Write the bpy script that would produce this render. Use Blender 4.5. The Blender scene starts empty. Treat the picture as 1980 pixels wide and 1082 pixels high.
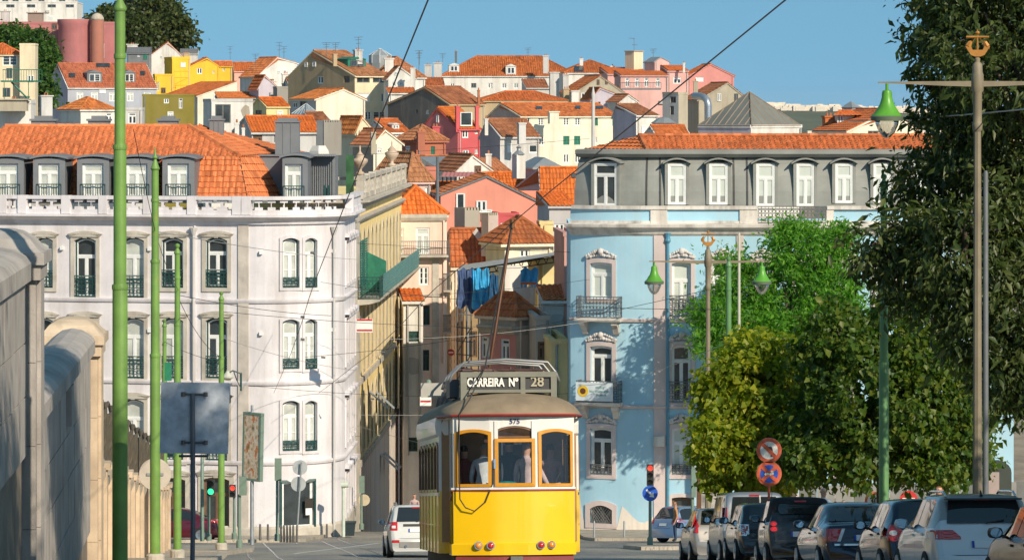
import bpy, bmesh, math, random
import numpy as np
from math import sin, cos, tan, pi, radians, sqrt, atan2, hypot, exp
from mathutils import Vector, Matrix
random.seed(7); np.random.seed(7)
SC = bpy.context.scene
COL = SC.collection

# ------------------------------------------------------------------ camera
# the photograph is 1980 x 1082; its horizon is at pixel row 205
FPX, CX, HY = 7000.0, 990.0, 205.0
cam = bpy.data.cameras.new('camera'); camo = bpy.data.objects.new('camera', cam); COL.objects.link(camo)
cam.sensor_width = 36; cam.lens = 36 * FPX / 1980
cam.shift_y = -(541 - HY) / 1980
cam.clip_start = 0.5; cam.clip_end = 40000
camo.location = (0, 0, 0); camo.rotation_euler = (radians(90), 0, 0)
SC.camera = camo
SC.render.resolution_x, SC.render.resolution_y = 1024, 559

# ------------------------------------------------------------------ sky, sun, exposure
SUN_AZ, SUN_EL = radians(34), radians(31)        # sun behind the camera, to the right
W = bpy.data.worlds.new('World'); SC.world = W; W.use_nodes = True
nt = W.node_tree; nt.nodes.clear()
wo = nt.nodes.new('ShaderNodeOutputWorld'); bg = nt.nodes.new('ShaderNodeBackground')
sk = nt.nodes.new('ShaderNodeTexSky'); sk.sky_type = 'NISHITA'; sk.sun_disc = False
sk.sun_elevation = SUN_EL; sk.sun_rotation = radians(180) - SUN_AZ
sk.altitude = 100; sk.air_density = 1.0; sk.dust_density = 0.3; sk.ozone_density = 2.5
# clear blue air right down to the horizon: look the sky up a little higher than the ray
tc = nt.nodes.new('ShaderNodeTexCoord'); va = nt.nodes.new('ShaderNodeVectorMath'); va.operation = 'ADD'
va.inputs[1].default_value = (0, 0, 0.36)
vn = nt.nodes.new('ShaderNodeVectorMath'); vn.operation = 'NORMALIZE'
hs = nt.nodes.new('ShaderNodeHueSaturation'); hs.inputs['Saturation'].default_value = 1.05; hs.inputs['Hue'].default_value = 0.468
nt.links.new(tc.outputs['Generated'], va.inputs[0]); nt.links.new(va.outputs[0], vn.inputs[0])
nt.links.new(vn.outputs[0], sk.inputs['Vector']); nt.links.new(sk.outputs[0], hs.inputs['Color'])
nt.links.new(hs.outputs[0], bg.inputs[0]); bg.inputs[1].default_value = 0.15
nt.links.new(bg.outputs[0], wo.inputs[0])
sl = bpy.data.lights.new('sun', 'SUN'); sl.energy = 5.0; sl.angle = radians(0.5); sl.color = (1.0, 0.885, 0.70)
so = bpy.data.objects.new('sun', sl); COL.objects.link(so); so.location = (60, -40, 60)
SDIR = Vector((sin(SUN_AZ) * cos(SUN_EL), -cos(SUN_AZ) * cos(SUN_EL), sin(SUN_EL)))
so.rotation_euler = SDIR.to_track_quat('Z', 'Y').to_euler()
vs = SC.view_settings; vs.view_transform = 'Standard'; vs.look = 'None'; vs.exposure = 0.0; vs.gamma = 1.0
vs.use_curve_mapping = False
SC.cycles.use_denoising = True
try: SC.cycles.denoiser = 'OPENIMAGEDENOISE'
except Exception: pass
SC.cycles.max_bounces = 6; SC.cycles.transparent_max_bounces = 16
SC.cycles.caustics_reflective = False; SC.cycles.caustics_refractive = False

# ------------------------------------------------------------------ pixel helpers
# k = 10000 / (pixels per metre at that depth); a thing at k lies 0.7*k metres ahead
def S(k): return 10000.0 / k
def P(px, py, k): return Vector(((px - CX) * k / 1e4, 0.7 * k, (HY - py) * k / 1e4))
def XK(px, k): return (px - CX) * k / 1e4
def ZK(py, k): return (HY - py) * k / 1e4
def pxof(v): return CX + FPX * v[0] / v[1]
def pyof(v): return HY - FPX * v[2] / v[1]
GK = [-40, 0, 45, 86, 123, 140, 164, 175, 200, 228, 238, 246, 262, 300, 350, 400, 500, 600, 700, 850, 1000, 1150, 1500, 2000, 2600, 20000]
GZ = [1.1, -1.9, -5.0, -8.03, -10.85, -12.35, -14.3, -15.1, -17.0, -19.1, -19.6, -20.2, -23, -27.5, -28, -26, -22, -19, -16.5, -12.5, -7, -4, -20, -55, -72, -72]
def zg(k, X=0.0):
    z = float(np.interp(k, GK, GZ))
    if k > 500:
        px = CX + X * 1e4 / k
        w = min(1, (k - 500) / 350.0)
        if k < 1700:
            z += w * float(np.interp(px, [-200, 150, 420, 900], [15, 12, 3, 0])) * max(0, min(1, (1700 - k) / 500))
            z -= w * float(np.interp(px, [1250, 1450, 1700], [0, 12, 25]))
    return z
def zgy(Y, X=0.0): return zg(Y / 0.7, X)

# ------------------------------------------------------------------ materials
MATS = {}
def srgb(r, g, b):
    f = lambda c: c / 12.92 if c <= 0.04045 else ((c + 0.055) / 1.055) ** 2.4
    return (f(r / 255), f(g / 255), f(b / 255))
def newmat(name):
    m = bpy.data.materials.new(name); m.use_nodes = True
    return m, m.node_tree, m.node_tree.nodes['Principled BSDF']
def noise(nt, scale, detail=5, vec=None, rough=0.6):
    n = nt.nodes.new('ShaderNodeTexNoise'); n.inputs['Scale'].default_value = scale; n.inputs['Detail'].default_value = detail
    n.inputs['Roughness'].default_value = rough
    if vec: nt.links.new(vec, n.inputs['Vector'])
    return n.outputs['Fac']
def ramp(nt, fac, stops):
    r = nt.nodes.new('ShaderNodeValToRGB'); e = r.color_ramp.elements
    while len(e) < len(stops): e.new(0.5)
    for el, (p, c) in zip(e, stops):
        el.position = p; el.color = (c, c, c, 1) if not hasattr(c, '__len__') else (*c, 1)
    nt.links.new(fac, r.inputs[0]); return r.outputs[0]
def mixc(nt, a, b, fac=None, mode='MIX', f=0.5):
    m = nt.nodes.new('ShaderNodeMix'); m.data_type = 'RGBA'; m.blend_type = mode
    for inp, v in ((m.inputs[6], a), (m.inputs[7], b)):
        if hasattr(v, 'links') or hasattr(v, 'is_linked'): nt.links.new(v, inp)
        else: inp.default_value = (*v, 1)
    if fac is None: m.inputs[0].default_value = f
    else: nt.links.new(fac, m.inputs[0])
    return m.outputs[2]
def pos(nt, sc=(1, 1, 1)):
    g = nt.nodes.new('ShaderNodeNewGeometry'); mp = nt.nodes.new('ShaderNodeMapping'); mp.inputs['Scale'].default_value = sc
    nt.links.new(g.outputs['Position'], mp.inputs[0]); return mp.outputs[0]
def bump(nt, bsdf, h, strength=0.3, dist=0.02):
    b = nt.nodes.new('ShaderNodeBump'); b.inputs['Strength'].default_value = strength; b.inputs['Distance'].default_value = dist
    nt.links.new(h, b.inputs['Height']); nt.links.new(b.outputs[0], bsdf.inputs['Normal'])
def plaster(col, dirt=0.35, rough=0.9, grime=(0.32, 0.28, 0.24), sc=1.0):
    key = ('pl', tuple(round(c, 3) for c in col), dirt, sc)
    if key in MATS: return MATS[key]
    m, nt, b = newmat('plaster'); b.inputs['Roughness'].default_value = rough; b.inputs['Specular IOR Level'].default_value = 0.2
    n1 = noise(nt, 0.5 * sc, 7, pos(nt)); n2 = noise(nt, 1.3 * sc, 6, pos(nt, (1, 1, 0.12))); n3 = noise(nt, 9 * sc, 4, pos(nt))
    c0 = mixc(nt, tuple(c * 0.88 for c in col), tuple(min(1, c * 1.08) for c in col), ramp(nt, n1, [(0.3, 0.0), (0.7, 1.0)]))
    g = tuple(a * (0.4 + 0.6 * (c / max(col))) for a, c in zip(grime, col))
    c1 = mixc(nt, c0, g, ramp(nt, n2, [(0.47, 0.0), (0.74, dirt)]))
    c2 = mixc(nt, c1, g, ramp(nt, n3, [(0.56, 0.0), (0.8, dirt * 0.5)]))
    nt.links.new(c2, b.inputs['Base Color']); bump(nt, b, n3, 0.15, 0.015)
    MATS[key] = m; return m
def stone(col=(0.5, 0.42, 0.33), sc=1.0, dirt=0.6):
    key = ('st', tuple(round(c, 3) for c in col), sc, dirt)
    if key in MATS: return MATS[key]
    m, nt, b = newmat('stone'); b.inputs['Roughness'].default_value = 0.85; b.inputs['Specular IOR Level'].default_value = 0.25
    n1 = noise(nt, 1.2 * sc, 8, pos(nt)); n2 = noise(nt, 3 * sc, 6, pos(nt, (1, 1, 0.15))); n3 = noise(nt, 30 * sc, 4, pos(nt))
    c = mixc(nt, tuple(x * 0.72 for x in col), tuple(min(1, x * 1.2) for x in col), ramp(nt, n1, [(0.3, 0), (0.7, 1)]))
    c = mixc(nt, c, tuple(x * 0.35 for x in col), ramp(nt, n2, [(0.55, 0), (0.8, dirt)]))
    c = mixc(nt, c, tuple(x * 0.6 for x in col), ramp(nt, n3, [(0.55, 0), (0.75, 0.35)]))
    nt.links.new(c, b.inputs['Base Color']); bump(nt, b, n3, 0.3, 0.02)
    MATS[key] = m; return m
def tilemat(col=(0.56, 0.15, 0.05), dark=(0.16, 0.07, 0.04), age=0.3):
    key = ('ti', tuple(round(c, 3) for c in col), age)
    if key in MATS: return MATS[key]
    m, nt, b = newmat('clay_tile'); b.inputs['Roughness'].default_value = 0.8; b.inputs['Specular IOR Level'].default_value = 0.25
    g = nt.nodes.new('ShaderNodeNewGeometry')
    n1 = noise(nt, 0.55, 6, pos(nt)); n2 = noise(nt, 3.2, 4, pos(nt)); n3 = noise(nt, 0.25, 3, pos(nt))
    c = mixc(nt, tuple(x * 0.62 for x in col), tuple(min(1, x * y) for x, y in zip(col, (1.2, 1.35, 1.5))), g.outputs['Random Per Island'])
    c = mixc(nt, c, tuple(min(1, x * y) for x, y in zip(col, (1.15, 1.35, 1.6))), ramp(nt, n3, [(0.45, 0), (0.7, 0.5)]))
    c = mixc(nt, c, dark, ramp(nt, n1, [(0.48, 0), (0.75, age)]))
    c = mixc(nt, c, dark, ramp(nt, n2, [(0.55, 0), (0.75, age)]))
    c = mixc(nt, c, (.42, .36, .27), ramp(nt, noise(nt, 1.7, 7, pos(nt), .75), [(0.6, 0), (0.72, age * .9)]))
    nt.links.new(c, b.inputs['Base Color']); bump(nt, b, noise(nt, 25, 3, pos(nt)), 0.2, 0.01)
    MATS[key] = m; return m
def plain(name, col, rough=0.5, metal=0.0, spec=0.5, coat=0.0, var=0.12, sc=4.0, rust=None, rustamt=0.6):
    if name in MATS: return MATS[name]
    m, nt, b = newmat(name); b.inputs['Roughness'].default_value = rough; b.inputs['Metallic'].default_value = metal
    b.inputs['Specular IOR Level'].default_value = spec; b.inputs['Coat Weight'].default_value = coat; b.inputs['Coat Roughness'].default_value = 0.03
    if var > 0 or rust:
        n = noise(nt, sc, 5, pos(nt))
        c = mixc(nt, tuple(x * (1 - var) for x in col), tuple(min(1, x * (1 + var)) for x in col), ramp(nt, n, [(0.3, 0), (0.7, 1)]))
        if rust:
            n2 = noise(nt, 2.2, 8, pos(nt, (1, 1, 0.35)), 0.7)
            c = mixc(nt, c, rust, ramp(nt, n2, [(0.62, 0), (0.72, rustamt)]))
        nt.links.new(c, b.inputs['Base Color'])
    else: b.inputs['Base Color'].default_value = (*col, 1)
    MATS[name] = m; return m
def emit(name, col, st):
    if name in MATS: return MATS[name]
    m, nt, b = newmat(name); b.inputs['Base Color'].default_value = (*col, 1)
    b.inputs['Emission Color'].default_value = (*col, 1); b.inputs['Emission Strength'].default_value = st
    MATS[name] = m; return m
def clearglass(name='clear_glass', tint=(0.85, 0.9, 0.88), refl=0.25):
    if name in MATS: return MATS[name]
    m = bpy.data.materials.new(name); m.use_nodes = True; nt = m.node_tree; nt.nodes.clear()
    o = nt.nodes.new('ShaderNodeOutputMaterial'); t = nt.nodes.new('ShaderNodeBsdfTransparent'); g = nt.nodes.new('ShaderNodeBsdfGlossy')
    t.inputs[0].default_value = (*tint, 1); g.inputs['Roughness'].default_value = 0.02
    f = nt.nodes.new('ShaderNodeFresnel'); f.inputs[0].default_value = 1.5
    ad = nt.nodes.new('ShaderNodeMath'); ad.operation = 'ADD'; ad.inputs[1].default_value = refl; ad.use_clamp = True
    mx = nt.nodes.new('ShaderNodeMixShader')
    nt.links.new(f.outputs[0], ad.inputs[0]); nt.links.new(ad.outputs[0], mx.inputs[0])
    nt.links.new(t.outputs[0], mx.inputs[1]); nt.links.new(g.outputs[0], mx.inputs[2]); nt.links.new(mx.outputs[0], o.inputs[0])
    MATS[name] = m; return m
def leafmat(name, c1, c2, c3, trans=0.45):
    m = bpy.data.materials.new(name); m.use_nodes = True; nt = m.node_tree; nt.nodes.clear()
    o = nt.nodes.new('ShaderNodeOutputMaterial'); b = nt.nodes.new('ShaderNodeBsdfPrincipled'); t = nt.nodes.new('ShaderNodeBsdfTranslucent')
    g = nt.nodes.new('ShaderNodeNewGeometry'); mx = nt.nodes.new('ShaderNodeMixShader'); mx.inputs[0].default_value = trans
    c = ramp(nt, g.outputs['Random Per Island'], [(0.0, c1), (0.55, c2), (1.0, c3)])
    c = mixc(nt, c, tuple(x * 0.7 for x in c1), ramp(nt, noise(nt, 0.7, 3, pos(nt)), [(0.45, 0), (0.7, 0.35)]))
    nt.links.new(c, b.inputs['Base Color']); b.inputs['Roughness'].default_value = 0.45; b.inputs['Specular IOR Level'].default_value = 0.4
    t2 = mixc(nt, c, (1.0, 0.95, 0.35), mode='MULTIPLY', f=1.0)
    t3 = mixc(nt, t2, (1.9, 1.9, 1.9), mode='MULTIPLY', f=1.0)
    nt.links.new(t3, t.inputs[0]); nt.links.new(b.outputs[0], mx.inputs[1]); nt.links.new(t.outputs[0], mx.inputs[2]); nt.links.new(mx.outputs[0], o.inputs[0])
    return m

# ------------------------------------------------------------------ objects and meshes
WL = {}
def tag(o, label=None, cat=None, group=None, kind=None):
    if label: o['label'] = label
    if cat: o['category'] = cat
    if group: o['group'] = group
    if kind: o['kind'] = kind
    return o
def thing(name, label, cat, loc=(0, 0, 0), rz=0.0, group=None):
    o = bpy.data.objects.new(name, None); COL.objects.link(o); o.empty_display_size = 0.2
    o.location = loc; o.rotation_euler = (0, 0, rz); WL[o] = Vector(loc)
    return tag(o, label, cat, group)
def copy_tree(o, parent=None):
    c = o.copy(); COL.objects.link(c); c.parent = parent; WL[c] = WL.get(o, Vector((0, 0, 0))).copy()
    for ch in o.children: copy_tree(ch, c)
    return c
class MB:
    def __init__(s): s.v = []; s.f = []; s.m = []; s.cur = 0
    def vert(s, p): s.v.append((p[0], p[1], p[2])); return len(s.v) - 1
    def face(s, ps):
        n = len(s.v)
        for p in ps: s.v.append((p[0], p[1], p[2]))
        s.f.append(tuple(range(n, n + len(ps)))); s.m.append(s.cur)
    def idx(s, f): s.f.append(tuple(f)); s.m.append(s.cur)
    def box(s, c, d, M=None):
        x, y, z = c; a, b, h = d[0] / 2, d[1] / 2, d[2] / 2
        ps = [Vector((x + i * a, y + j * b, z + l * h)) for l in (-1, 1) for j in (-1, 1) for i in (-1, 1)]
        if M is not None: ps = [M @ p for p in ps]
        n = len(s.v); s.v += [tuple(p) for p in ps]
        for f in ((0, 2, 3, 1), (4, 5, 7, 6), (0, 1, 5, 4), (2, 6, 7, 3), (0, 4, 6, 2), (1, 3, 7, 5)):
            s.f.append(tuple(n + i for i in f)); s.m.append(s.cur)
        return s
    def bx(s, x0, x1, y0, y1, z0, z1, M=None):
        return s.box(((x0 + x1) / 2, (y0 + y1) / 2, (z0 + z1) / 2), (x1 - x0, y1 - y0, z1 - z0), M)
    def tube(s, pts, r, n=8, cap=True):
        pts = [Vector(p) for p in pts]; rs = r if hasattr(r, '__len__') else [r] * len(pts)
        base = len(s.v); up = Vector((0, 0, 1)); prev = None
        for i, p in enumerate(pts):
            d = (pts[min(i + 1, len(pts) - 1)] - pts[max(i - 1, 0)])
            if d.length < 1e-9: d = Vector((0, 0, 1))
            d.normalize()
            a = d.cross(up) if prev is None else prev - d * prev.dot(d)
            if a.length < 1e-3: a = d.cross(Vector((1, 0, 0)))
            a.normalize(); b = d.cross(a); prev = a
            for j in range(n):
                t = 2 * pi * j / n; q = p + (a * cos(t) + b * sin(t)) * rs[i]; s.v.append(tuple(q))
        for i in range(len(pts) - 1):
            for j in range(n):
                k = (j + 1) % n; s.idx((base + i * n + j, base + i * n + k, base + (i + 1) * n + k, base + (i + 1) * n + j))
        if cap:
            s.idx([base + j for j in range(n)][::-1]); s.idx([base + (len(pts) - 1) * n + j for j in range(n)])
        return s
    def lathe(s, prof, c=(0, 0, 0), n=14, M=None):
        base = len(s.v)
        for r, z in prof:
            for j in range(n):
                t = 2 * pi * j / n; p = Vector((c[0] + r * cos(t), c[1] + r * sin(t), c[2] + z)); s.v.append(tuple(M @ p if M is not None else p))
        for i in range(len(prof) - 1):
            for j in range(n):
                k = (j + 1) % n; s.idx((base + i * n + j, base + i * n + k, base + (i + 1) * n + k, base + (i + 1) * n + j))
        s.idx([base + j for j in range(n)][::-1]); s.idx([base + (len(prof) - 1) * n + j for j in range(n)])
        return s
    def prism(s, poly, d0, d1, f):
        """poly: 2-d outline; f(a, b, depth) -> point"""
        A = [f(a, b, d0) for a, b in poly]; B = [f(a, b, d1) for a, b in poly]; n = len(poly)
        s.face(A); s.face(B[::-1])
        for i in range(n):
            j = (i + 1) % n; s.face([A[j], A[i], B[i], B[j]])
        return s
    def ring(s, outer, inner, d0, d1, f):
        n = len(outer)
        for i in range(n):
            j = (i + 1) % n
            o0, o1, i0, i1 = outer[i], outer[j], inner[i], inner[j]
            s.face([f(*o0, d0), f(*o1, d0), f(*i1, d0), f(*i0, d0)])
            s.face([f(*o0, d0), f(*o0, d1), f(*o1, d1), f(*o1, d0)])
            s.face([f(*i0, d0), f(*i1, d0), f(*i1, d1), f(*i0, d1)])
        return s
    def mesh(s, name, mats, off=None, smooth=False, weld=False, sharp=None):
        me = bpy.data.meshes.new(name)
        v = s.v
        if off is not None: v = [(a - off[0], b - off[1], c - off[2]) for a, b, c in v]
        me.from_pydata(v, [], s.f)
        if not isinstance(mats, (list, tuple)): mats = [mats]
        for m in mats: me.materials.append(m)
        if len(mats) > 1: me.polygons.foreach_set('material_index', s.m)
        if weld:
            bm = bmesh.new(); bm.from_mesh(me); bmesh.ops.remove_doubles(bm, verts=bm.verts, dist=1e-4)
            bmesh.ops.recalc_face_normals(bm, faces=bm.faces); bm.to_mesh(me); bm.free()
        if smooth:
            me.polygons.foreach_set('use_smooth', [True] * len(me.polygons))
            if sharp:
                try: me.set_sharp_from_angle(angle=radians(sharp))
                except Exception: pass
        me.update(); return me
    def build(s, name, mats, parent=None, smooth=False, weld=False, sharp=None, world=True):
        off = WL[parent] if (parent is not None and world) else None
        me = s.mesh(name, mats, off, smooth, weld, sharp)
        return link(name, me, parent)
def link(name, me, parent=None, loc=None, rz=None):
    o = bpy.data.objects.new(name, me); COL.objects.link(o)
    if parent is not None: o.parent = parent; WL[o] = WL[parent].copy()
    else: WL[o] = Vector((0, 0, 0))
    if loc is not None: o.location = loc
    if rz is not None: o.rotation_euler = (0, 0, rz)
    return o
def box_ring(mb, x0, x1, z0, z1, t, d0, d1, f):
    mb.ring([(x0, z0), (x1, z0), (x1, z1), (x0, z1)], [(x0 + t, z0 + t), (x1 - t, z0 + t), (x1 - t, z1 - t), (x0 + t, z1 - t)], d0, d1, f)

# ------------------------------------------------------------------ facades that follow a plan line
class Plan:
    """a wall line in plan, left to right as seen; point(u), inward normal"""
    def __init__(s, pts, px=True):
        s.p = [Vector((a, b, 0)) for a, b in pts]; s.u = [0.0]
        for a, b in zip(s.p, s.p[1:]): s.u.append(s.u[-1] + (b - a).length)
        s.L = s.u[-1]; s.us = np.linspace(0, s.L, 600)
        s.px = np.array([pxof(s.at(u)[0]) for u in s.us]) if px else None
    def at(s, u):
        i = 0
        while i < len(s.u) - 2 and s.u[i + 1] < u: i += 1
        a, b = s.p[i], s.p[i + 1]; t = (u - s.u[i]) / max(1e-9, s.u[i + 1] - s.u[i])
        d = (b - a).normalized()
        # smooth the direction across the joints of a curve
        return a.lerp(b, t), d, Vector((-d.y, d.x, 0))
    def f(s, u, z, dep=0.0):
        p, d, n = s.at(u); q = p + n * dep; return Vector((q.x, q.y, z))
    def uofpx(s, px): return float(np.interp(px, s.px, s.us))
    def zof(s, px, py, dep=0.0):
        p = s.f(s.uofpx(px), 0, dep); return (HY - py) * p.y / FPX
def wallgrid(mb, plan, u0, u1, z0, z1, holes, depth=0.25, du=None, dep0=0.0, side=True):
    """holes: (ua, ub, za, zb, rise) with a segmental arch of that rise"""
    cuts = {round(u0, 4), round(u1, 4)}
    for a, b, za, zb, r in holes:
        n = 6 if r > 0 else 1
        for i in range(n + 1): cuts.add(round(a + (b - a) * i / n, 4))
    if du:
        n = max(1, int((u1 - u0) / du))
        for i in range(1, n): cuts.add(round(u0 + (u1 - u0) * i / n, 4))
    for u in plan.u:
        if u0 < u < u1: cuts.add(round(u, 4))
    cs = sorted(c for c in cuts if u0 - 1e-3 <= c <= u1 + 1e-3)
    F = lambda u, z, d=0.0: plan.f(u, z, d + dep0)
    def top(h, u):
        a, b, za, zb, r = h
        if r <= 0: return zb
        t = (u - (a + b) / 2) / ((b - a) / 2); t = max(-1, min(1, t)); return zb - r * t * t
    for ca, cb in zip(cs, cs[1:]):
        if cb - ca < 1e-5: continue
        mid = (ca + cb) / 2
        hs = sorted([h for h in holes if h[0] - 1e-5 <= mid <= h[1] + 1e-5], key=lambda h: h[2])
        la = lb = z0
        for h in hs:
            ta, tb = top(h, ca), top(h, cb)
            mb.face([F(ca, la), F(cb, lb), F(cb, h[2]), F(ca, h[2])])
            mb.face([F(ca, h[2]), F(cb, h[2]), F(cb, h[2], depth), F(ca, h[2], depth)])
            mb.face([F(ca, ta), F(ca, ta, depth), F(cb, tb, depth), F(cb, tb)])
            la, lb = ta, tb
        mb.face([F(ca, la), F(cb, lb), F(cb, z1), F(ca, z1)])
    if side:
        for a, b, za, zb, r in holes:
            for u in (a, b):
                mb.face([F(u, za), F(u, za, depth), F(u, zb - r, depth), F(u, zb - r)])
def band(mb, plan, u0, u1, prof, du=0.6, capends=True):
    """sweep a closed profile [(out, z)] along the wall; out is towards the street"""
    us = [u for u in plan.u if u0 < u < u1]
    n = max(1, int((u1 - u0) / 4.0)); us = sorted(set([u0, u1] + us + [u0 + (u1 - u0) * i / n for i in range(n)]))
    R = [[plan.f(u, z, -o) for o, z in prof] for u in us]; m = len(prof)
    for a, b in zip(R, R[1:]):
        for i in range(m):
            j = (i + 1) % m; mb.face([a[i], b[i], b[j], a[j]])
    mb.face(R[0][::-1]); mb.face(R[-1])
def arcline(c, r, a0, a1, n=14):
    return [(c[0] + r * cos(a0 + (a1 - a0) * i / n), c[1] + r * sin(a0 + (a1 - a0) * i / n)) for i in range(n + 1)]

# ------------------------------------------------------------------ windows, railings (shared meshes)
CACHE = {}
def arch_outline(w, h, r, n=8, x=0.0, z=0.0, g=0.0):
    """outline counter-clockwise; grown by g"""
    w2 = w / 2 + g
    pts = [(x - w2, z - g), (x + w2, z - g)]
    if r <= 0: return pts + [(x + w2, z + h + g), (x - w2, z + h + g)]
    for i in range(n + 1):
        t = 1 - 2 * i / n; pts.append((x + w2 * t, z + h + g - r * t * t))
    return pts
LW = lambda a, b, d: Vector((a, d, b))
def win_meshes(w, h, style, rise=0.0):
    key = ('win', round(w, 2), round(h, 2), style, round(rise, 2))
    if key in CACHE: return CACHE[key]
    fr, mu, gl, tr = WSTYLE[style][:4]
    mb = MB(); t = min(0.07, w * 0.1)
    mb.ring(arch_outline(w, h, rise), arch_outline(w, h, rise, g=-t), -0.07, 0.02, LW)
    mesh1 = mb.mesh('frame', fr)
    mb = MB()
    opt = WSTYLE[style][4]
    zt = h
    if tr: zt = h * tr; mb.bx(-w / 2 + t, w / 2 - t, -0.065, 0.0, zt - 0.035, zt + 0.035)
    if opt >= 1: mb.bx(-min(.05, w * .05), min(.05, w * .05), -0.06, 0.0, t, zt - 0.03)
    t2 = t * 0.75
    zlo = t
    for sx in ((-1, 1) if opt >= 1 else (0,)):
        a, b = (sx * w / 4 - w / 4 + (t if sx < 0 else .03), sx * w / 4 + w / 4 - (t if sx > 0 else .03)) if sx else (-w / 2 + t, w / 2 - t)
        box_ring(mb, a, b, zlo, zt - .03, t2, -0.05, 0.0, LW)
        if opt >= 2:
            nb = opt - 1
            for i in range(1, nb + 1): mb.bx(a + t2, b - t2, -0.045, 0.0, zlo + (zt - zlo) * i / (nb + 1) - .015, zlo + (zt - zlo) * i / (nb + 1) + .015)
    if tr: mb.ring(arch_outline(w - 2 * t, h - zt - t - .04, rise, z=zt + .04), arch_outline(w - 2 * t, h - zt - t - .04, rise, z=zt + .04, g=-t2), -0.05, 0.0, LW)
    mesh2 = mb.mesh('sash', mu)
    mb = MB(); mb.face([LW(a, b, -0.012) for a, b in arch_outline(w, h, rise)]); mesh3 = mb.mesh('pane', gl)
    CACHE[key] = (mesh1, mesh2, mesh3); return CACHE[key]
def put(name, me, parent, p, rz):
    o = bpy.data.objects.new(name, me); COL.objects.link(o); o.parent = parent
    o.location = Vector(p) - WL[parent]; o.rotation_euler = (0, 0, rz); WL[o] = Vector(p); return o
def kid(name, me, parent):
    o = bpy.data.objects.new(name, me); COL.objects.link(o); o.parent = parent; WL[o] = WL[parent].copy(); return o
def window(parent, plan, u, z, w, h, style='white', rise=0.0, dep=0.2, depth3=True):
    p, d, n = plan.at(u); q = p + n * dep; rz = atan2(d.y, d.x)
    a, b, c = win_meshes(w, h, style, rise)
    o = put('window', a, parent, (q.x, q.y, z), rz)
    if depth3: kid('sash', b, o); kid('pane', c, o)
    return o
def railing_mesh(w, h, style, mat, dep=0.0):
    key = ('rail', round(w, 2), round(h, 2), style, round(dep, 2))
    if key in CACHE: return CACHE[key]
    mb = MB()
    segs = [((-w / 2, 0), (w / 2, 0))] if dep <= 0 else [((-w / 2, 0), (-w / 2, -dep)), ((-w / 2, -dep), (w / 2, -dep)), ((w / 2, -dep), (w / 2, 0))]
    for (x0, y0), (x1, y1) in segs:
        L = hypot(x1 - x0, y1 - y0); ang = atan2(y1 - y0, x1 - x0)
        M = Matrix.Translation((x0, y0, 0)) @ Matrix.Rotation(ang, 4, 'Z')
        for z in ((h, h * .86, 0.04) if style == 'scroll' else (h, 0.06)): mb.bx(0, L, -.02, .02, z - .022, z + .022, M)
        n = max(2, int(L / (0.11 if style != 'scroll' else .16)))
        for i in range(n + 1):
            x = L * i / n; mb.bx(x - .011, x + .011, -.011, .011, .04, h, M)
        if style == 'scroll':
            for i in range(n):
                xc = L * (i + .5) / n; rr = L / n * .48
                for zc in (h * .25, h * .5, h * .72):
                    prev = None
                    for j in range(7):
                        t = 2 * pi * j / 6; q = Vector((xc + rr * cos(t), 0, zc + rr * sin(t)))
                        if prev is not None:
                            a, b = M @ prev, M @ q; dd = (b - a).normalized(); up = dd.cross(M.to_3x3() @ Vector((0, 1, 0))) * .013
                            mb.face([a - up, b - up, b + up, a + up])
                        prev = q
    CACHE[key] = mb.mesh('railing', mat); return CACHE[key]
def railing(parent, plan, u, z, w, h, style, mat, dep=0.0, out=0.02):
    p, d, n = plan.at(u); q = p - n * out
    return put('railing', railing_mesh(w, h, style, mat, dep), parent, (q.x, q.y, z), atan2(d.y, d.x))

GLASS = plain('window_glass', (0.035, 0.045, 0.05), rough=0.06, spec=0.8, var=0.5, sc=0.9)
CURT = plain('curtained_glass', (0.50, 0.52, 0.48), rough=0.12, spec=0.6, coat=0.6, var=0.25, sc=1.3)
SHUT = plain('closed_inner_shutters', (0.56, 0.60, 0.55), rough=0.3, spec=0.4, coat=0.4, var=0.08, sc=1.3)
WHITE = plain('white_joinery', (0.78, 0.78, 0.76), rough=0.5, var=0.05)
GREEN = plain('dark_green_paint', (0.012, 0.06, 0.055), rough=0.45, var=0.2)
IRON = plain('grey_iron', (0.13, 0.13, 0.13), rough=0.6, var=0.3)
LSTONE = stone((0.52, 0.47, 0.40), 1.0, 0.5)
SHUTG = plain('green_shutter', (0.02, 0.17, 0.11), rough=0.55, var=0.25)
WOODB = plain('brown_joinery', (0.16, 0.09, 0.05), rough=0.6, var=0.2)
WSTYLE = {'white': (WHITE, WHITE, GLASS, 0.72, 1), 'whitec': (WHITE, WHITE, CURT, 0.72, 1), 'greenw': (GREEN, WHITE, GLASS, 0.68, 2),
          'greenc': (GREEN, WHITE, CURT, 0.68, 2), 'shut': (WHITE, WHITE, SHUT, 0.66, 1), 'small': (WHITE, WHITE, GLASS, 0, 1), 'grid': (WHITE, WHITE, GLASS, 0, 3),
          'plain': (WHITE, WHITE, GLASS, 0, 0), 'shutter': (SHUTG, SHUTG, SHUTG, 0, 4), 'dark': (IRON, IRON, GLASS, 0, 1), 'greenf': (GREEN, GREEN, GLASS, 0.7, 2),
          'brown': (WOODB, WOODB, GLASS, 0.7, 1), 'blind': (WHITE, WHITE, WHITE, 0, 0)}

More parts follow.
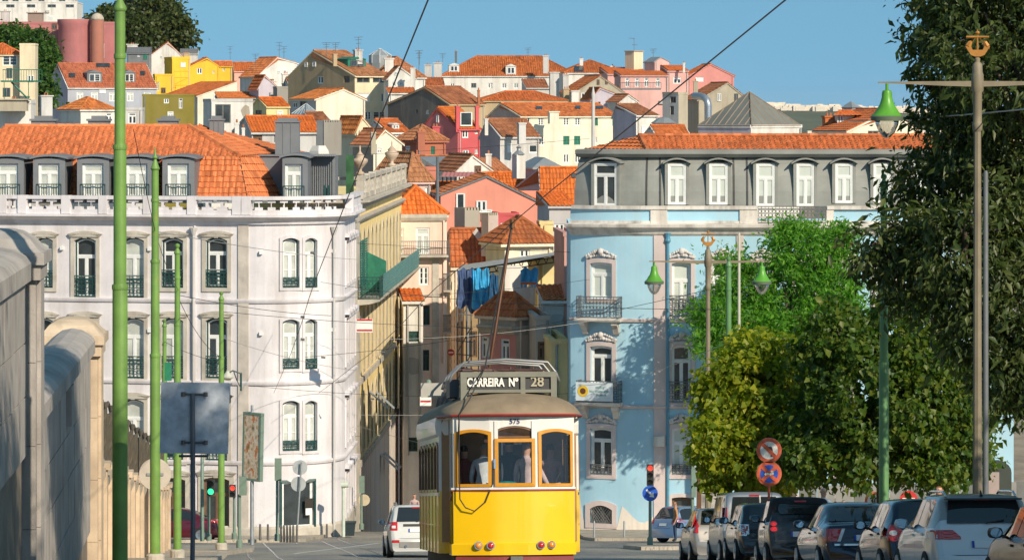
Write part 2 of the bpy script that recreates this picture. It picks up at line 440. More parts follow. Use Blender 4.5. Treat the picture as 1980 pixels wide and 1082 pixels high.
# ------------------------------------------------------------------ tiled roof slopes
def tiles(mb, poly, cw=0.24, row=0.38, amp=0.05, n=4, lift=0.045):
    """poly: convex planar polygon, first edge = eave (left to right seen from outside)"""
    P0, P1 = Vector(poly[0]), Vector(poly[1]); U = (P1 - P0).normalized()
    nrm = Vector((0, 0, 0))
    for i in range(1, len(poly) - 1): nrm += (Vector(poly[i]) - P0).cross(Vector(poly[i + 1]) - P0)
    nrm.normalize()
    if nrm.z < 0: nrm = -nrm
    V = nrm.cross(U)
    if V.z < 0: V = -V
    pts = [((Vector(p) - P0).dot(U), (Vector(p) - P0).dot(V)) for p in poly]
    def rng(u):
        vs = []
        for (a, b), (c, d) in zip(pts, pts[1:] + pts[:1]):
            if abs(c - a) < 1e-9:
                if abs(u - a) < 1e-6: vs += [b, d]
            else:
                t = (u - a) / (c - a)
                if -1e-6 <= t <= 1 + 1e-6: vs.append(b + (d - b) * t)
        return (min(vs), max(vs)) if vs else (0, 0)
    u0, u1 = min(p[0] for p in pts), max(p[0] for p in pts)
    nc = max(1, int((u1 - u0) / cw)) * n
    us = [u0 + (u1 - u0) * i / nc for i in range(nc + 1)]
    wv = {0: 0.0, 1: 0.75, 2: 1.0, 3: 0.75} if n == 4 else {0: 0.0, 1: 1.0, 2: 0.85} if n == 3 else {0: 0.0, 1: 1.0}
    hh = [amp * wv[i % n] for i in range(nc + 1)]; rr = [rng(u) for u in us]
    def q(u, v, l): return P0 + U * u + V * v + nrm * l
    for i in range(nc):
        va0, va1 = rr[i]; vb0, vb1 = rr[i + 1]
        lo, hi = min(va0, vb0), max(va1, vb1)
        k0, k1 = int(math.floor(lo / row)), int(math.ceil(hi / row))
        for k in range(k0, k1):
            a0, a1 = max(va0, k * row), min(va1, (k + 1) * row); b0, b1 = max(vb0, k * row), min(vb1, (k + 1) * row)
            if a1 - a0 < 1e-4 and b1 - b0 < 1e-4: continue
            a1 = max(a0, a1); b1 = max(b0, b1)
            fa, fb = lift * (1 - (a0 - k * row) / row), lift * (1 - (b0 - k * row) / row)
            A, B = q(us[i], a0, hh[i] + fa), q(us[i + 1], b0, hh[i + 1] + fb)
            m = len(mb.v)
            mb.v += [tuple(A), tuple(B), tuple(q(us[i + 1], b1, hh[i + 1])), tuple(q(us[i], a1, hh[i])), tuple(A - nrm * (lift + .01)), tuple(B - nrm * (lift + .01))]
            mb.f += [(m, m + 1, m + 2, m + 3), (m + 4, m + 5, m + 1, m)]; mb.m += [mb.cur, mb.cur]
def ridge(mb, a, b, r=0.11, step=0.4):
    a, b = Vector(a), Vector(b); L = (b - a).length; n = max(1, int(L / step)); d = (b - a) / n
    for i in range(n): mb.tube([a + d * i, a + d * (i + 1.05)], [r, r * 0.86], 6)
# ------------------------------------------------------------------ ground sheet
def cobble_mat():
    m, nt, b = newmat('worn_cobbles'); b.inputs['Roughness'].default_value = 0.6; b.inputs['Specular IOR Level'].default_value = 0.4
    v = nt.nodes.new('ShaderNodeTexVoronoi'); v.inputs['Scale'].default_value = 8.5; nt.links.new(pos(nt, (1, 1, 0.1)), v.inputs['Vector'])
    v2 = nt.nodes.new('ShaderNodeTexVoronoi'); v2.feature = 'DISTANCE_TO_EDGE'; v2.inputs['Scale'].default_value = 8.5; nt.links.new(pos(nt, (1, 1, 0.1)), v2.inputs['Vector'])
    c = mixc(nt, (0.13, 0.13, 0.135), (0.30, 0.28, 0.25), v.outputs['Color'])
    c = mixc(nt, c, (0.40, 0.35, 0.27), ramp(nt, noise(nt, 0.35, 6, pos(nt, (1, .4, 1))), [(0.42, 0), (0.62, 0.8)]))
    c = mixc(nt, (0.05, 0.045, 0.04), c, ramp(nt, v2.outputs[0], [(0.0, 0), (0.06, 1)]))
    nt.links.new(c, b.inputs['Base Color']); bump(nt, b, v2.outputs[0], 0.6, 0.03); return m
def pave_mat():
    m, nt, b = newmat('limestone_paving'); b.inputs['Roughness'].default_value = 0.7
    v2 = nt.nodes.new('ShaderNodeTexVoronoi'); v2.feature = 'DISTANCE_TO_EDGE'; v2.inputs['Scale'].default_value = 14; nt.links.new(pos(nt, (1, 1, 0.1)), v2.inputs['Vector'])
    c = mixc(nt, (0.33, 0.28, 0.22), (0.52, 0.45, 0.36), ramp(nt, noise(nt, 1.1, 7, pos(nt)), [(0.3, 0), (0.7, 1)]))
    c = mixc(nt, (0.14, 0.12, 0.1), c, ramp(nt, v2.outputs[0], [(0.0, 0), (0.05, 1)]))
    nt.links.new(c, b.inputs['Base Color']); bump(nt, b, v2.outputs[0], 0.4, 0.02); return m
COBBLE, PAVE, KERB = cobble_mat(), pave_mat(), stone((0.5, 0.44, 0.36), 1.5, 0.4)
ks = sorted(set([-40, -10] + list(range(0, 300, 6)) + list(range(300, 1200, 25)) + [1300, 1500, 1700, 2000, 2600, 4000, 7000, 12000, 20000] + [228, 238, 246]))
xs = [-6000, -2500, -900, -400, -200] + list(range(-150, 151, 10)) + [200, 400, 900, 2500, 6000]
mb = MB()
for k in ks:
    for x in xs: mb.vert((x, .7 * k, zg(k, x) - (0.02 if abs(x) > 0 else 0.02)))
nx = len(xs)
for i in range(len(ks) - 1):
    for j in range(nx - 1): mb.idx((i * nx + j, i * nx + j + 1, (i + 1) * nx + j + 1, (i + 1) * nx + j))
tag(mb.build('ground', stone((0.26, 0.22, 0.17), 0.3, 0.3)), kind='structure')
def sheet(name, left, right, k0, k1, mat, lift, dk=3.0, kind='structure', thick=0.0, kerbs=False):
    """a strip of surface following the slope; left/right: functions of k giving X"""
    mb = MB(); n = max(1, int((k1 - k0) / dk)); rows = []
    for i in range(n + 1):
        k = k0 + (k1 - k0) * i / n; z = zg(k) + lift
        rows.append((Vector((left(k), .7 * k, z)), Vector((right(k), .7 * k, z))))
    for (a, b), (c, d) in zip(rows, rows[1:]):
        mb.face([a, b, d, c])
        if thick:
            t = Vector((0, 0, thick))
            mb.face([b, b - t, d - t, d]); mb.face([a - t, a, c, c - t])
    if thick:
        t = Vector((0, 0, thick)); a, b = rows[0]; mb.face([a - t, b - t, b, a]); a, b = rows[-1]; mb.face([b - t, a - t, a, b])
    return tag(mb.build(name, mat), kind=kind)
wallx = lambda k: -3.8 - 0.045 * k                       # face of the stone wall on the left
trackx = lambda k: 0.07 - 0.0575 * (k - 86)              # centre of the right-hand track
wirex = lambda k: 2.55 - 0.0632 * (k - 52)              # contact wire above it
track2x = lambda k: -3.4 - 0.0575 * (k - 86)
wire2x = lambda k: -0.91 - 0.0546 * (k - 52)
sheet('road', lambda k: -60, lambda k: 60, -20, 262, COBBLE, 0.0)
for nm, tx in (('under the tram', trackx), ('of the empty left track', track2x)):
    for sgn in (-0.45, 0.45):
        r = sheet('rail', lambda k: tx(k) + sgn - .035, lambda k: tx(k) + sgn + .035, 0, 262, plain('polished_rail', (0.35, 0.35, 0.36), rough=0.25, metal=0.9, var=0.1), 0.006)
        r['label'] = ('left' if sgn < 0 else 'right') + ' steel rail ' + nm + ' in the cobbled street'; r['group'] = 'tram rails'; r['category'] = 'rail'; del r['kind']
# pavement below the wall on the left, with its kerb
sheet('pavement', lambda k: wallx(k) - .5, lambda k: wallx(k) + 1.9, -10, 178, PAVE, 0.12, thick=0.12)
sheet('kerb', lambda k: wallx(k) + 1.9, lambda k: wallx(k) + 2.1, -10, 178, KERB, 0.125, thick=0.14)
# refuge at the crossing, left
def patch(name, pts, lift, mat, thick):
    mb = MB(); top = [Vector((x, .7 * k, zg(k) + lift)) for x, k in pts]; bot = [p - Vector((0, 0, thick)) for p in top]
    mb.face(top)
    for i in range(len(pts)):
        j = (i + 1) % len(pts); mb.face([top[i], bot[i], bot[j], top[j]])
    return tag(mb.build(name, mat), kind='structure')
def pk(px, k): return (XK(px, k), k)
patch('pavement', [pk(350, 190), pk(470, 190), pk(492, 186), pk(488, 178), pk(440, 170), pk(345, 168)], 0.13, PAVE, 0.16)
# pavement round the white corner house
sheet('pavement', lambda k: -40, lambda k: XK(np.interp(k, [213, 216, 219, 226, 234], [300, 560, 592, 600, 645]), k), 213, 262, PAVE, 0.13, dk=1.0, thick=0.16)
# pavement in front of the blue house and refuge at the traffic light
sheet('pavement', lambda k: XK(np.interp(k, [216, 224, 232, 240], [1180, 1140, 1120, 1100]), k), lambda k: 60, 222, 262, PAVE, 0.13, dk=1.0, thick=0.16)
patch('pavement', [pk(1215, 196), pk(1300, 197), pk(1420, 200), pk(1420, 186), pk(1240, 184), pk(1205, 190)], 0.13, PAVE, 0.16)
# raised square under the trees on the right, behind the parked cars
carx = lambda k: float(np.interp(k, [60, 83, 139], [8.7, 7.73, 5.49]))
sheet('pavement', lambda k: carx(k) + 1.25, lambda k: 45, -10, 176, PAVE, 0.13, thick=0.16)
sheet('kerb', lambda k: carx(k) + 1.08, lambda k: carx(k) + 1.25, -10, 176, KERB, 0.135, thick=0.15)
# white line
sheet('road_marking', lambda k: XK(690, 200) + (k - 200) * .045 - .08, lambda k: XK(690, 200) + (k - 200) * .045 + .08, 172, 212, plain('road_paint', (0.6, 0.6, 0.57), rough=0.7, var=0.25), 0.008)

# ------------------------------------------------------------------ far shore beyond the river
mb = MB(); rng = random.Random(3)
def hillz(x): return -8 + 9 * sin(x * 0.0021 + 1.0) + 6 * sin(x * 0.006) + 2.5 * sin(x * .02)
pk0 = [(-2500 + 60 * i) for i in range(110)]
for x in pk0:
    h = hillz(x)
    for y, z in ((6300, -72), (6500, -45 + .3 * h), (6750, -25 + .6 * h), (7000, h), (7600, h - 20)): mb.vert((x, y, z))
for i in range(len(pk0) - 1):
    for j in range(4): mb.idx((i * 5 + j, (i + 1) * 5 + j, (i + 1) * 5 + j + 1, i * 5 + j + 1))
tag(mb.build('far_hill', stone((0.10, 0.11, 0.06), 0.01, 0.4), smooth=True), kind='structure')
mb = MB()
for i in range(420):
    x = rng.uniform(300, 1300); y = rng.choice([6980, 7000, 7010]) + rng.uniform(-60, 0); w = rng.uniform(8, 26); h = rng.uniform(4, 11)
    mb.box((x, y, hillz(x) - (7000 - y) * .06 + h / 2 - 2), (w, 14, h))
for i in range(260):
    x = rng.uniform(170, 900); y = rng.uniform(2600, 2900); w = rng.uniform(7, 16); h = rng.uniform(8, 24)
    mb.box((x, y, -40 + h / 2), (w, 12, h))
    mb.box((x, y - 1, -60), (w, 14, 40))
tag(mb.build('far_town', plaster((0.75, 0.66, 0.55), 0.3)), 'pale hazy town on the far shore beyond the rooftops', 'town', kind='stuff')

# ------------------------------------------------------------------ hillside houses
TV = {}
def tvar(col, age):
    m = tilemat(col, age=age); TV[m] = [m] + [tilemat(tuple(c * f * g for c, g in zip(col, (1, w, w))), age=min(.8, age * a)) for f, w, a in ((.88, 1.0, 1.4), (1.06, 1.1, .8), (.78, 1.05, 1.7), (.95, 1.2, 1.2))]; return m
ORANGE, OLD, BRIGHT, RUST = tvar((0.62, 0.155, 0.04), .28), tvar((0.44, 0.15, 0.065), .6), tvar((0.70, 0.165, 0.03), .14), tvar((0.54, 0.145, 0.045), .42)
ZINC = plain('zinc_sheet', (0.30, 0.32, 0.33), rough=0.45, metal=0.3, var=0.15, sc=1.0)
DGREY = plain('dark_grey_cladding', (0.16, 0.17, 0.18), rough=0.6, var=0.15, sc=1.0)
TILEMESH = {}
def rect_y(px0, py0, px1, py1, k): return (XK(px0, k), XK(px1, k), ZK(py1, k), ZK(py0, k))
def slab(mb, poly, t=0.14):
    top = [Vector(p) - Vector((0, 0, .02)) for p in poly]; bot = [p - Vector((0, 0, t)) for p in top]
    mb.face(top); mb.face(bot[::-1])
    for i in range(len(poly)):
        j = (i + 1) % len(poly); mb.face([top[j], top[i], bot[i], bot[j]])
def house(label, xs, k, ye, yr, wall, roof='u', th=20, tile=None, win=(), chim=(), dep=None, name='house', cat='house', group='houses on the hillside',
          wall2=None, ov=0.22, trim=None, ant=(), skyl=(), base=None, n=3, apex=None, ye2=None, dorm=(), rows=True):
    xl, xm, xr = xs; t = radians(th); X0, Y0 = XK(xm, k), .7 * k
    U = Vector((cos(t), sin(t), 0)); V = Vector((-sin(t), cos(t), 0)); P0 = Vector((X0, Y0, 0))
    tr, tl = (xr - CX) / FPX, (xl - CX) / FPX
    Lr = (tr * Y0 - X0) / (cos(t) - tr * sin(t))
    Ll = dep if dep else (X0 - tl * Y0) / (sin(t) + tl * cos(t))
    Q, R = P0 + V * Ll, P0 + U * Lr; Bk = Q + U * Lr
    ze = ZK(ye, k); mid = (P0 + Q) / 2 if roof == 'u' else (P0 + R) / 2
    zr = (HY - yr) * (mid.y if roof in 'uv' else (P0 + Bk).y / 2) / FPX
    zb = min(zg(k, X0), zg(Bk.y / .7, Bk.x)) - 0.6 if base is None else ZK(base, k)
    root = thing(name, label, cat, (P0.x, P0.y, zb), group=group)
    at = lambda p, z: Vector((p.x, p.y, z))
    pl = Plan([(Q.x, Q.y), (P0.x, P0.y), (R.x, R.y)])
    uc = pl.u[1]
    holes = []; wins = []
    for wdef in win:
        x0, y0, x1, y1 = wdef[:4]; st = wdef[4] if len(wdef) > 4 else 'small'
        ua, ub = pl.uofpx(x0), pl.uofpx(x1); za, zb2 = pl.zof((x0 + x1) / 2, y1), pl.zof((x0 + x1) / 2, y0)
        if ub - ua < 0.3 or ua < 0.02 or ub > pl.L - .02 or (ua < uc < ub): 
            if ub - ua < .3: m_ = (ua + ub) / 2; ua, ub = m_ - .3, m_ + .3
            if ua < 0.02 or ub > pl.L - .02 or (ua < uc < ub): continue
        if za < zb + .1: continue
        wins.append((ua, ub, za, zb2, st))
        if zb2 < ze - .02: holes.append((ua, ub, za, zb2, 0.0))
    okh = []
    for h in holes:
        if all(h[1] <= o[0] - .01 or h[0] >= o[1] + .01 or h[3] <= o[2] - .01 or h[2] >= o[3] + .01 for o in okh): okh.append(h)
    zer = ze if (ye2 is None or roof != 'v') else (HY - ye2) * R.y / FPX; wt = min(ze, zer)
    okh = [h for h in okh if h[0] < uc or h[3] < wt - .02]
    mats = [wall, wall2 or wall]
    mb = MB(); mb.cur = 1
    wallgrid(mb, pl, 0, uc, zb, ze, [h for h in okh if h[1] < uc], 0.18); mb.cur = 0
    wallgrid(mb, pl, uc, pl.L, zb, wt, [h for h in okh if h[0] > uc], 0.18)
    mb.face([at(R, zb), at(Bk, zb), at(Bk, zer), at(R, zer)]); mb.face([at(Bk, zb), at(Q, zb), at(Q, ze), at(Bk, ze)])
    ridge_a = ridge_b = None; slopes = []
    o = ov
    if roof == 'u':
        a, b = (P0 + Q) / 2, (R + Bk) / 2
        if apex is not None:
            # apex given as a pixel column on the left face
            f = min(.95, max(.05, (pl.uofpx(apex)) / uc)); a = Q.lerp(P0, f); b = Bk.lerp(R, f); zr = (HY - yr) * a.y / FPX
        mb.cur = 1; mb.face([at(Q, ze), at(P0, ze), at(a, zr)]); mb.cur = 0; mb.face([at(R, ze), at(Bk, ze), at(b, zr)])
        g1 = (zr - ze) / max(.1, (a - P0).length); g2 = (zr - ze) / max(.1, (a - Q).length)
        e1, e2 = at(P0 - V * o, ze - g1 * o), at(R - V * o, ze - g1 * o)
        slopes.append([e1 - U * .1, e2 + U * .1, at(b, zr) + U * .1, at(a, zr) - U * .1])
        slopes.append([at(Bk + V * o, ze - g2 * o) + U * .1, at(Q + V * o, ze - g2 * o) - U * .1, at(a, zr) - U * .1, at(b, zr) + U * .1])
        ridge_a, ridge_b = at(a, zr + .05), at(b, zr + .05)
    elif roof == 'v':
        a, b = (P0 + R) / 2, (Q + Bk) / 2
        if apex is not None:
            f = min(.95, max(.05, (pl.uofpx(apex) - uc) / (pl.L - uc))); a = P0.lerp(R, f); b = Q.lerp(Bk, f); zr = (HY - yr) * a.y / FPX
        pg = [at(P0, wt), at(R, wt)] + ([at(R, zer)] if zer > wt else []) + [at(a, zr)] + ([at(P0, ze)] if ze > wt else [])
        mb.face(pg); mb.face([at(Bk, zer), at(Q, zer), at(Q, ze), at(b, zr)] if ze > zer else [at(Bk, ze), at(Q, ze), at(b, zr)])
        g1 = (zr - ze) / max(.1, (a - P0).length); g2 = (zr - zer) / max(.1, (R - a).length)
        slopes.append([at(Q - U * o, ze - g1 * o) + V * .1, at(P0 - U * o, ze - g1 * o) - V * .1, at(a, zr) - V * .1, at(b, zr) + V * .1])
        zz = zer
        slopes.append([at(R + U * o, zz - g2 * o) - V * .1, at(Bk + U * o, zz - g2 * o) + V * .1, at(b, zr) + V * .1, at(a, zr) - V * .1])
        ridge_a, ridge_b = at(a, zr + .05), at(b, zr + .05)
    elif roof == 'hip':
        i = min(Lr, Ll) / 2
        if Lr >= Ll: a, b = (P0 + Q) / 2 + U * i, (R + Bk) / 2 - U * i
        else: a, b = (P0 + R) / 2 + V * i, (Q + Bk) / 2 - V * i
        c = [P0 - U * o - V * o, R + U * o - V * o, Bk + U * o + V * o, Q - U * o + V * o]; zl = ze - .02
        c = [at(x, zl) for x in c]; A, B = at(a, zr), at(b, zr)
        if Lr >= Ll: slopes += [[c[0], c[1], B, A], [c[1], c[2], B], [c[2], c[3], A, B], [c[3], c[0], A]]
        else: slopes += [[c[0], c[1], A], [c[1], c[2], B, A], [c[2], c[3], B], [c[3], c[0], A, B]]
        ridge_a, ridge_b = A + Vector((0, 0, .05)), B + Vector((0, 0, .05))
    elif roof == 'shed':
        zr = (HY - yr) * (Q.y if True else 0) / FPX
        mb.face([at(Q, ze), at(P0, ze), at(Q, zr)]); mb.face([at(R, ze), at(Bk, ze), at(Bk, zr)]); mb.face([at(Bk, ze), at(Q, ze), at(Q, zr), at(Bk, zr)])
        slopes.append([at(P0 - V * o - U * .1, ze), at(R - V * o + U * .1, ze), at(Bk + U * .1, zr + .03), at(Q - U * .1, zr + .03)])
    elif roof == 'shedx':
        zr = (HY - yr) * R.y / FPX
        mb.face([at(P0, ze), at(R, ze), at(R, zr)]); mb.face([at(Bk, ze), at(Q, ze), at(Bk, zr)]); mb.face([at(R, ze), at(Bk, ze), at(Bk, zr), at(R, zr)])
        slopes.append([at(Q - U * o, ze), at(P0 - U * o - V * .1, ze), at(R - V * .1, zr + .03), at(Bk, zr + .03)])
    mb.build('wall', mats, root)
    rg = random.Random(len(label) * 31 + xl); tile = tile or ORANGE; tile = rg.choice(TV[tile]) if tile in TV else tile
    clutter(rg, root, pl, uc, zb, ze, wt, okh, k, wall)
    if slopes:
        mb = MB()
        for p in slopes: slab(mb, p)
        rf = mb.build('roof', trim or wall, root)
        if rows:
            mb = MB(); cw = 0.26 if k < 450 else 0.34; rw = 0.4 if k < 450 else 0.5
            for p in slopes: tiles(mb, p, cw, rw, 0.06 if k < 450 else .075, n if k < 450 else 2, 0.05)
            if ridge_a is not None:
                ridge(mb, ridge_a, ridge_b, .13)
                if roof == 'hip':
                    for p in slopes:
                        ridge(mb, p[0] + Vector((0, 0, .05)), p[-1] + Vector((0, 0, .05)), .12)
            tag(mb.build('roof_tiles', tile, rf), kind='stuff')
    else:
        mb = MB(); hgt = ZK(yr, k) - ze
        mb.face([at(P0, ze - .1), at(R, ze - .1), at(Bk, ze - .1), at(Q, ze - .1)])
        band(mb, Plan([(Q.x, Q.y), (P0.x, P0.y), (R.x, R.y), (Bk.x, Bk.y)]), 0.01, Plan([(Q.x, Q.y), (P0.x, P0.y), (R.x, R.y), (Bk.x, Bk.y)]).L - .01, [(.06, ze - .05), (.06, ze + max(.15, hgt)), (-.2, ze + max(.15, hgt)), (-.2, ze - .05)])
        mb.build('parapet', trim or wall, root)
    for ua, ub, za, zb2, st in wins:
        window(root, pl, (ua + ub) / 2, za, ub - ua, zb2 - za, st, dep=0.12 if zb2 < (ze if ua < uc else wt) - .02 else -.03)
    for c in chim:
        x0, y0, x1, y1 = c[:4]; cm = c[4] if len(c) > 4 else wall; kk = k + (c[5] if len(c) > 5 else 4)
        w = XK(x1, kk) - XK(x0, kk); xc = XK((x0 + x1) / 2, kk); z0, z1 = ZK(y1, kk), ZK(y0, kk)
        M = Matrix.Translation((xc, .7 * kk, 0)) @ Matrix.Rotation(t * .6, 4, 'Z')
        mb = MB(); mb.bx(-w * .42, w * .42, -w * .3, w * .3, z0 - .8, z1 - .1, M); mb.bx(-w / 2, w / 2, -w * .37, w * .37, z1 - .1, z1 + .04, M)
        co = mb.build('chimney', cm, root)
        mb = MB()
        npot = 2 if w > .7 else 1
        for i in range(npot): mb.tube([M @ Vector(((i - (npot - 1) / 2) * .3, 0, z1)), M @ Vector(((i - (npot - 1) / 2) * .3, 0, z1 + .3))], [.1, .07], 6)
        mb.build('chimney_pot', OLD, co)
    for (x, y0, y1) in ant:
        kk = k + 5; mb = MB(); b = Vector((XK(x, kk), .7 * kk, 0)); z0, z1 = ZK(y1, kk), ZK(y0, kk)
        mb.tube([b + Vector((0, 0, z0 - .5)), b + Vector((0, 0, z1))], .035, 5)
        for j, f in enumerate((.98, .8, .55)):
            w = .55 - .12 * j; mb.tube([b + Vector((-w, .1, z0 + (z1 - z0) * f)), b + Vector((w, -.1, z0 + (z1 - z0) * f + .05))], .025, 4)
        mb.build('antenna', IRON, root)
    for (x0, y0, x1, y1) in skyl:
        # roof window lying on the front slope
        p = slopes[0]; n_ = (Vector(p[1]) - Vector(p[0])).cross(Vector(p[-1]) - Vector(p[0])).normalized()
        def hit(px, py):
            d = Vector(((px - CX) / FPX, 1, (HY - py) / FPX)); tt = Vector(p[0]).dot(n_) / d.dot(n_); return d * tt
        qs = [hit(x0, y1), hit(x1, y1), hit(x1, y0), hit(x0, y0)]; up = n_ if n_.z > 0 else -n_
        mb = MB(); mb.face([q + up * .16 for q in qs])
        for i in range(4): mb.face([qs[i], qs[(i + 1) % 4], qs[(i + 1) % 4] + up * .16, qs[i] + up * .16])
        mb.build('roof_window', GLASS, root)
    for dd in dorm:
        x0, y0, x1, y1 = dd[:4]; st = dd[4] if len(dd) > 4 else 'white'; dm = dd[5] if len(dd) > 5 else wall
        sl_ = slopes[0]; n_ = (Vector(sl_[1]) - Vector(sl_[0])).cross(Vector(sl_[-1]) - Vector(sl_[0])).normalized()
        d = Vector((((x0 + x1) / 2 - CX) / FPX, 1, (HY - y1) / FPX)); tt = Vector(sl_[0]).dot(n_) / d.dot(n_); b = d * tt
        Ed = (Vector(sl_[1]) - Vector(sl_[0])).normalized(); ang = atan2(Ed.y, Ed.x)
        w = (x1 - x0) * b.y / FPX; h = (y1 - y0) * b.y / FPX
        M = Matrix.Translation(b) @ Matrix.Rotation(ang, 4, 'Z')
        mb = MB(); mb.bx(-w / 2, w / 2, 0, h * 2.2, -.1, h * .86, M)
        do = mb.build('dormer', dm, root)
        mb = MB(); mb.prism([(-w / 2 - .1, h * .86), (w / 2 + .1, h * .86), (0, h * 1.12)], -.12, h * 2.4, lambda a, bb, dep: M @ Vector((a, dep, bb))); mb.build('dormer_roof', dd[6] if len(dd) > 6 else dm, do)
        a1, a2, a3 = win_meshes(w * .72, h * .66, st, 0)
        q = M @ Vector((0, -.03, h * .1)); wo = put('window', a1, do, q, ang); 
        mm = MB(); kid('sash', a2, do).location = wo.location; do.children[-1].rotation_euler = wo.rotation_euler
        kp = kid('pane', a3, do); kp.location = wo.location; kp.rotation_euler = wo.rotation_euler
    return root, pl, zb, ze
def clutter(rg, root, pl, uc, zb, ze, wt, okh, k, wall):
    """rainwater pipes, small odd windows, air-conditioner boxes, aerial dishes and repair patches on the walls"""
    L = pl.L - uc; zlo = max(zb + .5, ze - 9)
    for u in ([pl.L - .2] if rg.random() < .7 else []) + ([uc + .25] if rg.random() < .4 else []):
        p = pl.f(u, 0, -.08); mb = MB(); mb.tube([(p.x, p.y, zlo), (p.x, p.y, wt - .1)], .06, 5); mb.build('rainwater_pipe', rg.choice([ZINC, LGREY_, wall]), root)
    def free(u0, u1, z0, z1): return all(u1 < h[0] - .2 or u0 > h[1] + .2 or z1 < h[2] - .2 or z0 > h[3] + .2 for h in okh)
    for i in range(int(L / 2.2) + 1):
        u = uc + rg.uniform(.5, max(.6, L - .5)); z = wt - rg.uniform(.9, 6); t = rg.random(); w, h = rg.uniform(.3, .5), rg.uniform(.35, .65)
        if u + w > pl.L - .1 or not free(u - w, u + w, z - .1, z + 2 * h): continue
        if t < .45: window(root, pl, u, z, 2 * w, 2 * h, rg.choice(['small', 'whitec', 'brown', 'shutter', 'blind', 'dark']), dep=-.02); okh.append((u - w, u + w, z, z + 2 * h, 0))
        elif t < .7: mb = MB(); band(mb, pl, u - w, u + w, [(0, z), (.3, z), (.3, z + .5), (0, z + .5)]); mb.build('air_conditioner', LGREY_, root); okh.append((u - w, u + w, z, z + .5, 0))
        elif k < 620:
            mb = MB(); n = 9; pts = [(u + w * 1.5 * rg.uniform(.6, 1) * cos(a), z + h * 1.5 * rg.uniform(.6, 1) * sin(a)) for a in np.linspace(0, 6.0, n)]; pts = [(min(max(a, uc + .05), pl.L - .05), min(b, wt - .05)) for a, b in pts]
            mb.face([pl.f(a, b, -.012) for a, b in pts]); mb.build('repair_patch', rg.choice([LGREY_, STN_, wall]), root)
LGREY_, STN_ = plaster((0.5, 0.48, 0.45), 0.7), plaster((0.4, 0.35, 0.28), 0.9)
def row(xs, y0, y1, w, st='small'): return [(x - w / 2, y0, x + w / 2, y1, st) for x in xs]
WHT = plaster((0.74, 0.71, 0.66), 0.55); CREAM = plaster((0.78, 0.66, 0.46), 0.3); PCREAM = plaster((0.80, 0.73, 0.58), 0.4); TAN = plaster((0.48, 0.36, 0.22), 0.6)
GREYW = plaster((0.34, 0.32, 0.29), 0.8); LGREY = plaster((0.58, 0.56, 0.54), 0.7); SHADEW = plaster((0.15, 0.14, 0.13), 0.8); STONEW = plaster((0.44, 0.39, 0.30), 0.9)
PINK = plaster((0.62, 0.24, 0.20), 0.25); SALMON = plaster((0.76, 0.30, 0.22), 0.22); PPINK = plaster((0.72, 0.42, 0.38), 0.3); CRIM = plaster((0.62, 0.11, 0.12), 0.3); BRICK = plaster((0.45, 0.15, 0.09), 0.7, sc=2)
YEL = plaster((0.85, 0.52, 0.05), 0.25); OLIVE = plaster((0.24, 0.20, 0.04), 0.3); LILAC = plaster((0.58, 0.52, 0.58), 0.5); PYEL = plaster((0.80, 0.64, 0.32), 0.35); PALEP = plaster((0.84, 0.64, 0.53), 0.4)
OLDPINK = plaster((0.50, 0.19, 0.19), 0.5); BLUEG = plaster((0.42, 0.44, 0.50), 0.4)
# ------------------------------------------------------------------ upper left of the hill
house('white modern block with grey upper storey at the very top left', (-90, -89, 149), 1040, 5, 3, WHT, 'flat', 2, dep=14, cat='building', win=row([20, 60, 100, 135], 9, 15, 16, 'dark'))
g = house('grey set-back storey on top of the white block', (-95, -94, 144), 1060, -25, -28, LGREY, 'flat', 2, dep=8, cat='building', win=row([10, 30, 55, 80, 120], -12, 3, 12, 'dark'))
r, pl, zb, ze = house('old dusky pink building with round tower below the hilltop trees', (-60, -58, 222), 905, 46, 42, OLDPINK, 'flat', 3, dep=14, cat='building',
      win=[(30, 52, 49, 62, 'brown'), (73, 54, 83, 72, 'brown'), (137, 83, 149, 94, 'dark'), (184, 84, 202, 112, 'white'), (96, 85, 110, 98, 'dark'), (58, 80, 66, 95, 'dark')],
      chim=[(52, 25, 86, 45, plaster((0.32, 0.24, 0.2), .7), 6), (0, 22, 20, 44, LGREY, 8)])
mb = MB(); c = P(144, 0, 900); rr = 31 / S(900)
mb.lathe([(rr, zb), (rr, ZK(50, 900)), (rr * 1.06, ZK(47, 900)), (rr * 1.06, ZK(38, 900))], (c.x, c.y - .2, 0), 24); mb.build('round_tower', OLDPINK, r, smooth=True, sharp=40)
mb = MB(); c = P(188, 0, 897); rr = 13 / S(900); mb.lathe([(rr, zb), (rr, ZK(40, 900))], (c.x, c.y, 0), 16); t_ = mb.build('turret', plaster((0.42, 0.17, 0.12), .7), r, smooth=True, sharp=40)
mb = MB(); z0 = ZK(40, 900); mb.lathe([(rr * 1.02, z0), (rr * .98, z0 + .4), (rr * .7, z0 + .95), (rr * .3, z0 + 1.2), (.02, z0 + 1.3)], (c.x, c.y, 0), 16); mb.build('dome', stone((.5, .42, .34)), t_, smooth=True)
house('white gabled house on the skyline below the dark trees', (288, 290, 352), 890, 108, 82, WHT, 'v', 8, RUST, dep=9, apex=325, win=[(310, 108, 314, 112)], chim=[(244, 86, 268, 96, WHT, 5)])
house('low dark grey house beside the white skyline gable', (244, 245, 292), 880, 103, 92, DGREY, 'shed', 5, dep=7, tile=DGREY, win=[(266, 105, 271, 110)])
house('grey-roofed annexe right of the white skyline gable', (348, 349, 383), 895, 104, 95, LGREY, 'shed', 5, dep=6, tile=DGREY)
house('bright yellow house with gable end on the left skyline', (360, 368, 424), 850, 128, 112, YEL, 'v', 14, RUST, apex=400, win=[(381, 132, 391, 143), (411, 137, 415, 142)])
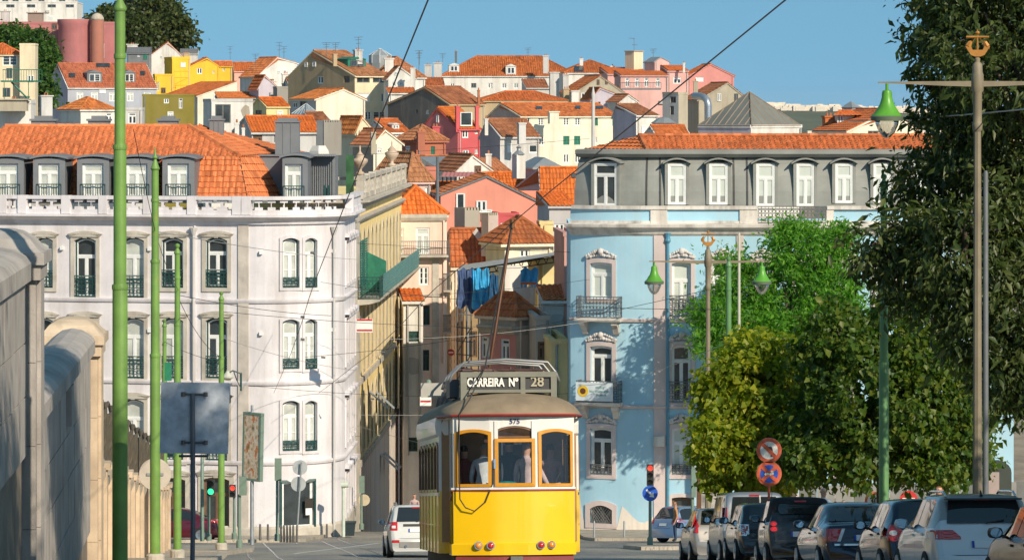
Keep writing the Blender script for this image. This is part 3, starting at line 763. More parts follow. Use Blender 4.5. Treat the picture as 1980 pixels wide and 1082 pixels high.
house('bright yellow flat-roofed tower with fire escape', (318, 333, 368), 845, 114, 110, YEL, 'flat', 18, win=[(359, 166, 363, 170)], chim=[(354, 103, 367, 113, TAN, 4)])
house('bright yellow low annexe left of the yellow tower', (296, 300, 335), 838, 146, 143, YEL, 'flat', 10, win=[(303, 158, 308, 176)])
house('small bright yellow house with orange roof beside the gable', (410, 414, 449), 862, 128, 119, YEL, 'u', 6, ORANGE, dep=6, win=[(431, 132, 435, 138)])
fe = thing('fire_escape', 'thin yellow steel fire escape on the yellow tower', 'fire escape', P(345, 190, 840))
mb = MB()
for y in (138, 150, 165, 176):
    a, b = P(337, y, 840), P(365, y, 840); mb.tube([a, b], .05, 4)
for x in (337, 350, 365): mb.tube([P(x, 134, 840), P(x, 184, 840)], .04, 4)
for y in (150, 165): mb.tube([P(337, y + 13, 840), P(365, y, 840)], .05, 4)
mb.build('frame', YEL, fe)
house('cream house with green balcony stairs at the left edge', (-40, -38, 40), 700, 106, 85, CREAM, 'hip', 4, ORANGE, dep=9, win=[(5, 107, 33, 127, 'grid'), (5, 170, 20, 188, 'dark'), (12, 132, 24, 152, 'dark')])
r, pl, zb, ze = house('cream stair tower with tiled awning at the left edge', (36, 38, 68), 698, 87, 84, CREAM, 'flat', 3, dep=5, win=[])
bl = thing('balcony', 'green steel balcony with steep stair on the cream tower', 'balcony', P(40, 158, 694))
mb = MB(); mb.bx(XK(5, 694), XK(80, 694), .7 * 694 - 2, .7 * 694, ZK(159, 694), ZK(156, 694))
mb.tube([P(22, 159, 692), P(53, 190, 692)], .12, 5)
for x in range(6, 82, 5): mb.tube([P(x, 157, 691), P(x, 135, 691)], .03, 4)
mb.tube([P(5, 135, 691), P(80, 135, 691)], .05, 4)
for x in (8, 55): mb.tube([P(x, 158, 691), P(x, 205, 691)], .05, 4)
mb.build('frame', SHUTG, bl)
house('lilac-walled house with two dormers in a wide red roof', (93, 131, 303), 752, 168, 123, BLUEG, 'u', 24, tilemat((0.46, 0.13, 0.06), age=.1), wall2=LILAC, trim=WHT,
      win=row([155, 183, 218, 252, 285], 178, 196, 13, 'whitec'), skyl=[(133, 143, 145, 151), (271, 139, 280, 147), (186, 124, 212, 131)],
      dorm=[(168, 138, 198, 160, 'grid', DGREY), (238, 138, 262, 160, 'grid', DGREY)])
house('small hip-roofed house with orange brick loft wall', (116, 156, 222), 560, 212, 189, WHT, 'hip', 35, ORANGE, win=[(205, 218, 217, 240, 'white')], chim=[(76, 185, 102, 220, LGREY, -4)])
house('white rendered house with broad parapet at far left', (-20, -18, 60), 540, 200, 193, WHT, 'flat', 4, dep=8, chim=[(-4, 192, 58, 200, STONEW, -2)])
house('white terrace house below the hip-roofed loft', (222, 224, 275), 545, 212, 208, LGREY, 'flat', 4, dep=7, win=[(248, 218, 264, 240, 'white')])
house('olive green flat-roofed house with two small windows', (274, 276, 376), 690, 185, 182, OLIVE, 'flat', 6, dep=10, win=[(317, 191, 327, 200), (346, 190, 353, 210, 'white')])
house('long cream house under one sloping orange roof behind the olive house', (312, 382, 458), 765, 186, 158, PCREAM, 'shedx', 30, ORANGE, win=[(413, 184, 421, 191), (427, 181, 434, 187)])
house('grey-walled house with flat orange roof under the cream slope', (418, 422, 497), 700, 190, 178, GREYW, 'shed', 8, ORANGE, dep=7, chim=[(497, 172, 513, 200, GREYW, 2)])
house('modern glazed terrace with white stair box', (393, 409, 489), 605, 196, 191, WHT, 'flat', 10, win=[(416, 202, 446, 238, 'dark')], trim=LGREY)
house('pale yellow house with low orange roof in the middle left', (487, 515, 560), 640, 205, 189, PYEL, 'u', 26, BRIGHT, apex=500, win=[(494, 213, 506, 222, 'dark')])
house('white house with steep red roof slope under two aerials', (464, 498, 575), 800, 147, 111, WHT, 'v', 28, RUST, apex=536, ye2=122, win=[(536, 137, 541, 142), (548, 136, 553, 141)], skyl=[], ant=[(494, 105, 125), (540, 82, 115), (549, 90, 115)])
house('orange-roofed pink cottage right of the yellow gable', (451, 453, 500), 870, 137, 121, PPINK, 'u', 8, ORANGE, dep=7, ant=[(445, 90, 118)])
house('small white gable with chimneys below the red slope', (482, 500, 536), 700, 168, 146, LILAC, 'v', 20, ORANGE, apex=512, chim=[(514, 157, 535, 172, WHT, 4), (544, 143, 562, 163, WHT, 4), (545, 162, 566, 190, GREYW, -3)])
house('grey concrete house behind small chimneys', (534, 536, 566), 690, 170, 167, GREYW, 'flat', 10, dep=5, win=[(535, 173, 539, 180, 'dark')])
house('house with plain orange roof left of the tan gable', (562, 566, 617), 690, 180, 150, WHT, 'u', 16, ORANGE, dep=8)
house('big tan gabled house with green glazed dormer and cream balcony front', (557, 686, 750), 640, 146, 98, CREAM, 'u', 40, OLD, wall2=TAN, apex=606,  # tan left face carries its shade in the colour; lit front stays cream
      win=[(590, 121, 595, 130), (605, 120, 611, 129), (614, 148, 625, 162, 'small'), (665, 147, 676, 160, 'brown'), (690, 148, 715, 160, 'dark'), (721, 148, 747, 160, 'dark'), (689, 180, 715, 198, 'blind'), (737, 180, 747, 198), (706, 216, 718, 232, 'grid'), (722, 216, 746, 232, 'grid')],
      chim=[(683, 97, 701, 112, LGREY, 6), (643, 105, 652, 116, TAN, 3)], dorm=[(668, 112, 712, 130, 'dark', SHUTG)], ant=[(631, 83, 102), (649, 83, 102), (693, 72, 100)])
# conservatory dome on the skyline
r = thing('roof_lantern', 'pale glass roof lantern on the skyline right of the tan gable', 'lantern', P(735, 117, 700))
mb = MB(); c = P(735, 0, 700); mb.lathe([(1.5, ZK(160, 700)), (1.5, ZK(107, 700)), (.2, ZK(95, 700))], (c.x, c.y, 0), 8); mb.build('glazing', ZINC, r)
mb = MB()
for i in range(8):
    a = 2 * pi * i / 8; mb.tube([Vector((c.x + 1.5 * cos(a), c.y + 1.5 * sin(a), ZK(122, 700))), Vector((c.x + 1.5 * cos(a), c.y + 1.5 * sin(a), ZK(107, 700))), Vector((c.x, c.y, ZK(94, 700)))], .05, 4)
mb.build('glazing_bars', WHITE, r)
house('broad red hip-roofed house right of the roof lantern', (718, 730, 822), 690, 150, 111, WHT, 'hip', 12, OLD, dep=11, ant=[(810, 98, 130)], chim=[(742, 113, 762, 128, WHT, 2)])
house('narrow white gable with three small windows', (749, 751, 802), 630, 150, 128, WHT, 'v', 6, OLD, dep=8, apex=772, win=[(763, 139, 769, 145), (758, 159, 765, 167), (773, 159, 779, 167)], chim=[(793, 132, 804, 160, WHT, -3)])
house('low white lean-to with orange roof below the narrow white gable', (750, 752, 805), 600, 180, 170, WHT, 'shed', 5, ORANGE, dep=6)
house('dark weathered gable wall with brown tile roof', (750, 868, 937), 560, 200, 168, TAN, 'u', 40, OLD, wall2=SHADEW, apex=822, win=[(804, 212, 808, 220, 'dark'), (824, 213, 829, 221, 'small')], chim=[(923, 175, 928, 195, OLD, 3)])  # left gable gets its shade as a darker plaster colour
house('cream gable wall with orange roof and grey end wall', (562, 611, 706), 560, 191, 172, PCREAM, 'v', 26, ORANGE, wall2=LGREY, apex=664, win=[(566, 198, 574, 209, 'small'), (580, 196, 592, 206, 'dark')])
r = thing('glass_skylight', 'small pyramid skylight with white bars in front of the cream gable', 'skylight', P(590, 226, 520))
mb = MB(); a, b, c_, d_ = P(564, 220, 515), P(592, 222, 505), P(616, 219, 515), P(590, 217, 535); ap = P(592, 200, 517)
for q1, q2 in ((a, b), (b, c_), (c_, d_), (d_, a)): mb.face([q1, q2, ap])
mb.build('glazing', ZINC, r); mb = MB()
for q1, q2 in ((a, b), (b, c_)):
    for i in range(6): mb.tube([q1.lerp(q2, i / 5), q1.lerp(q2, i / 5).lerp(ap, .97 if i in (0, 5) else .2 + .75 * (1 - abs(i / 5 - .5) * 2) * .9)], .035, 4)
    mb.face([q1, q2, q2 - Vector((0, 0, 2)), q1 - Vector((0, 0, 2))])
mb.build('frame', WHITE, r)
house('wide bright orange roof behind the grey metal chimneys', (452, 487, 618), 420, 254, 226, LGREY, 'u', 14, BRIGHT, dep=9, apex=475, win=[(489, 261, 507, 275, 'brown'), (530, 262, 545, 275, 'dark')], chim=[(453, 238, 463, 262, WHT, -6), (467, 248, 474, 268, WHT, -6)], ant=[(486, 240, 265)])
house('small cottage with brown roof and white gable behind the concrete stack', (600, 607, 642), 500, 236, 218, LGREY, 'u', 20, OLD, dep=6)
r = thing('chimney_stack', 'stained grey concrete chimney stack above the wide orange roof', 'chimney', P(640, 290, 400))
mb = MB(); x0, x1 = XK(626, 400), XK(659, 400); mb.bx(x0, x1, 280, 281.6, ZK(300, 400), ZK(236, 400))
for i in range(7): mb.bx(x0 + i * .19, x0 + i * .19 + .1, 280, 281.6, ZK(236, 400), ZK(232, 400))
mb.build('shaft', plaster((.36, .33, .29), .9), r); mb = MB(); mb.bx(XK(612, 400), x0 - .01, 280.1, 281.4, ZK(300, 400), ZK(233, 400)); mb.build('flue', DGREY, r)
house('cream gabled house between brown roofs', (650, 690, 720), 470, 250, 226, CREAM, 'v', 30, ORANGE, apex=700)
house('white-gabled house with one dormer in orange roof', (706, 748, 792), 480, 254, 231, WHT, 'u', 30, ORANGE, apex=725, dorm=[(757, 239, 773, 250, 'small', WHT)])
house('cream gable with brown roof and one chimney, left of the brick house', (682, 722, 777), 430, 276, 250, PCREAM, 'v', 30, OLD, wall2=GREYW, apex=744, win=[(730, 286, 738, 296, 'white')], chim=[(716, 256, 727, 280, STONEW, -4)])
house('red brick house with green shutter under brown roof', (768, 805, 862), 440, 272, 243, BRICK, 'hip', 32, OLD, win=[(833, 283, 841, 303, 'shutter'), (783, 282, 793, 303, 'white')], chim=[(805, 255, 822, 272, BRICK, -2)])
house('crimson pink house with big glazed loft window', (817, 885, 928), 520, 247, 208, CRIM, 'u', 40, BRIGHT, wall2=plaster((0.68, 0.2, 0.19), .2), apex=846,
      win=[(894, 251, 906, 267, 'small'), (918, 251, 925, 259), (895, 290, 907, 301, 'small'), (918, 289, 925, 298), (845, 223, 849, 237), (889, 217, 912, 244, 'plain')], chim=[(880, 206, 889, 240, CRIM, 0), (918, 206, 926, 236, CRIM, 2), (833, 245, 850, 265, CRIM, -6)])
house('white palace-like house with long orange hipped roof on the skyline', (853, 856, 1118), 805, 147, 109, WHT, 'hip', 3, ORANGE, dep=11, trim=WHT,
      win=row([948, 953, 975, 998, 1018, 875], 161, 171, 9, 'small') + [(911, 161, 921, 170, 'dark')], dorm=[(868, 124, 888, 140, 'small', WHT), (978, 126, 998, 145, 'small', WHT)], chim=[(820, 126, 836, 147, LGREY, -10), (837, 122, 856, 147, LGREY, -10), (1049, 108, 1062, 132, LGREY, -4), (879, 100, 884, 112, IRON, 8)], ant=[(811, 98, 120), (1021, 93, 112), (856, 104, 120)])
house('white house under the palace roof with brown balcony', (796, 800, 862), 700, 170, 150, WHT, 'shed', 5, RUST, dep=7)
house('pale skyline house with two hipped orange roofs and white chimney', (1088, 1092, 1205), 780, 141, 117, WHT, 'hip', 6, ORANGE, dep=10, chim=[(1120, 114, 1128, 127, WHT, 4), (1180, 128, 1189, 140, PCREAM, -6)], skyl=[(1110, 130, 1128, 140)])
r = thing('stair_tower', 'tan flat-topped tower rising above the pink skyline houses', 'tower', P(1226, 135, 770))
mb = MB(); c = P(1226, 0, 770); M = Matrix.Translation((c.x, c.y, 0)) @ Matrix.Rotation(radians(42), 4, 'Z'); mb.bx(-.95, .95, -.95, .95, ZK(150, 770), ZK(100, 770), M); mb.build('wall', CREAM, r)
mb = MB(); mb.bx(-1.08, 1.08, -1.08, 1.08, ZK(100, 770), ZK(98.5, 770), M); mb.build('coping', TAN, r)
mb = MB(); mb.tube([Vector((c.x, c.y, ZK(99, 770))), Vector((c.x, c.y, ZK(73, 770)))], .03, 5); mb.tube([Vector((c.x - .8, c.y, ZK(74, 770))), Vector((c.x + .1, c.y, ZK(75, 770)))], .03, 4); mb.tube([Vector((c.x - .3, c.y, ZK(87, 770))), Vector((c.x + .5, c.y, ZK(87, 770)))], .03, 4); mb.build('antenna', IRON, r)
house('small pink skyline house with grey roof beside the tan tower', (1246, 1266, 1294), 790, 118, 110, PPINK, 'v', 30, ZINC, apex=1278, win=[], rows=False, trim=ZINC, ant=[(1263, 95, 110)])
house('orange-roofed pink house left of the tan tower', (1170, 1175, 1254), 760, 143, 131, PPINK, 'shed', 6, ORANGE, dep=9)
house('pale pink house with long balcony and French windows', (1196, 1200, 1292), 735, 146, 138, PPINK, 'shed', 4, RUST, dep=9, win=row([1213, 1232, 1250, 1272], 151, 168, 8, 'white'), chim=[(1320, 122, 1325, 130, WHT, 5)])
bl = thing('balcony', 'dark railed balcony along the pale pink house', 'balcony', P(1240, 172, 728)); mb = MB()
mb.bx(XK(1198, 728), XK(1278, 728), .7 * 728 - .2, .7 * 728 + 1.2, ZK(174, 728), ZK(171, 728)); mb.build('slab', DGREY, bl); mb = MB(); mb.tube([P(1198, 160, 728), P(1278, 160, 728)], .04, 4)
for x in range(1198, 1280, 3): mb.tube([P(x, 160, 728), P(x, 172, 728)], .02, 4)
mb.build('railing', IRON, bl)
house('pink house with white window below orange roof on the skyline', (1288, 1291, 1331), 742, 137, 127, PPINK, 'shed', 4, ORANGE, dep=9, win=[(1302, 149, 1317, 162, 'white')])
house('deep pink gabled house at the right end of the skyline', (1326, 1330, 1419), 745, 146, 124, plaster((0.66, .28, .25), .2), 'v', 5, ORANGE, dep=9, apex=1374, win=[(1345, 149, 1361, 158, 'blind')])
house('weathered stone gable with two small windows and rusty roof', (1349, 1351, 1447), 640, 192, 160, STONEW, 'v', 10, OLD, dep=9, apex=1407, win=[(1387, 181, 1394, 196, 'small'), (1420, 181, 1427, 195, 'dark')], chim=[(1340, 157, 1350, 172, STONEW, 2)])
house('narrow grey stone house with scaffold left of the stone gable', (1281, 1312, 1330), 632, 182, 178, STONEW, 'flat', 40, wall2=LGREY, win=[(1296, 187, 1307, 199, 'dark'), (1296, 205, 1303, 222, 'dark')])
r = thing('ventilation_duct', 'big grey bent ventilation duct in front of the stone gable', 'duct', P(1369, 235, 600))
mb = MB(); pts = [P(1342, 186, 605), P(1352, 186, 603), P(1361, 188, 601), P(1367, 194, 600), P(1369, 203, 600), P(1369, 240, 600)]; mb.tube(pts, .42, 12)
for i in range(9): mb.tube([P(1369, 206 + i * 4, 600), P(1369, 207 + i * 4, 600)], .45, 12)
mb.build('pipe', plain('duct_metal', (.36, .40, .45), .35, .6), r, smooth=True, sharp=50)
house('low brown-roofed house in the centre below the palace', (928, 934, 1095), 650, 195, 177, TAN, 'hip', 10, ORANGE, dep=7, wall2=GREYW)
house('pale stone gable with two openings in the upper middle', (1098, 1112, 1206), 690, 178, 147, STONEW, 'v', 14, RUST, apex=1161, dep=8, win=[(1154, 154, 1159, 164, 'brown'), (1170, 154, 1175, 163, 'brown')], chim=[(1061, 140, 1082, 196, LGREY, -6), (1087, 145, 1100, 200, LGREY, -8), (1088, 172, 1101, 205, TAN, -12), (1103, 176, 1120, 205, WHT, -14)])
house('brown lean-to roof beside the tall chimneys', (1015, 1018, 1062), 700, 170, 153, LGREY, 'shed', 6, OLD, dep=6)
house('lilac white gable wall with jagged parapet in the upper right', (1140, 1145, 1212), 640, 190, 170, LILAC, 'v', 8, ORANGE, apex=1160, dep=8, win=[(1156, 197, 1161, 202, 'dark'), (1183, 197, 1187, 203, 'dark')])
house('small white houses cluster with orange roof patch', (1190, 1200, 1232), 630, 195, 183, WHT, 'v', 14, OLD, apex=1215, dep=6)
house('white house with dark red roof slope at right of the cream tenement', (1185, 1230, 1272), 560, 222, 202, WHT, 'u', 30, OLD, wall2=LILAC, apex=1192, win=[])
house('small white gable in front of grey lantern roof', (1243, 1270, 1335), 470, 262, 243, WHT, 'u', 24, ORANGE, apex=1258)
r = thing('roof_lantern', 'grey zinc lantern roof near the stone gable on the right', 'lantern', P(1283, 245, 500)); mb = MB(); c = P(1283, 0, 500)
mb.lathe([(1.1, ZK(250, 500)), (1.1, ZK(239, 500)), (1.25, ZK(238, 500)), (.5, ZK(228, 500)), (.05, ZK(226, 500))], (c.x, c.y, 0), 8); mb.build('glazing', ZINC, r)
house('long cream tenement with green shutters in the centre', (944, 1006, 1196), 600, 224, 200, PCREAM, 'u', 28, RUST, wall2=plaster((.5, .38, .34), .5), apex=968,  # left gable's shade is painted as a darker plaster
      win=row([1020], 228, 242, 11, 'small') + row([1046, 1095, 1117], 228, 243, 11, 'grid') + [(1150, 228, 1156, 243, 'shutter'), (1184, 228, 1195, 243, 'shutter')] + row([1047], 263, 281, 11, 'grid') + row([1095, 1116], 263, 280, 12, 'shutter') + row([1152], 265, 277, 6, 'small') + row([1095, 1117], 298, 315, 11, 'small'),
      skyl=[(1036, 208, 1048, 213), (1112, 207, 1122, 212), (1152, 207, 1166, 212)], chim=[(1059, 216, 1081, 226, PCREAM, -2)])
r = thing('flue_pipe', 'tall weathered cylindrical flue in front of the cream tenement', 'flue', P(1147, 290, 440)); mb = MB(); c = P(1147, 0, 440)
mb.lathe([(.16, ZK(300, 440)), (.14, ZK(190, 440)), (.17, ZK(186, 440)), (.17, ZK(182, 440)), (.12, ZK(178, 440)), (.03, ZK(166, 440))], (c.x, c.y, 0), 10); mb.build('pipe', LGREY, r, smooth=True, sharp=40)
house('lilac and grey house with mossy roof and glazed bay', (928, 967, 1043), 480, 262, 231, LGREY, 'u', 34, OLD, wall2=plaster((.44, .36, .38), .6), apex=942, win=[(981, 276, 991, 295, 'blind'), (1023, 280, 1040, 296, 'plain'), (1000, 300, 1008, 312, 'small')], chim=[(1000, 238, 1017, 262, LGREY, -2), (936, 230, 944, 245, WHT, 0)])
house('big glass-roofed pavilion annexe wall in white below the pyramid', (1350, 1452, 1550), 336, 246, 243, WHT, 'flat', 45, cat='building', wall2=LILAC, win=[])
r = thing('glass_pyramid', 'large bronze-tinted glass pyramid roof on a white base', 'skylight', P(1452, 246, 336))
t = radians(45); k = 336; P0 = P(1452, 243, k); U = Vector((cos(t), sin(t), 0)); V = Vector((-sin(t), cos(t), 0))
Lr = ((1548 - CX) / FPX * P0.y - P0.x) / (cos(t) - (1548 - CX) / FPX * sin(t)); Ll = (P0.x - (1350 - CX) / FPX * P0.y) / (sin(t) + (1350 - CX) / FPX * cos(t))
R_, Q_ = P0 + U * Lr, P0 + V * Ll; B_ = Q_ + U * Lr; ap = (R_ + Q_) / 2; ap.z = (HY - 178) * ap.y / FPX
mb = MB()
for a, b in ((Q_, P0), (P0, R_), (R_, B_), (B_, Q_)): mb.face([a, b, ap])
gm = plain('bronze_glazing', (0.24, 0.235, 0.20), rough=.25, metal=.2, var=.15, sc=.5); mb.build('glazing', gm, r); mb = MB()
for a, b in ((Q_, P0), (P0, R_)):
    for i in range(0, 9):
        f = i / 8; s_ = a.lerp(b, f); e_ = s_.lerp(ap, 1) if i in (0, 8) else (a.lerp(ap, 2 * f) if f < .5 else b.lerp(ap, 2 * (1 - f)))
        if f == .5: e_ = ap
        mb.tube([s_, e_.lerp(s_, .0)], .045, 4)
    mb.tube([a, b], .08, 5)
mb.build('glazing_bars', plain('bar_rust', (.22, .17, .13), .6), r)
house('cream gabled house with red roof and dormer at far right', (1575, 1640, 1772), 420, 252, 212, PCREAM, 'v', 30, RUST, apex=1722, dorm=[], win=[(1678, 253, 1699, 262, 'dark')], chim=[(1590, 225, 1615, 240, RUST, 8)])
r = thing('roof_lantern', 'small grey cupola on the ridge of the cream far right house', 'lantern', P(1646, 217, 436)); mb = MB(); c = P(1646, 0, 436)
mb.lathe([(.78, ZK(222, 436)), (.78, ZK(209, 436)), (.9, ZK(208, 436)), (.05, ZK(196, 436))], (c.x, c.y, 0), 4); mb.build('roof', ZINC, r)
r = thing('dormer_window', 'cream dormer with orange roof on the far right house', 'dormer', P(1640, 245, 424)); k = 425
mb = MB(); mb.bx(XK(1618, k), XK(1652, k), .7 * k, .7 * k + 3, ZK(243, k), ZK(222, k)); mb.build('wall', PCREAM, r)
mb = MB(); tiles(mb, [P(1612, 223, k - 1), P(1668, 223, k - 1), P(1664, 213, k + 5), P(1626, 213, k + 5)], .3, .4, .05, 3); tag(mb.build('roof_tiles', ORANGE, r), kind='stuff')
pl_ = Plan([(XK(1618, k), .7 * k), (XK(1652, k), .7 * k)]); window(r, pl_, pl_.uofpx(1625), ZK(240, k), .5, .7, 'small', dep=-.02)
# ------------------------------------------------------------------ middle distance, above the street
house('brown tile roof with zinc edge above the silver flue', (799, 806, 872), 430, 326, 302, LGREY, 'u', 16, OLD, dep=7, apex=802)
house('grey zinc-roofed studio beside the white gable', (845, 850, 906), 420, 326, 303, WHT, 'shed', 16, ZINC, rows=False, dep=6, trim=ZINC)
house('white gable with yellow recess beside brown roof', (872, 884, 952), 410, 328, 300, WHT, 'v', 16, OLD, apex=914, dep=7, win=[(944, 326, 948, 336, 'small'), (918, 320, 930, 336, 'brown')])
house('small house with brown roof behind the white stack', (938, 946, 990), 420, 333, 306, WHT, 'shed', 10, OLD, dep=8, chim=[(938, 298, 951, 335, WHT, -6)])
r = thing('chimney_stack', 'square white chimney stack with cowl in the centre', 'chimney', P(1003, 340, 390)); mb = MB(); c = P(1003, 0, 390)
M = Matrix.Translation((c.x, c.y, 0)) @ Matrix.Rotation(radians(30), 4, 'Z'); mb.bx(-.38, .38, -.36, .36, ZK(345, 390), ZK(299, 390), M); mb.build('shaft', WHT, r)
mb = MB(); mb.lathe([(.5, ZK(299, 390)), (.15, ZK(291, 390)), (.12, ZK(287, 390)), (.22, ZK(285, 390)), (.02, ZK(281, 390))], (c.x, c.y, 0), 8); mb.build('cowl', ZINC, r)
house('white loft with grey glazed hip roof in the centre', (1028, 1034, 1085), 400, 323, 303, LILAC, 'hip', 14, ZINC, rows=False, dep=5, trim=ZINC)
house('orange hipped roof house with low dormer right of the pink gable', (1040, 1046, 1126), 392, 372, 325, plaster((.56, .54, .55), .3), 'u', 14, BRIGHT, dep=9, apex=1044, skyl=[(1066, 372, 1080, 380), (1104, 336, 1118, 344)])
house('orange-roofed house with white eaves behind the pink gable', (928, 938, 1048), 402, 363, 335, WHT, 'u', 10, BRIGHT, dep=8, apex=933)
house('grey house with arched white window between pink gable and blue corner', (1058, 1062, 1112), 340, 398, 372, plaster((.50, .48, .48), .3), 'shed', 6, BRIGHT, dep=7, win=[(1072, 433, 1092, 478, 'grid')])
house('big salmon pink gable wall with white-framed window', (848, 852, 1062), 372, 374, 339, SALMON, 'v', 5, RUST, dep=8, apex=941, ye2=398, win=[(921, 388, 941, 411, 'small'), (882, 374, 899, 412, 'plain')], trim=DGREY)
r = thing('roof_canopy', 'red corrugated canopy on posts behind the salmon gable', 'canopy', P(890, 350, 385)); mb = MB()
tiles(mb, [P(851, 342, 384), P(925, 342, 384), P(932, 333, 396), P(856, 333, 396)], .3, 3, .04, 2, .0); mb.build('sheet', plain('red_sheet', (.6, .2, .15), .5), r); mb = MB()
for x in range(856, 925, 8): mb.tube([P(x, 342, 385), P(x, 354, 385)], .05, 4)
mb.build('post', DGREY, r)
house('plain house with orange tiles under the canopy', (838, 842, 900), 388, 372, 352, SALMON, 'shed', 4, BRIGHT, dep=7)
house('terracotta-walled house behind the silver flue', (806, 812, 848), 395, 328, 322, plaster((.6, .22, .16), .3), 'flat', 10, dep=5)
r = thing('flue_pipe', 'shiny silver ribbed flue above the pale pink corner house', 'flue', P(846, 400, 330)); mb = MB(); c = P(846, 0, 330)
mb.lathe([(.1, ZK(402, 330)), (.1, ZK(304, 330)), (.11, ZK(303, 330))], (c.x, c.y, 0), 10); mb.build('pipe', plain('flue_steel', (.4, .45, .5), .3, .8), r, smooth=True, sharp=40)
house('house with broad orange slope behind the yellow building', (720, 790, 833), 380, 352, 296, plaster((.66, .5, .47), .5), 'hip', 34, OLD, win=[(822, 362, 832, 384, 'blind')])
house('house under rusty orange slope with white parapet', (870, 874, 960), 322, 505, 444, PCREAM, 'u', 6, RUST, dep=10, apex=871)
r = thing('parapet_wall', 'sloping white parapet along the rusty orange roof', 'wall', P(945, 505, 320)); k = 321; mb = MB()
mb.prism([(XK(921, k), ZK(441, k)), (XK(964, k), ZK(497, k)), (XK(964, k), ZK(506, k)), (XK(953, k), ZK(506, k)), (XK(914, k), ZK(450, k))], .7 * k, .7 * k + .5, lambda a, b, d: Vector((a, d, b))); mb.build('coping', LGREY, r)
for lab, x0, x1, y0, y1, k, mm in (('weathered concrete chimney block left of the hip-roofed pavilion', 878, 928, 404, 446, 332, plaster((.40, .36, .30), .9)), ('tall dark-stained chimney beside the hip-roofed pavilion', 930, 964, 414, 470, 312, plaster((.5, .4, .35), .9))):
    r = thing('chimney_stack', lab, 'chimney', P((x0 + x1) / 2, y1, k)); mb = MB(); c = P((x0 + x1) / 2, 0, k); w = (x1 - x0) / S(k)
    M = Matrix.Translation((c.x, c.y, 0)) @ Matrix.Rotation(radians(38), 4, 'Z'); mb.bx(-w * .36, w * .36, -w * .33, w * .33, ZK(y1 + 25, k), ZK(y0 + 2, k), M); mb.build('shaft', mm, r)
    mb = MB()
    for i in range(5): mb.bx(-w * .36 + i * w * .15, -w * .36 + i * w * .15 + w * .09, -w * .33, w * .33, ZK(y0 + 2, k), ZK(y0 - 3, k), M)
    mb.build('chimney_pot', STONEW, r)
house('crimson wall fragment with tiny white window behind the pavilion', (958, 962, 1004), 318, 416, 412, CRIM, 'flat', 6, dep=3, win=[(974, 430, 981, 440)])
house('cream pavilion with steep tiled pyramid roof', (956, 976, 1068), 298, 471, 420, PCREAM, 'hip', 18, RUST, dep=3.6, ov=.35, win=[(1005, 483, 1024, 498, 'small')])
house('ochre wall piece with broken top right of the pavilion', (1042, 1045, 1070), 300, 432, 429, PYEL, 'flat', 8, dep=1.2)
house('plain ochre house wall under the grey canopy', (1036, 1040, 1092), 285, 506, 503, PYEL, 'flat', 6, dep=5)
# grey sheet canopy with steel truss, tarpaulins
r = thing('canopy', 'long grey sheet canopy on a thin steel truss above blue tarpaulins', 'canopy', P(1000, 530, 278)); mb = MB()
a, b, c_, d_ = P(886, 524, 276), P(1098, 489, 276), P(1096, 484, 292), P(892, 512, 292)
mb.face([a, b, c_, d_]); mb.face([p - Vector((0, 0, .05)) for p in (d_, c_, b, a)]); mb.build('sheet', plain('grey_sheet', (.40, .39, .36), .6, .1, var=.3, sc=1.5), r); mb = MB()
for o in (0, 9):
    mb.tube([P(886, 526 + o * 1.1, 277), P(1090, 494 + o * 1.1, 277)], .035, 4)
for i in range(24):
    x = 900 + i * 8; y = 526 - (x - 886) * .157; mb.tube([P(x, y, 277), P(x + (4 if i % 2 else -4), y + 10, 277)], .025, 4)
mb.build('truss', plain('rust_steel', (.16, .11, .07), .8, var=.3), r)
def tarp(label, x0, x1, y0, y1, k, col, slant=0.0):
    mb = MB(); n, m = 22, 12; base = 0
    for j in range(m + 1):
        for i in range(n + 1):
            u, v = i / n, j / m; x = x0 + (x1 - x0) * u; yb = y1 + slant * u + 6 * sin(u * 9) * v
            p = P(x + 2.5 * sin(v * 5 + u * 8) * v, y0 + 3 * sin(u * 13) * (1 - v) + (yb - y0) * v, k); p.y += .10 * sin(u * 17 + v * 3) * (.4 + .6 * v) + .04 * sin(u * 41 - v * 6); mb.vert(p)
    for j in range(m):
        for i in range(n): mb.idx((j * (n + 1) + i, j * (n + 1) + i + 1, (j + 1) * (n + 1) + i + 1, (j + 1) * (n + 1) + i))
    o = mb.build('tarpaulin', col, smooth=True); tag(o, label, 'tarpaulin')
TB = plain('blue_tarpaulin', (.05, .38, .70), .4, var=.35, sc=2); TN = plain('navy_tarpaulin', (.06, .10, .22), .5, var=.4, sc=2)
tarp('dark navy tarpaulin hanging at the left end of the canopy', 884, 918, 520, 588, 272, TN, 14); tarp('bright blue tarpaulin hanging from the canopy beside the navy one', 914, 946, 520, 594, 271, TB)
tarp('deep blue tarpaulin between the bright one and the white chimney', 942, 972, 530, 600, 273, plain('deep_blue_tarp', (.02, .09, .2), .4, var=.3)); tarp('smaller bright blue tarpaulin right of the white chimney', 1002, 1041, 519, 556, 275, TB, -6)
r = thing('chimney_stack', 'tall plain white chimney block in front of the tarpaulins', 'chimney', P(985, 590, 268)); mb = MB(); c = P(985, 0, 268); M = Matrix.Translation((c.x, c.y, 0)) @ Matrix.Rotation(radians(25), 4, 'Z')
mb.bx(-.45, .45, -.4, .4, ZK(612, 268), ZK(517, 268), M); mb.build('shaft', WHT, r); mb = MB(); mb.bx(-.5, .5, -.45, .45, ZK(517, 268), ZK(514, 268), M); mb.build('cap', WHT, r)
r = thing('chimney_stack', 'low white chimney with slots and tile cap beside the tall white block', 'chimney', P(1019, 570, 272)); mb = MB()
mb.bx(XK(1003, 272), XK(1035, 272), .7 * 272, .7 * 272 + .5, ZK(590, 272), ZK(556, 272)); mb.build('shaft', WHT, r); mb = MB()
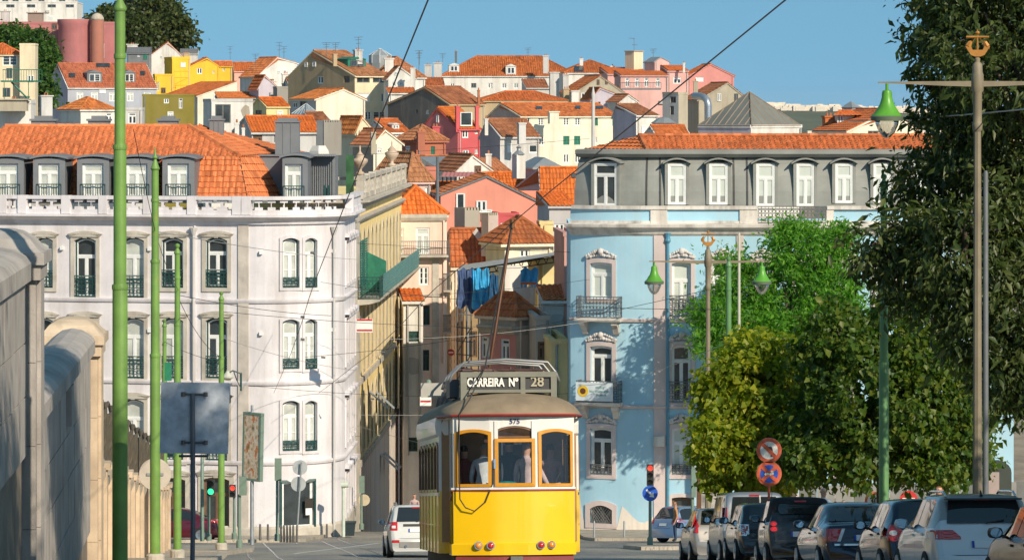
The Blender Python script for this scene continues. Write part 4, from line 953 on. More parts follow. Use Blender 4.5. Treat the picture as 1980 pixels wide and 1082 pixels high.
for i in range(5): mb.bx(XK(1004 + i * 6.6, 272), XK(1007 + i * 6.6, 272), .7 * 272, .7 * 272 + .5, ZK(556, 272), ZK(549, 272))
mb.build('slot_wall', WHT, r); mb = MB(); mb.bx(XK(1001, 272), XK(1037, 272), .7 * 272 - .05, .7 * 272 + .55, ZK(549, 272), ZK(546, 272)); mb.build('tile_cap', ORANGE, r)
# ------------------------------------------------------------------ street canyon, far end
r, pl, zb, ze = house('rose pink corner house with white cornice and tiled hip roof', (929, 998, 1036), 262, 612, 568, plaster((.80, .62, .48), .3), 'hip', 48, RUST, wall2=plaster((.70, .30, .26), .35), group='houses in the street',
      win=[(935, 650, 942, 692, 'white'), (946, 652, 952, 694, 'white'), (973, 655, 980, 696, 'white')])
mb = MB(); band(mb, pl, 0, pl.L, [(.0, ze - .95), (.12, ze - .9), (.2, ze - .7), (.32, ze - .6), (.32, ze - .5), (.05, ze - .45), (.05, ze - .05), (.12, ze), (.12, ze + .08), (0, ze + .08)]); mb.build('cornice', LSTONE, r)
r, pl, zb, ze = house('narrow grey house with dark eaves right of the rose corner house', (1034, 1036, 1066), 256, 616, 612, plaster((.5, .45, .4), .6), 'flat', 4, dep=8, group='houses in the street', win=[(1040, 655, 1045, 690, 'brown'), (1049, 660, 1054, 695, 'brown'), (1058, 668, 1062, 700, 'brown')])
house('ochre yellow house with green awning at the end of the right row', (1064, 1066, 1098), 250, 662, 655, PYEL, 'flat', 4, dep=8, group='houses in the street', win=[(1072, 672, 1077, 705, 'white'), (1083, 676, 1088, 706, 'white')])
house('white shed with tiled lean-to roof above the ochre house', (1046, 1049, 1094), 262, 580, 553, WHT, 'shed', 5, RUST, dep=2.4, ov=.4, win=[])
house('dusky pink party wall strip against the blue corner house', (1088, 1091, 1118), 262, 455, 450, plaster((.62, .33, .29), .4), 'flat', 3, dep=8, group='houses in the street', win=[(1094, 540, 1101, 570, 'dark'), (1094, 640, 1101, 668, 'dark')])
# tiled wall house with azulejo pattern and steel scaffold
m_, nt_, b_ = newmat('patterned_tiles'); ck = nt_.nodes.new('ShaderNodeTexChecker'); ck.inputs['Scale'].default_value = 4.5; nt_.links.new(pos(nt_), ck.inputs['Vector'])
nt_.links.new(mixc(nt_, (.72, .62, .44), (.50, .36, .2), ck.outputs['Fac']), b_.inputs['Base Color']); b_.inputs['Roughness'].default_value = .4
house('narrow house clad in beige checked tiles behind the scaffold', (868, 870, 897), 322, 512, 508, m_, 'flat', 3, dep=8, group='houses in the street', win=[(872, 545, 884, 560, 'dark'), (872, 715, 886, 745, 'dark')])
house('brown timbered narrow house behind the scaffold', (894, 897, 934), 318, 590, 586, plaster((.34, .24, .13), .8), 'flat', 3, dep=8, group='houses in the street', win=row([903, 913, 924], 640, 690, 4, 'brown'))
r = thing('scaffold', 'thin dark steel scaffold beside the checked tile house', 'scaffold', P(895, 760, 300)); mb = MB()
for x in (884, 893, 902, 911): mb.tube([P(x, 560, 300), P(x, 800, 300)], .04, 5)
for y in range(580, 790, 26): mb.tube([P(882, y, 300), P(914, y + 3, 300)], .03, 4); 
for y in range(580, 760, 52): mb.tube([P(884, y + 50, 300), P(911, y, 300)], .03, 4)
mb.build('pole', IRON, r)
# pale pink corner building at the bend of the street
r, pl, zb, ze = house('pale pink five-storey corner house with long balcony and orange roof', (752, 756, 864), 312, 415, 360, PALEP, 'hip', 9, BRIGHT, dep=7, ov=.1, cat='building', group='houses in the street',
      win=[(804, 440, 831, 492, 'whitec'), (766, 441, 781, 492, 'whitec'), (810, 516, 829, 551, 'grid'), (817, 590, 831, 628, 'greenf'), (817, 676, 830, 716, 'greenf'), (768, 516, 780, 551, 'grid')])
for nm, y0, y1, o in (('cornice', 414, 428, .22), ('string_course', 497, 503, .12), ('string_course', 571, 575, .1), ('string_course', 652, 656, .1)):
    mb = MB(); za, zc = ZK(y1, 312), ZK(y0, 312); band(mb, pl, pl.u[1] + .01, pl.L, [(.0, za), (o * .5, za + .02), (o, (za + zc) / 2), (o, zc), (0, zc)]); mb.build(nm, LSTONE, r)
for px in (842, 770): mb = MB(); u = pl.uofpx(px); band(mb, pl, u - .2, u + .2, [(0, zb), (0.06, zb), (.06, ZK(500, 312)), (0, ZK(500, 312))]); mb.build('pilaster', LSTONE, r)
mb = MB(); za = ZK(497, 312); u0, u1 = pl.uofpx(764), pl.L; band(mb, pl, u0, u1, [(0, za - .05), (.7, za), (.7, za + .12), (0, za + .12)]); mb.build('balcony_slab', LSTONE, r)
railing(r, pl, (u0 + u1) / 2, za + .12, (u1 - u0), .85, 'bars', IRON, dep=.0, out=.68)
mb = MB(); kk = 313; mb.bx(XK(858, kk), XK(872, kk), .7 * kk - .7, .7 * kk + .4, ZK(640, kk) - .1, ZK(640, kk)); mb.bx(XK(858, kk), XK(872, kk), .7 * kk - .7, .7 * kk + .4, ZK(560, kk) - .1, ZK(560, kk)); mb.bx(XK(858, kk), XK(872, kk), .7 * kk - .7, .7 * kk + .4, ZK(790, kk) - .1, ZK(790, kk)); mb.build('balcony_slab', LSTONE, r)
for y in (560, 640, 790):
    mb = MB()
    for x in range(858, 873, 2): mb.tube([Vector((XK(x, kk), .7 * kk - .68, ZK(y, kk))), Vector((XK(x, kk), .7 * kk - .68, ZK(y, kk) + 1))], .018, 4)
    mb.tube([Vector((XK(857, kk), .7 * kk - .68, ZK(y, kk) + 1)), Vector((XK(872, kk), .7 * kk - .68, ZK(y, kk) + 1))], .03, 4); mb.build('railing', IRON, r)
# white house with orange roof bits next to the yellow building
house('narrow white house with small tiled roof at the end of the yellow building', (772, 780, 818), 302, 582, 560, WHT, 'shed', 6, BRIGHT, dep=3, group='houses in the street', win=[(796, 640, 804, 660, 'greenf'), (793, 845, 802, 872, 'greenf')])
# ------------------------------------------------------------------ helpers for the three big street houses
def fwindow(root, pl, holes, px0, px1, y0, y1, style, rise=0.12, surround=0.16, sm=None, keystone=False, rail=None, sill=True, dep=0.22, zz=None):
    ua, ub = pl.uofpx(px0), pl.uofpx(px1); pm = (px0 + px1) / 2
    za, zb = zz if zz else (pl.zof(pm, y1), pl.zof(pm, y0))
    holes.append((ua, ub, za, zb, rise)); uc, w, h = (ua + ub) / 2, ub - ua, zb - za
    window(root, pl, uc, za, w, h, style, rise, dep=dep)
    f = lambda a, b, d: pl.f(a, b, d)
    if surround:
        mb = MB(); mb.ring(arch_outline(w, h, rise, x=uc, z=za, g=surround), arch_outline(w, h, rise, x=uc, z=za), -.07, .03, f)
        if keystone:
            mb.prism([(uc - .09, zb - .02), (uc + .09, zb - .02), (uc + .13, zb + surround + .1), (uc - .13, zb + surround + .1)], -.12, 0, f)
            for s_ in (-1, 1):
                o1 = arch_outline(w, h, rise, x=uc, z=za, g=surround + .13); o2 = arch_outline(w, h, rise, x=uc, z=za, g=surround)
            n = len(o1); mb.ring(o1[2:], o2[2:], -.13, 0, f)
        mb.build('window_surround', sm or LSTONE, root)
    if rail:
        railing(root, pl, uc, za + .03, w, rail, 'scroll', GREEN if rail and style.startswith('green') else IRON, out=.03)
    return uc, w, za, zb
# ------------------------------------------------------------------ white corner house, left
WB = plaster((0.73, 0.69, 0.71), 0.7, grime=(.45, .42, .4))
A = (XK(-110, 234.5), .7 * 234.5); B = (XK(480, 230), .7 * 230); fa = atan2(B[1] - A[1], B[0] - A[0]); RC = 3.4
cen = (B[0] - sin(fa) * RC, B[1] + cos(fa) * RC)
arc = arcline(cen, RC, fa - pi / 2, radians(-1.6), 16)
E = arc[-1]; sd = Vector((.0286, 1, 0)).normalized()
pts = [A] + arc + [(E[0] + sd.x * 6.6, E[1] + sd.y * 6.6)]
wp = Plan(pts)
zb_ = zg(246) - 1.0
root = thing('apartment_building', 'white three-storey corner house with rounded corner, balustrade and orange mansard roof', 'building', (B[0], B[1], zb_))
WHB = root
holes = []
zc = lambda y: ZK(y, 230.5)
# rows of windows along the straight front
for px, w in ((86, 34), (165, 42), (258, 42), (334, 42), (419, 42)):
    fr = px in (165, 258)
    fwindow(root, wp, holes, px - w / 2, px + w / 2, 459, 575 if fr else 556, random.choice(['greenw', 'greenc']), .14, .17, keystone=True, rail=.95 if fr else .75)
    fwindow(root, wp, holes, px - w / 2, px + w / 2, 614, 731, 'greenc' if px in (258, 334) else 'greenw', .14, .17, keystone=True, rail=.95)
    fwindow(root, wp, holes, px - w / 2, px + w / 2, 771, 890, 'greenc' if px != 334 else 'greenw', .14, .17, keystone=True, rail=.95)
    if px in (334, 419): fwindow(root, wp, holes, px - w / 2 - 6, px + w / 2 + 4, 922, 1034, 'brown', .12, .2, keystone=True)
    else: fwindow(root, wp, holes, px - w / 2, px + w / 2, 925, 1000, 'brown', .12, .17)
# pairs in the rounded corner
for (y0, y1) in ((460, 556), (617, 713), (774, 871)):
    fwindow(root, wp, holes, 546, 578, y0, y1, 'greenc', .12, .13, rail=.42, sm=WB); fwindow(root, wp, holes, 589, 612, y0, y1, 'greenc', .12, .13, rail=.42, sm=WB)
uc, w, za, zt = fwindow(root, wp, holes, 545, 606, 931, 1020, 'plain', 0, .1, sm=GREEN)
# side street windows
for z0, z1, sty in ((zc(556), zc(470), 'greenw'), (zc(713), zc(622), 'greenw'), (zc(871), zc(780), 'dark'), (zc(1010), zc(925), 'dark')):
    for i in range(4):
        u = wp.u[-2] + .9 + i * 1.6; holes.append((u - .55, u + .55, z0, z1, .15)); window(root, wp, u, z0, 1.1, z1 - z0, sty, .15, dep=.22)
        mb = MB(); f = lambda a, b, d: wp.f(a, b, d); mb.ring(arch_outline(1.1, z1 - z0, .15, x=u, z=z0, g=.15), arch_outline(1.1, z1 - z0, .15, x=u, z=z0), -.07, .03, f)
        o1 = arch_outline(1.1, z1 - z0, .15, x=u, z=z0, g=.3); o2 = arch_outline(1.1, z1 - z0, .15, x=u, z=z0, g=.15); mb.ring(o1[2:], o2[2:], -.2, 0, f); mb.build('window_surround', WB, root)
mb = MB(); wallgrid(mb, wp, 0, wp.L, zb_, zc(416), holes, .25, du=1.5)
bk = 16.0
q0, q1 = wp.f(0, 0, bk), wp.p[-1]; mb.face([(q0.x, q0.y, zb_), (wp.p[0].x, wp.p[0].y, zb_), (wp.p[0].x, wp.p[0].y, zc(416)), (q0.x, q0.y, zc(416))])
mb.face([(q1.x, q1.y, zb_), (q0.x, q1.y, zb_), (q0.x, q1.y, zc(416)), (q1.x, q1.y, zc(416))]); mb.build('wall', WB, root)
mb = MB(); fl = [wp.f(u, zc(417), .02) for u in np.linspace(0, wp.L, 60)] + [Vector((q0.x, q1.y, zc(417)))]; mb.face(fl); mb.build('roof_deck', ZINC, root)
mb = MB(); z = zc(434); band(mb, wp, 0, wp.L, [(0, z), (.12, z + .02), (.16, z + .15), (.42, z + .28), (.5, z + .34), (.5, z + .44), (0, z + .46)]); mb.build('cornice', WB, root)
for yy in (583, 741, 895): mb = MB(); z = zc(yy); band(mb, wp, 0, wp.L, [(0, z - .06), (.08, z - .04), (.12, z + .06), (.12, z + .12), (0, z + .14)]); mb.build('string_course', WB, root)
for px0, px1 in ((461, 481), (376, 379)):
    mb = MB(); u0, u1 = wp.uofpx(px0), wp.uofpx(px1); band(mb, wp, u0, u1, [(0, zb_), (.07, zb_), (.07, zc(436)), (0, zc(436))]); mb.build('pilaster', stone((.56, .5, .44), 1, .3) if px0 == 461 else WB, root)
mb = MB(); band(mb, wp, 0, wp.L, [(0, zb_), (.09, zb_), (.09, zc(1020)), (0, zc(1015))]); mb.build('plinth', LSTONE, root)
for px in (376, 641): # rainwater pipes
    mb = MB(); u = wp.uofpx(px); p = wp.f(u, 0, -.14); mb.tube([Vector((p.x, p.y, zb_ + .3)), Vector((p.x, p.y, zc(452)))], .055, 8); mb.lathe([(.06, zc(455)), (.17, zc(443)), (.19, zc(440))], (p.x, p.y, 0), 8); mb.build('rainwater_pipe', LGREY, root, smooth=True, sharp=40)
for px, y in ((121, 482), (290, 482), (505, 487), (642, 487), (290, 640), (505, 643), (642, 640), (300, 800)):
    mb = MB(); u = wp.uofpx(px); p, d, n = wp.at(u); M = Matrix.Translation((p.x, p.y, 0)) @ Matrix.Rotation(atan2(d.y, d.x), 4, 'Z'); mb.bx(-.07, .07, -.16, 0, zc(y) - .08, zc(y) + .08, M); mb.build('wall_lamp', WHITE, root)
# balustrade: posts and panels pierced by crosses
post_px = [-100, 10, 48, 132, 204, 290, 375, 462, 480, 640, 672]
bz0, bz1 = zc(415), zc(380)
mb = MB(); band(mb, wp, 0, wp.L, [(.34, bz0), (.34, bz0 + .22), (.05, bz0 + .22), (.05, bz0)]); mb.build('balustrade_base', WB, root)
mb = MB(); band(mb, wp, 0, wp.L, [(.38, bz1 - .14), (.38, bz1 + .02), (.0, bz1 + .02), (.0, bz1 - .14)]); mb.build('balustrade_rail', WB, root)
def pierced(u0, u1, n):
    hs = []
    if n:
        L = (u1 - u0) / n; zm = (bz0 + .22 + bz1 - .14) / 2
        for i in range(n):
            c = u0 + L * (i + .5)
            hs += [(c - .28, c - .1, zm - .1, zm + .1, .0), (c - .1, c + .1, zm - .29, zm + .29, .05), (c + .1, c + .28, zm - .1, zm + .1, .0)]
    mb = MB(); wallgrid(mb, wp, u0, u1, bz0 + .2, bz1 - .12, hs, .16, dep0=-.28, side=False, du=.8)
    us = sorted(set([u0, u1] + [u for u in wp.u if u0 < u < u1]))
    wallgrid(mb, wp, u0, u1, bz0 + .2, bz1 - .12, hs, .001, dep0=-.12, side=False, du=.8)
    mb.build('balustrade_panel', WB, root)
for a, b in zip(post_px, post_px[1:]):
    u0, u1 = wp.uofpx(a), wp.uofpx(b)
    if a == 640: u0, u1 = wp.u[-2] + .1, wp.L - .2
    n = {480: 8, 640: 0, 462: 0}.get(a, 3)
    pierced(u0, u1, n)
    mb = MB(); band(mb, wp, u0 - .2, u0 + .2, [(.40, bz0 + .02), (.40, bz1 + .03), (.03, bz1 + .03), (.03, bz0 + .02)]) if u0 > .3 else None
    if u0 > .3: mb.build('balustrade_post', WB, root)
# mansard and upper roof
k1, k2, k3 = 236.5, 239.5, 245.2
TW = tilemat((0.66, 0.19, 0.065), age=.2)
lowp = [[P(-120, 386, k1), P(478, 386, k1), P(462, 303, k2), P(-120, 303, k2)], [P(478, 386, k1), P(537, 386, k1 + 6), P(528, 300, k2 + 7), P(462, 303, k2)], [P(537, 386, k1 + 6), P(600, 386, k1 + 22), P(596, 300, k2 + 22), P(528, 300, k2 + 7)]]
upp = [[P(-120, 303, k2), P(462, 303, k2), P(365, 245, k3), P(10, 245, k3)], [P(462, 303, k2), P(528, 298, k2 + 7), P(384, 243, k3 + 2), P(365, 245, k3)], [P(528, 298, k2 + 7), P(600, 298, k2 + 20), P(384, 243, k3 + 2)]]
mb = MB(); [slab(mb, p) for p in lowp + upp]; rf = mb.build('roof', ZINC, root)
mb = MB(); [tiles(mb, p, .30, .37, .05, 4, .05) for p in lowp]; tag(mb.build('mansard_tiles', TW, rf), kind='stuff')
mb = MB(); [tiles(mb, p, .30, .37, .05, 4, .05) for p in upp]
ridge(mb, P(10, 244, k3), P(365, 244, k3), .14); ridge(mb, P(365, 244, k3), P(462, 302, k2), .15); ridge(mb, P(384, 242, k3 + 2), P(528, 297, k2 + 7), .1); tag(mb.build('roof_tiles', TW, rf), kind='stuff')
GREYB = plain('grey_zinc_cladding', (.19, .198, .21), .55, .1, var=.1, sc=1.2)
def dormer(root, px0, px1, y0, y1, k, wx0, wx1, wy0, wy1, mat, style='whitec', back=9, railc=GREEN, curve=.13, hood=.14):
    pl = Plan([(XK(px0, k), .7 * k), (XK(px1, k), .7 * k)]); z0, z1 = ZK(y1, k), ZK(y0, k); d = back
    ua, ub, za, zb2 = pl.uofpx(wx0), pl.uofpx(wx1), ZK(wy1, k), ZK(wy0, k)
    mb = MB(); wallgrid(mb, pl, 0, pl.L, z0, z1, [(ua, ub, za, zb2, 0)], .35)
    a, b = pl.p; 
    for p in (a, b): mb.face([(p.x, p.y, z0), (p.x, p.y + d, z0), (p.x, p.y + d, z1), (p.x, p.y, z1)])
    do = mb.build('dormer', mat, root)
    n = 8; prof = [(a.x - hood + (b.x - a.x + 2 * hood) * i / n, z1 + curve * (1 - (2 * i / n - 1) ** 2)) for i in range(n + 1)]
    mb = MB(); f = lambda x, z, dd: Vector((x, dd, z)); low = [(x, z - .09) for x, z in prof][::-1]
    mb.prism(prof[::-1] + low[::-1], a.y - hood, a.y + d, f); mb.prism([(a.x, z1 - .001)] + [(min(max(x, a.x), b.x), z - .05) for x, z in prof] + [(b.x, z1 - .001)], a.y, a.y + d * .9, f); mb.build('dormer_roof', mat, do)
    o = window(do, pl, (ua + ub) / 2, za, ub - ua, zb2 - za, style, dep=.2, depth3=False)
    _, s2, s3 = win_meshes(ub - ua, zb2 - za, style, 0)
    for nm, me in (('sash', s2), ('pane', s3)):
        q = kid(nm, me, do); q.location = o.location
    if railc: 
        p = pl.f((ua + ub) / 2, za, -.03); put('railing', railing_mesh(ub - ua + .16, .58, 'bars', railc), do, p, 0)
for x in (15, 95, 180, 265, 345): dormer(root, x - 31, x + 31, 304, 384, 234.6, x - 21, x + 20, 316, 381, GREYB)
dormer(root, 546, 595, 302, 386, 239.5, 551, 585, 317, 384, GREYB, back=6)
mb = MB(); k = 243.5; mb.bx(XK(478, k), XK(546, k), .7 * k, .7 * k + 2.5, ZK(384, k), ZK(302, k)); mb.bx(XK(474, k), XK(548, k), .7 * k - .1, .7 * k + 2.6, ZK(302, k), ZK(299, k)); mb.build('dormer_cheek', GREYB, root)
mb = MB(); k = 244; mb.bx(XK(596, k), XK(648, k), .7 * k, .7 * k + 3, ZK(384, k), ZK(302, k)); 
for i in range(12): mb.box((XK(597 + i * 4.2, k), .7 * k - .03, ZK(343, k)), (.03, .08, ZK(302, k) - ZK(384, k)))
mb.build('plant_room', GREYB, root); mb = MB()
for i in range(13): mb.tube([P(596 + i * 4.3, 300, k - 1), P(596 + i * 4.3, 300, k + 6)], .07, 6)
mb.build('corrugated_hood', GREYB, root)
for px0, px1, y0, y1, k in ((532, 578, 235, 305, 245.5), (405, 432, 231, 268, 246.5)):
    mb = MB(); w = XK(px1, k) - XK(px0, k); mb.bx(XK(px0, k), XK(px1, k), .7 * k, .7 * k + w * .8, ZK(y1, k) - .5, ZK(y0, k)); co = mb.build('chimney', GREYB, root)
    mb = MB(); mb.bx(XK(px0 + 4, k), XK(px1 - 4, k), .7 * k + .1, .7 * k + w * .7, ZK(y0, k), ZK(y0 - 7, k)); mb.bx(XK(px0 - 2, k), XK(px1 + 2, k), .7 * k - .06, .7 * k + w * .85, ZK(y0 + 2, k), ZK(y0 - 1, k))
    for f in (.33, .66): mb.box((XK(px0, k) + w * f, .7 * k, (ZK(y0, k) + ZK(y1, k)) / 2), (.03, .05, ZK(y0, k) - ZK(y1, k)))
    mb.build('cap', GREYB, co)
for px0, px1 in ((60, 106), (170, 210), (305, 343)):
    k = 246; mb = MB(); mb.bx(XK(px0, k), XK(px1, k), .7 * k, .7 * k + .7, ZK(248, k), ZK(234, k)); mb.bx(XK(px0 - 3, k), XK(px1 + 3, k), .7 * k - .07, .7 * k + .77, ZK(234, k), ZK(230, k)); mb.bx(XK(px0 + 6, k), XK(px1 - 6, k), .7 * k + .1, .7 * k + .6, ZK(230, k), ZK(224, k)); mb.build('chimney', GREYB, root)
for px0, px1, y0, y1 in ((602, 632, 283, 302),):
    k = 246; mb = MB(); mb.lathe([(.5, 0), (.45, .25), (.33, .45), (.3, .5)], (XK(617, k), .7 * k, ZK(302, k)), 4, Matrix.Identity(4)); mb.build('vent_cap', WHT, root)
for i in range(4): mb = MB(); k = 242 + i * 1.5; mb.bx(XK(626 + i * 7, k), XK(630 + i * 7, k), .7 * k, .7 * k + .15, ZK(385, k), ZK(358, k)); mb.build('shutter_panel', GREEN, root)
# shop window interior of the corner
mb = MB(); u = wp.uofpx(575); p, d, n = wp.at(u); M = Matrix.Translation((p.x, p.y, 0)) @ Matrix.Rotation(atan2(d.y, d.x), 4, 'Z')
mb.bx(.35, .75, -.02, .0, zc(985), zc(963), M); mb.build('menu_board', plain('blackboard', (.03, .025, .02), .8), root)
mb = MB(); mb.bx(.38, .68, -.03, -.021, zc(995), zc(982), M); mb.build('notice', WHITE, root)

# ------------------------------------------------------------------ yellow house down the side street
YB = plaster((0.92, 0.70, 0.32), .3); sy0, sy1 = 181.0, 219.5
xx = lambda Y: -12.94 + .0286 * Y
yp = Plan([(xx(sy0) - 3.0, sy0), (xx(sy0), sy0), (xx(sy1), sy1)]); u1_ = yp.u[1]
zb_ = zg(300) - 1
root = thing('apartment_building', 'yellow arched-window house with balustrade and green balcony in the side street', 'building', (xx(sy0), sy0, zb_)); YBR = root
holes = []; rowsz = [(-9.25, -6.4), (-13.5, -10.5), (-17.6, -14.7), (-21.6, -18.9)]
for j, (z0, z1) in enumerate(rowsz):
    for i in range(12):
        u = u1_ + 1.9 + i * 3.1; holes.append((u - .55, u + .55, z0, z1, .45)); window(root, yp, u, z0, 1.1, z1 - z0, 'greenf' if j == 0 else 'dark', .45, dep=.25)
        mb = MB(); f = lambda a, b, d: yp.f(a, b, d); mb.ring(arch_outline(1.1, z1 - z0, .45, x=u, z=z0, g=.15), arch_outline(1.1, z1 - z0, .45, x=u, z=z0), -.035, .03, f); mb.build('window_surround', LSTONE, root)
ztop = -4.85
mb = MB(); wallgrid(mb, yp, 0, yp.L, zb_, ztop, holes, .3)
e = yp.p[-1]; mb.face([(e.x, e.y, zb_), (e.x - 9, e.y, zb_), (e.x - 9, e.y, ztop), (e.x, e.y, ztop)]); mb.face([(xx(sy0) - 3, sy0, ztop), (xx(sy0), sy0, ztop), (e.x, e.y, ztop), (e.x - 9, e.y, ztop)]); mb.build('wall', YB, root)
mb = MB(); band(mb, yp, 0, yp.L, [(0, ztop - .35), (.2, ztop - .3), (.3, ztop - .1), (.6, ztop + .02), (.6, ztop + .16), (0, ztop + .2)]); mb.build('cornice', LSTONE, root)
mb = MB(); z = -5.75; band(mb, yp, 0, yp.L, [(0, z - .1), (.15, z - .08), (.25, z + .08), (.25, z + .16), (0, z + .2)]); mb.build('string_course', LSTONE, root)
for z in (-13.95, -18.1): mb = MB(); band(mb, yp, 0, yp.L, [(0, z - .1), (.12, z - .1), (.12, z + .2), (0, z + .2)]); mb.build('string_course', LSTONE, root)
mb = MB(); band(mb, yp, u1_ - .9, u1_ + .8, [(0, zb_), (.1, zb_), (.1, ztop - .35), (0, ztop - .35)]); mb.build('pilaster', LSTONE, root)
mb = MB(); band(mb, yp, 0, yp.L, [(0, zb_), (.06, zb_), (.06, -18.3), (0, -18.3)]); mb.build('ground_floor_render', plaster((.74, .64, .56), .5), root)
mb = MB(); z = ztop + .2; band(mb, yp, u1_ - 1, yp.L, [(.3, z), (.3, z + .22), (0, z + .22), (0, z)]); mb.build('balustrade_base', LSTONE, root)
mb = MB(); band(mb, yp, u1_ - 1, yp.L, [(.32, z + .95), (.32, z + 1.12), (0, z + 1.12), (0, z + .95)]); mb.build('balustrade_rail', LSTONE, root)
bal = MB(); bal.lathe([(.12, 0), (.12, .06), (.07, .12), (.15, .3), (.12, .42), (.06, .6), (.1, .68), (.12, .73)], n=8); balm = bal.mesh('baluster', LSTONE, smooth=True)
for i in range(60):
    u = u1_ + .5 + i * .62
    if u < yp.L - .2: p = yp.f(u, z + .22, -.16); put('baluster', balm, root, p, 0)
for i in range(9):
    u = min(u1_ + i * 4.6 + .01, yp.L - .4); mb = MB(); band(mb, yp, u, u + .4, [(.34, z), (.34, z + 1.2), (-.04, z + 1.2), (-.04, z)]); mb.build('balustrade_post', LSTONE, root)
urn = MB(); urn.lathe([(r_ * .8, z_ * .8) for r_, z_ in [(.28, 0), (.28, .15), (.12, .25), (.14, .4), (.36, .62), (.5, .85), (.5, .98), (.25, 1.1), (.3, 1.2), (.12, 1.38), (.05, 1.5), (.06, 1.72), (.01, 1.85)]], n=12); urnm = urn.mesh('urn', stone((.55, .42, .32)), smooth=True)
for u in (u1_ + .2, u1_ + 26): p = yp.f(u, z + 1.2, -.15); put('urn', urnm, root, p, 0)
# green balcony
zl = -9.72; mb = MB(); band(mb, yp, u1_ + .2, yp.L, [(0, zl - .25), (.6, zl - .2), (1.15, zl - .05), (1.15, zl + .05), (0, zl + .08)]); mb.build('balcony_slab', LSTONE, root)
TEAL = plain('teal_screen', (.10, .26, .25), .6, var=.25, sc=3)
mb = MB()
for i in range(3): band(mb, yp, u1_ + 3 + i * 11.2, u1_ + 3 + i * 11.2 + 11.1, [(1.1, zl + .1), (1.13, zl + .1), (1.13, zl + 1.15), (1.1, zl + 1.15)])
for j in range(6): band(mb, yp, u1_ + 3, yp.L, [(1.13, zl + .2 + j * .17), (1.15, zl + .2 + j * .17), (1.15, zl + .25 + j * .17), (1.13, zl + .25 + j * .17)])
mb.build('balcony_screen', TEAL, root)
p = yp.f(u1_ + .2, zl + .05, -.6); put('railing', railing_mesh(1.1, 1.1, 'scroll', GREEN), root, p, 0); p = yp.f(u1_ + 1.7, zl + .05, -1.12); put('railing', railing_mesh(2.8, 1.1, 'scroll', GREEN), root, p, atan2(1, .0286))
for i in range(4):
    mb = MB(); u = u1_ + .9 + i * 1.35; 
    for zz in np.arange(zl + .1, zl + 2.9, .12): band(mb, yp, u, u + .6, [(.1, zz), (.16, zz), (.18, zz + .09), (.12, zz + .09)])
    mb.build('shutter', plain('teal_shutter', (.02, .16, .14), .5, var=.2), root)
mb = MB(); band(mb, yp, u1_ + 6.6, u1_ + 6.7, [(0, zl + .1), (1.05, zl + .1), (1.05, zl + 1.7), (0, zl + 2.2)]); mb.build('divider_screen', SHUTG, root)
for u, z in ((u1_ + 14, -15.4), (u1_ + 17, -19), (u1_ + 20, -19.2), (u1_ + 9, -15.0)):
    mb = MB(); p = yp.f(u, z, 0); q = yp.f(u, z, -1.0); mb.face([p, yp.f(u + 1.1, z, 0), yp.f(u + 1.1, z - .9, -1.0), yp.f(u, z - .9, -1.0)]); mb.build('open_shutter', plain('grey_shutter', (.3, .33, .34), .6), root)
# green debris net between the white and the yellow house
mb = MB(); k = 257.5; mb.bx(XK(669, k), XK(684, k), .7 * k - .1, .7 * k + .1, ZK(960, k), ZK(300, k)); o = mb.build('debris_net', plain('green_net', (.03, .10, .04), .9, var=.5, sc=2)); tag(o, 'dark green debris net strip between the white and yellow houses', 'net')
# cream houses continuing the left row of the side street
r_plan = lambda Y: -12.94 + .0286 * Y + .2
cp = Plan([(r_plan(219.8), 219.8), (r_plan(236), 236)]); root = thing('apartment_building', 'cream side-street house with crowded balconies beyond the yellow one', 'building', (cp.p[0].x, cp.p[0].y, zg(320) - 1))
holes = []; CRB = plaster((.84, .75, .6), .4)
for j in range(4):
    for i in range(5):
        u = 1.3 + i * 3; z0 = -13.2 - j * 3.6; holes.append((u - .5, u + .5, z0, z0 + 2.3, 0)); window(root, cp, u, z0, 1.0, 2.3, 'greenf', dep=.2)
        if j < 3: railing(root, cp, u, z0 - .05, 1.6, .95, 'bars', IRON, dep=.6, out=0)
mb = MB(); wallgrid(mb, cp, 0, cp.L, zg(320) - 1, -10.2, holes, .25); e = cp.p[0]; mb.face([(e.x - 4, e.y, zg(320) - 1), (e.x, e.y, zg(320) - 1), (e.x, e.y, -10.2), (e.x - 4, e.y, -10.2)]); mb.build('wall', CRB, root)
mb = MB(); tiles(mb, [cp.f(0, -10.2, -.5), cp.f(cp.L, -10.2, -.5), cp.f(cp.L, -8.6, 3), cp.f(0, -8.6, 3)], .3, .4, .06, 3); tag(mb.build('roof_tiles', RUST, root), kind='stuff')
mb = MB(); mb.face([cp.f(0, -10.25, -.5), cp.f(cp.L, -10.25, -.5), cp.f(cp.L, -8.65, 3), cp.f(0, -8.65, 3)]); mb.build('roof', CRB, root)

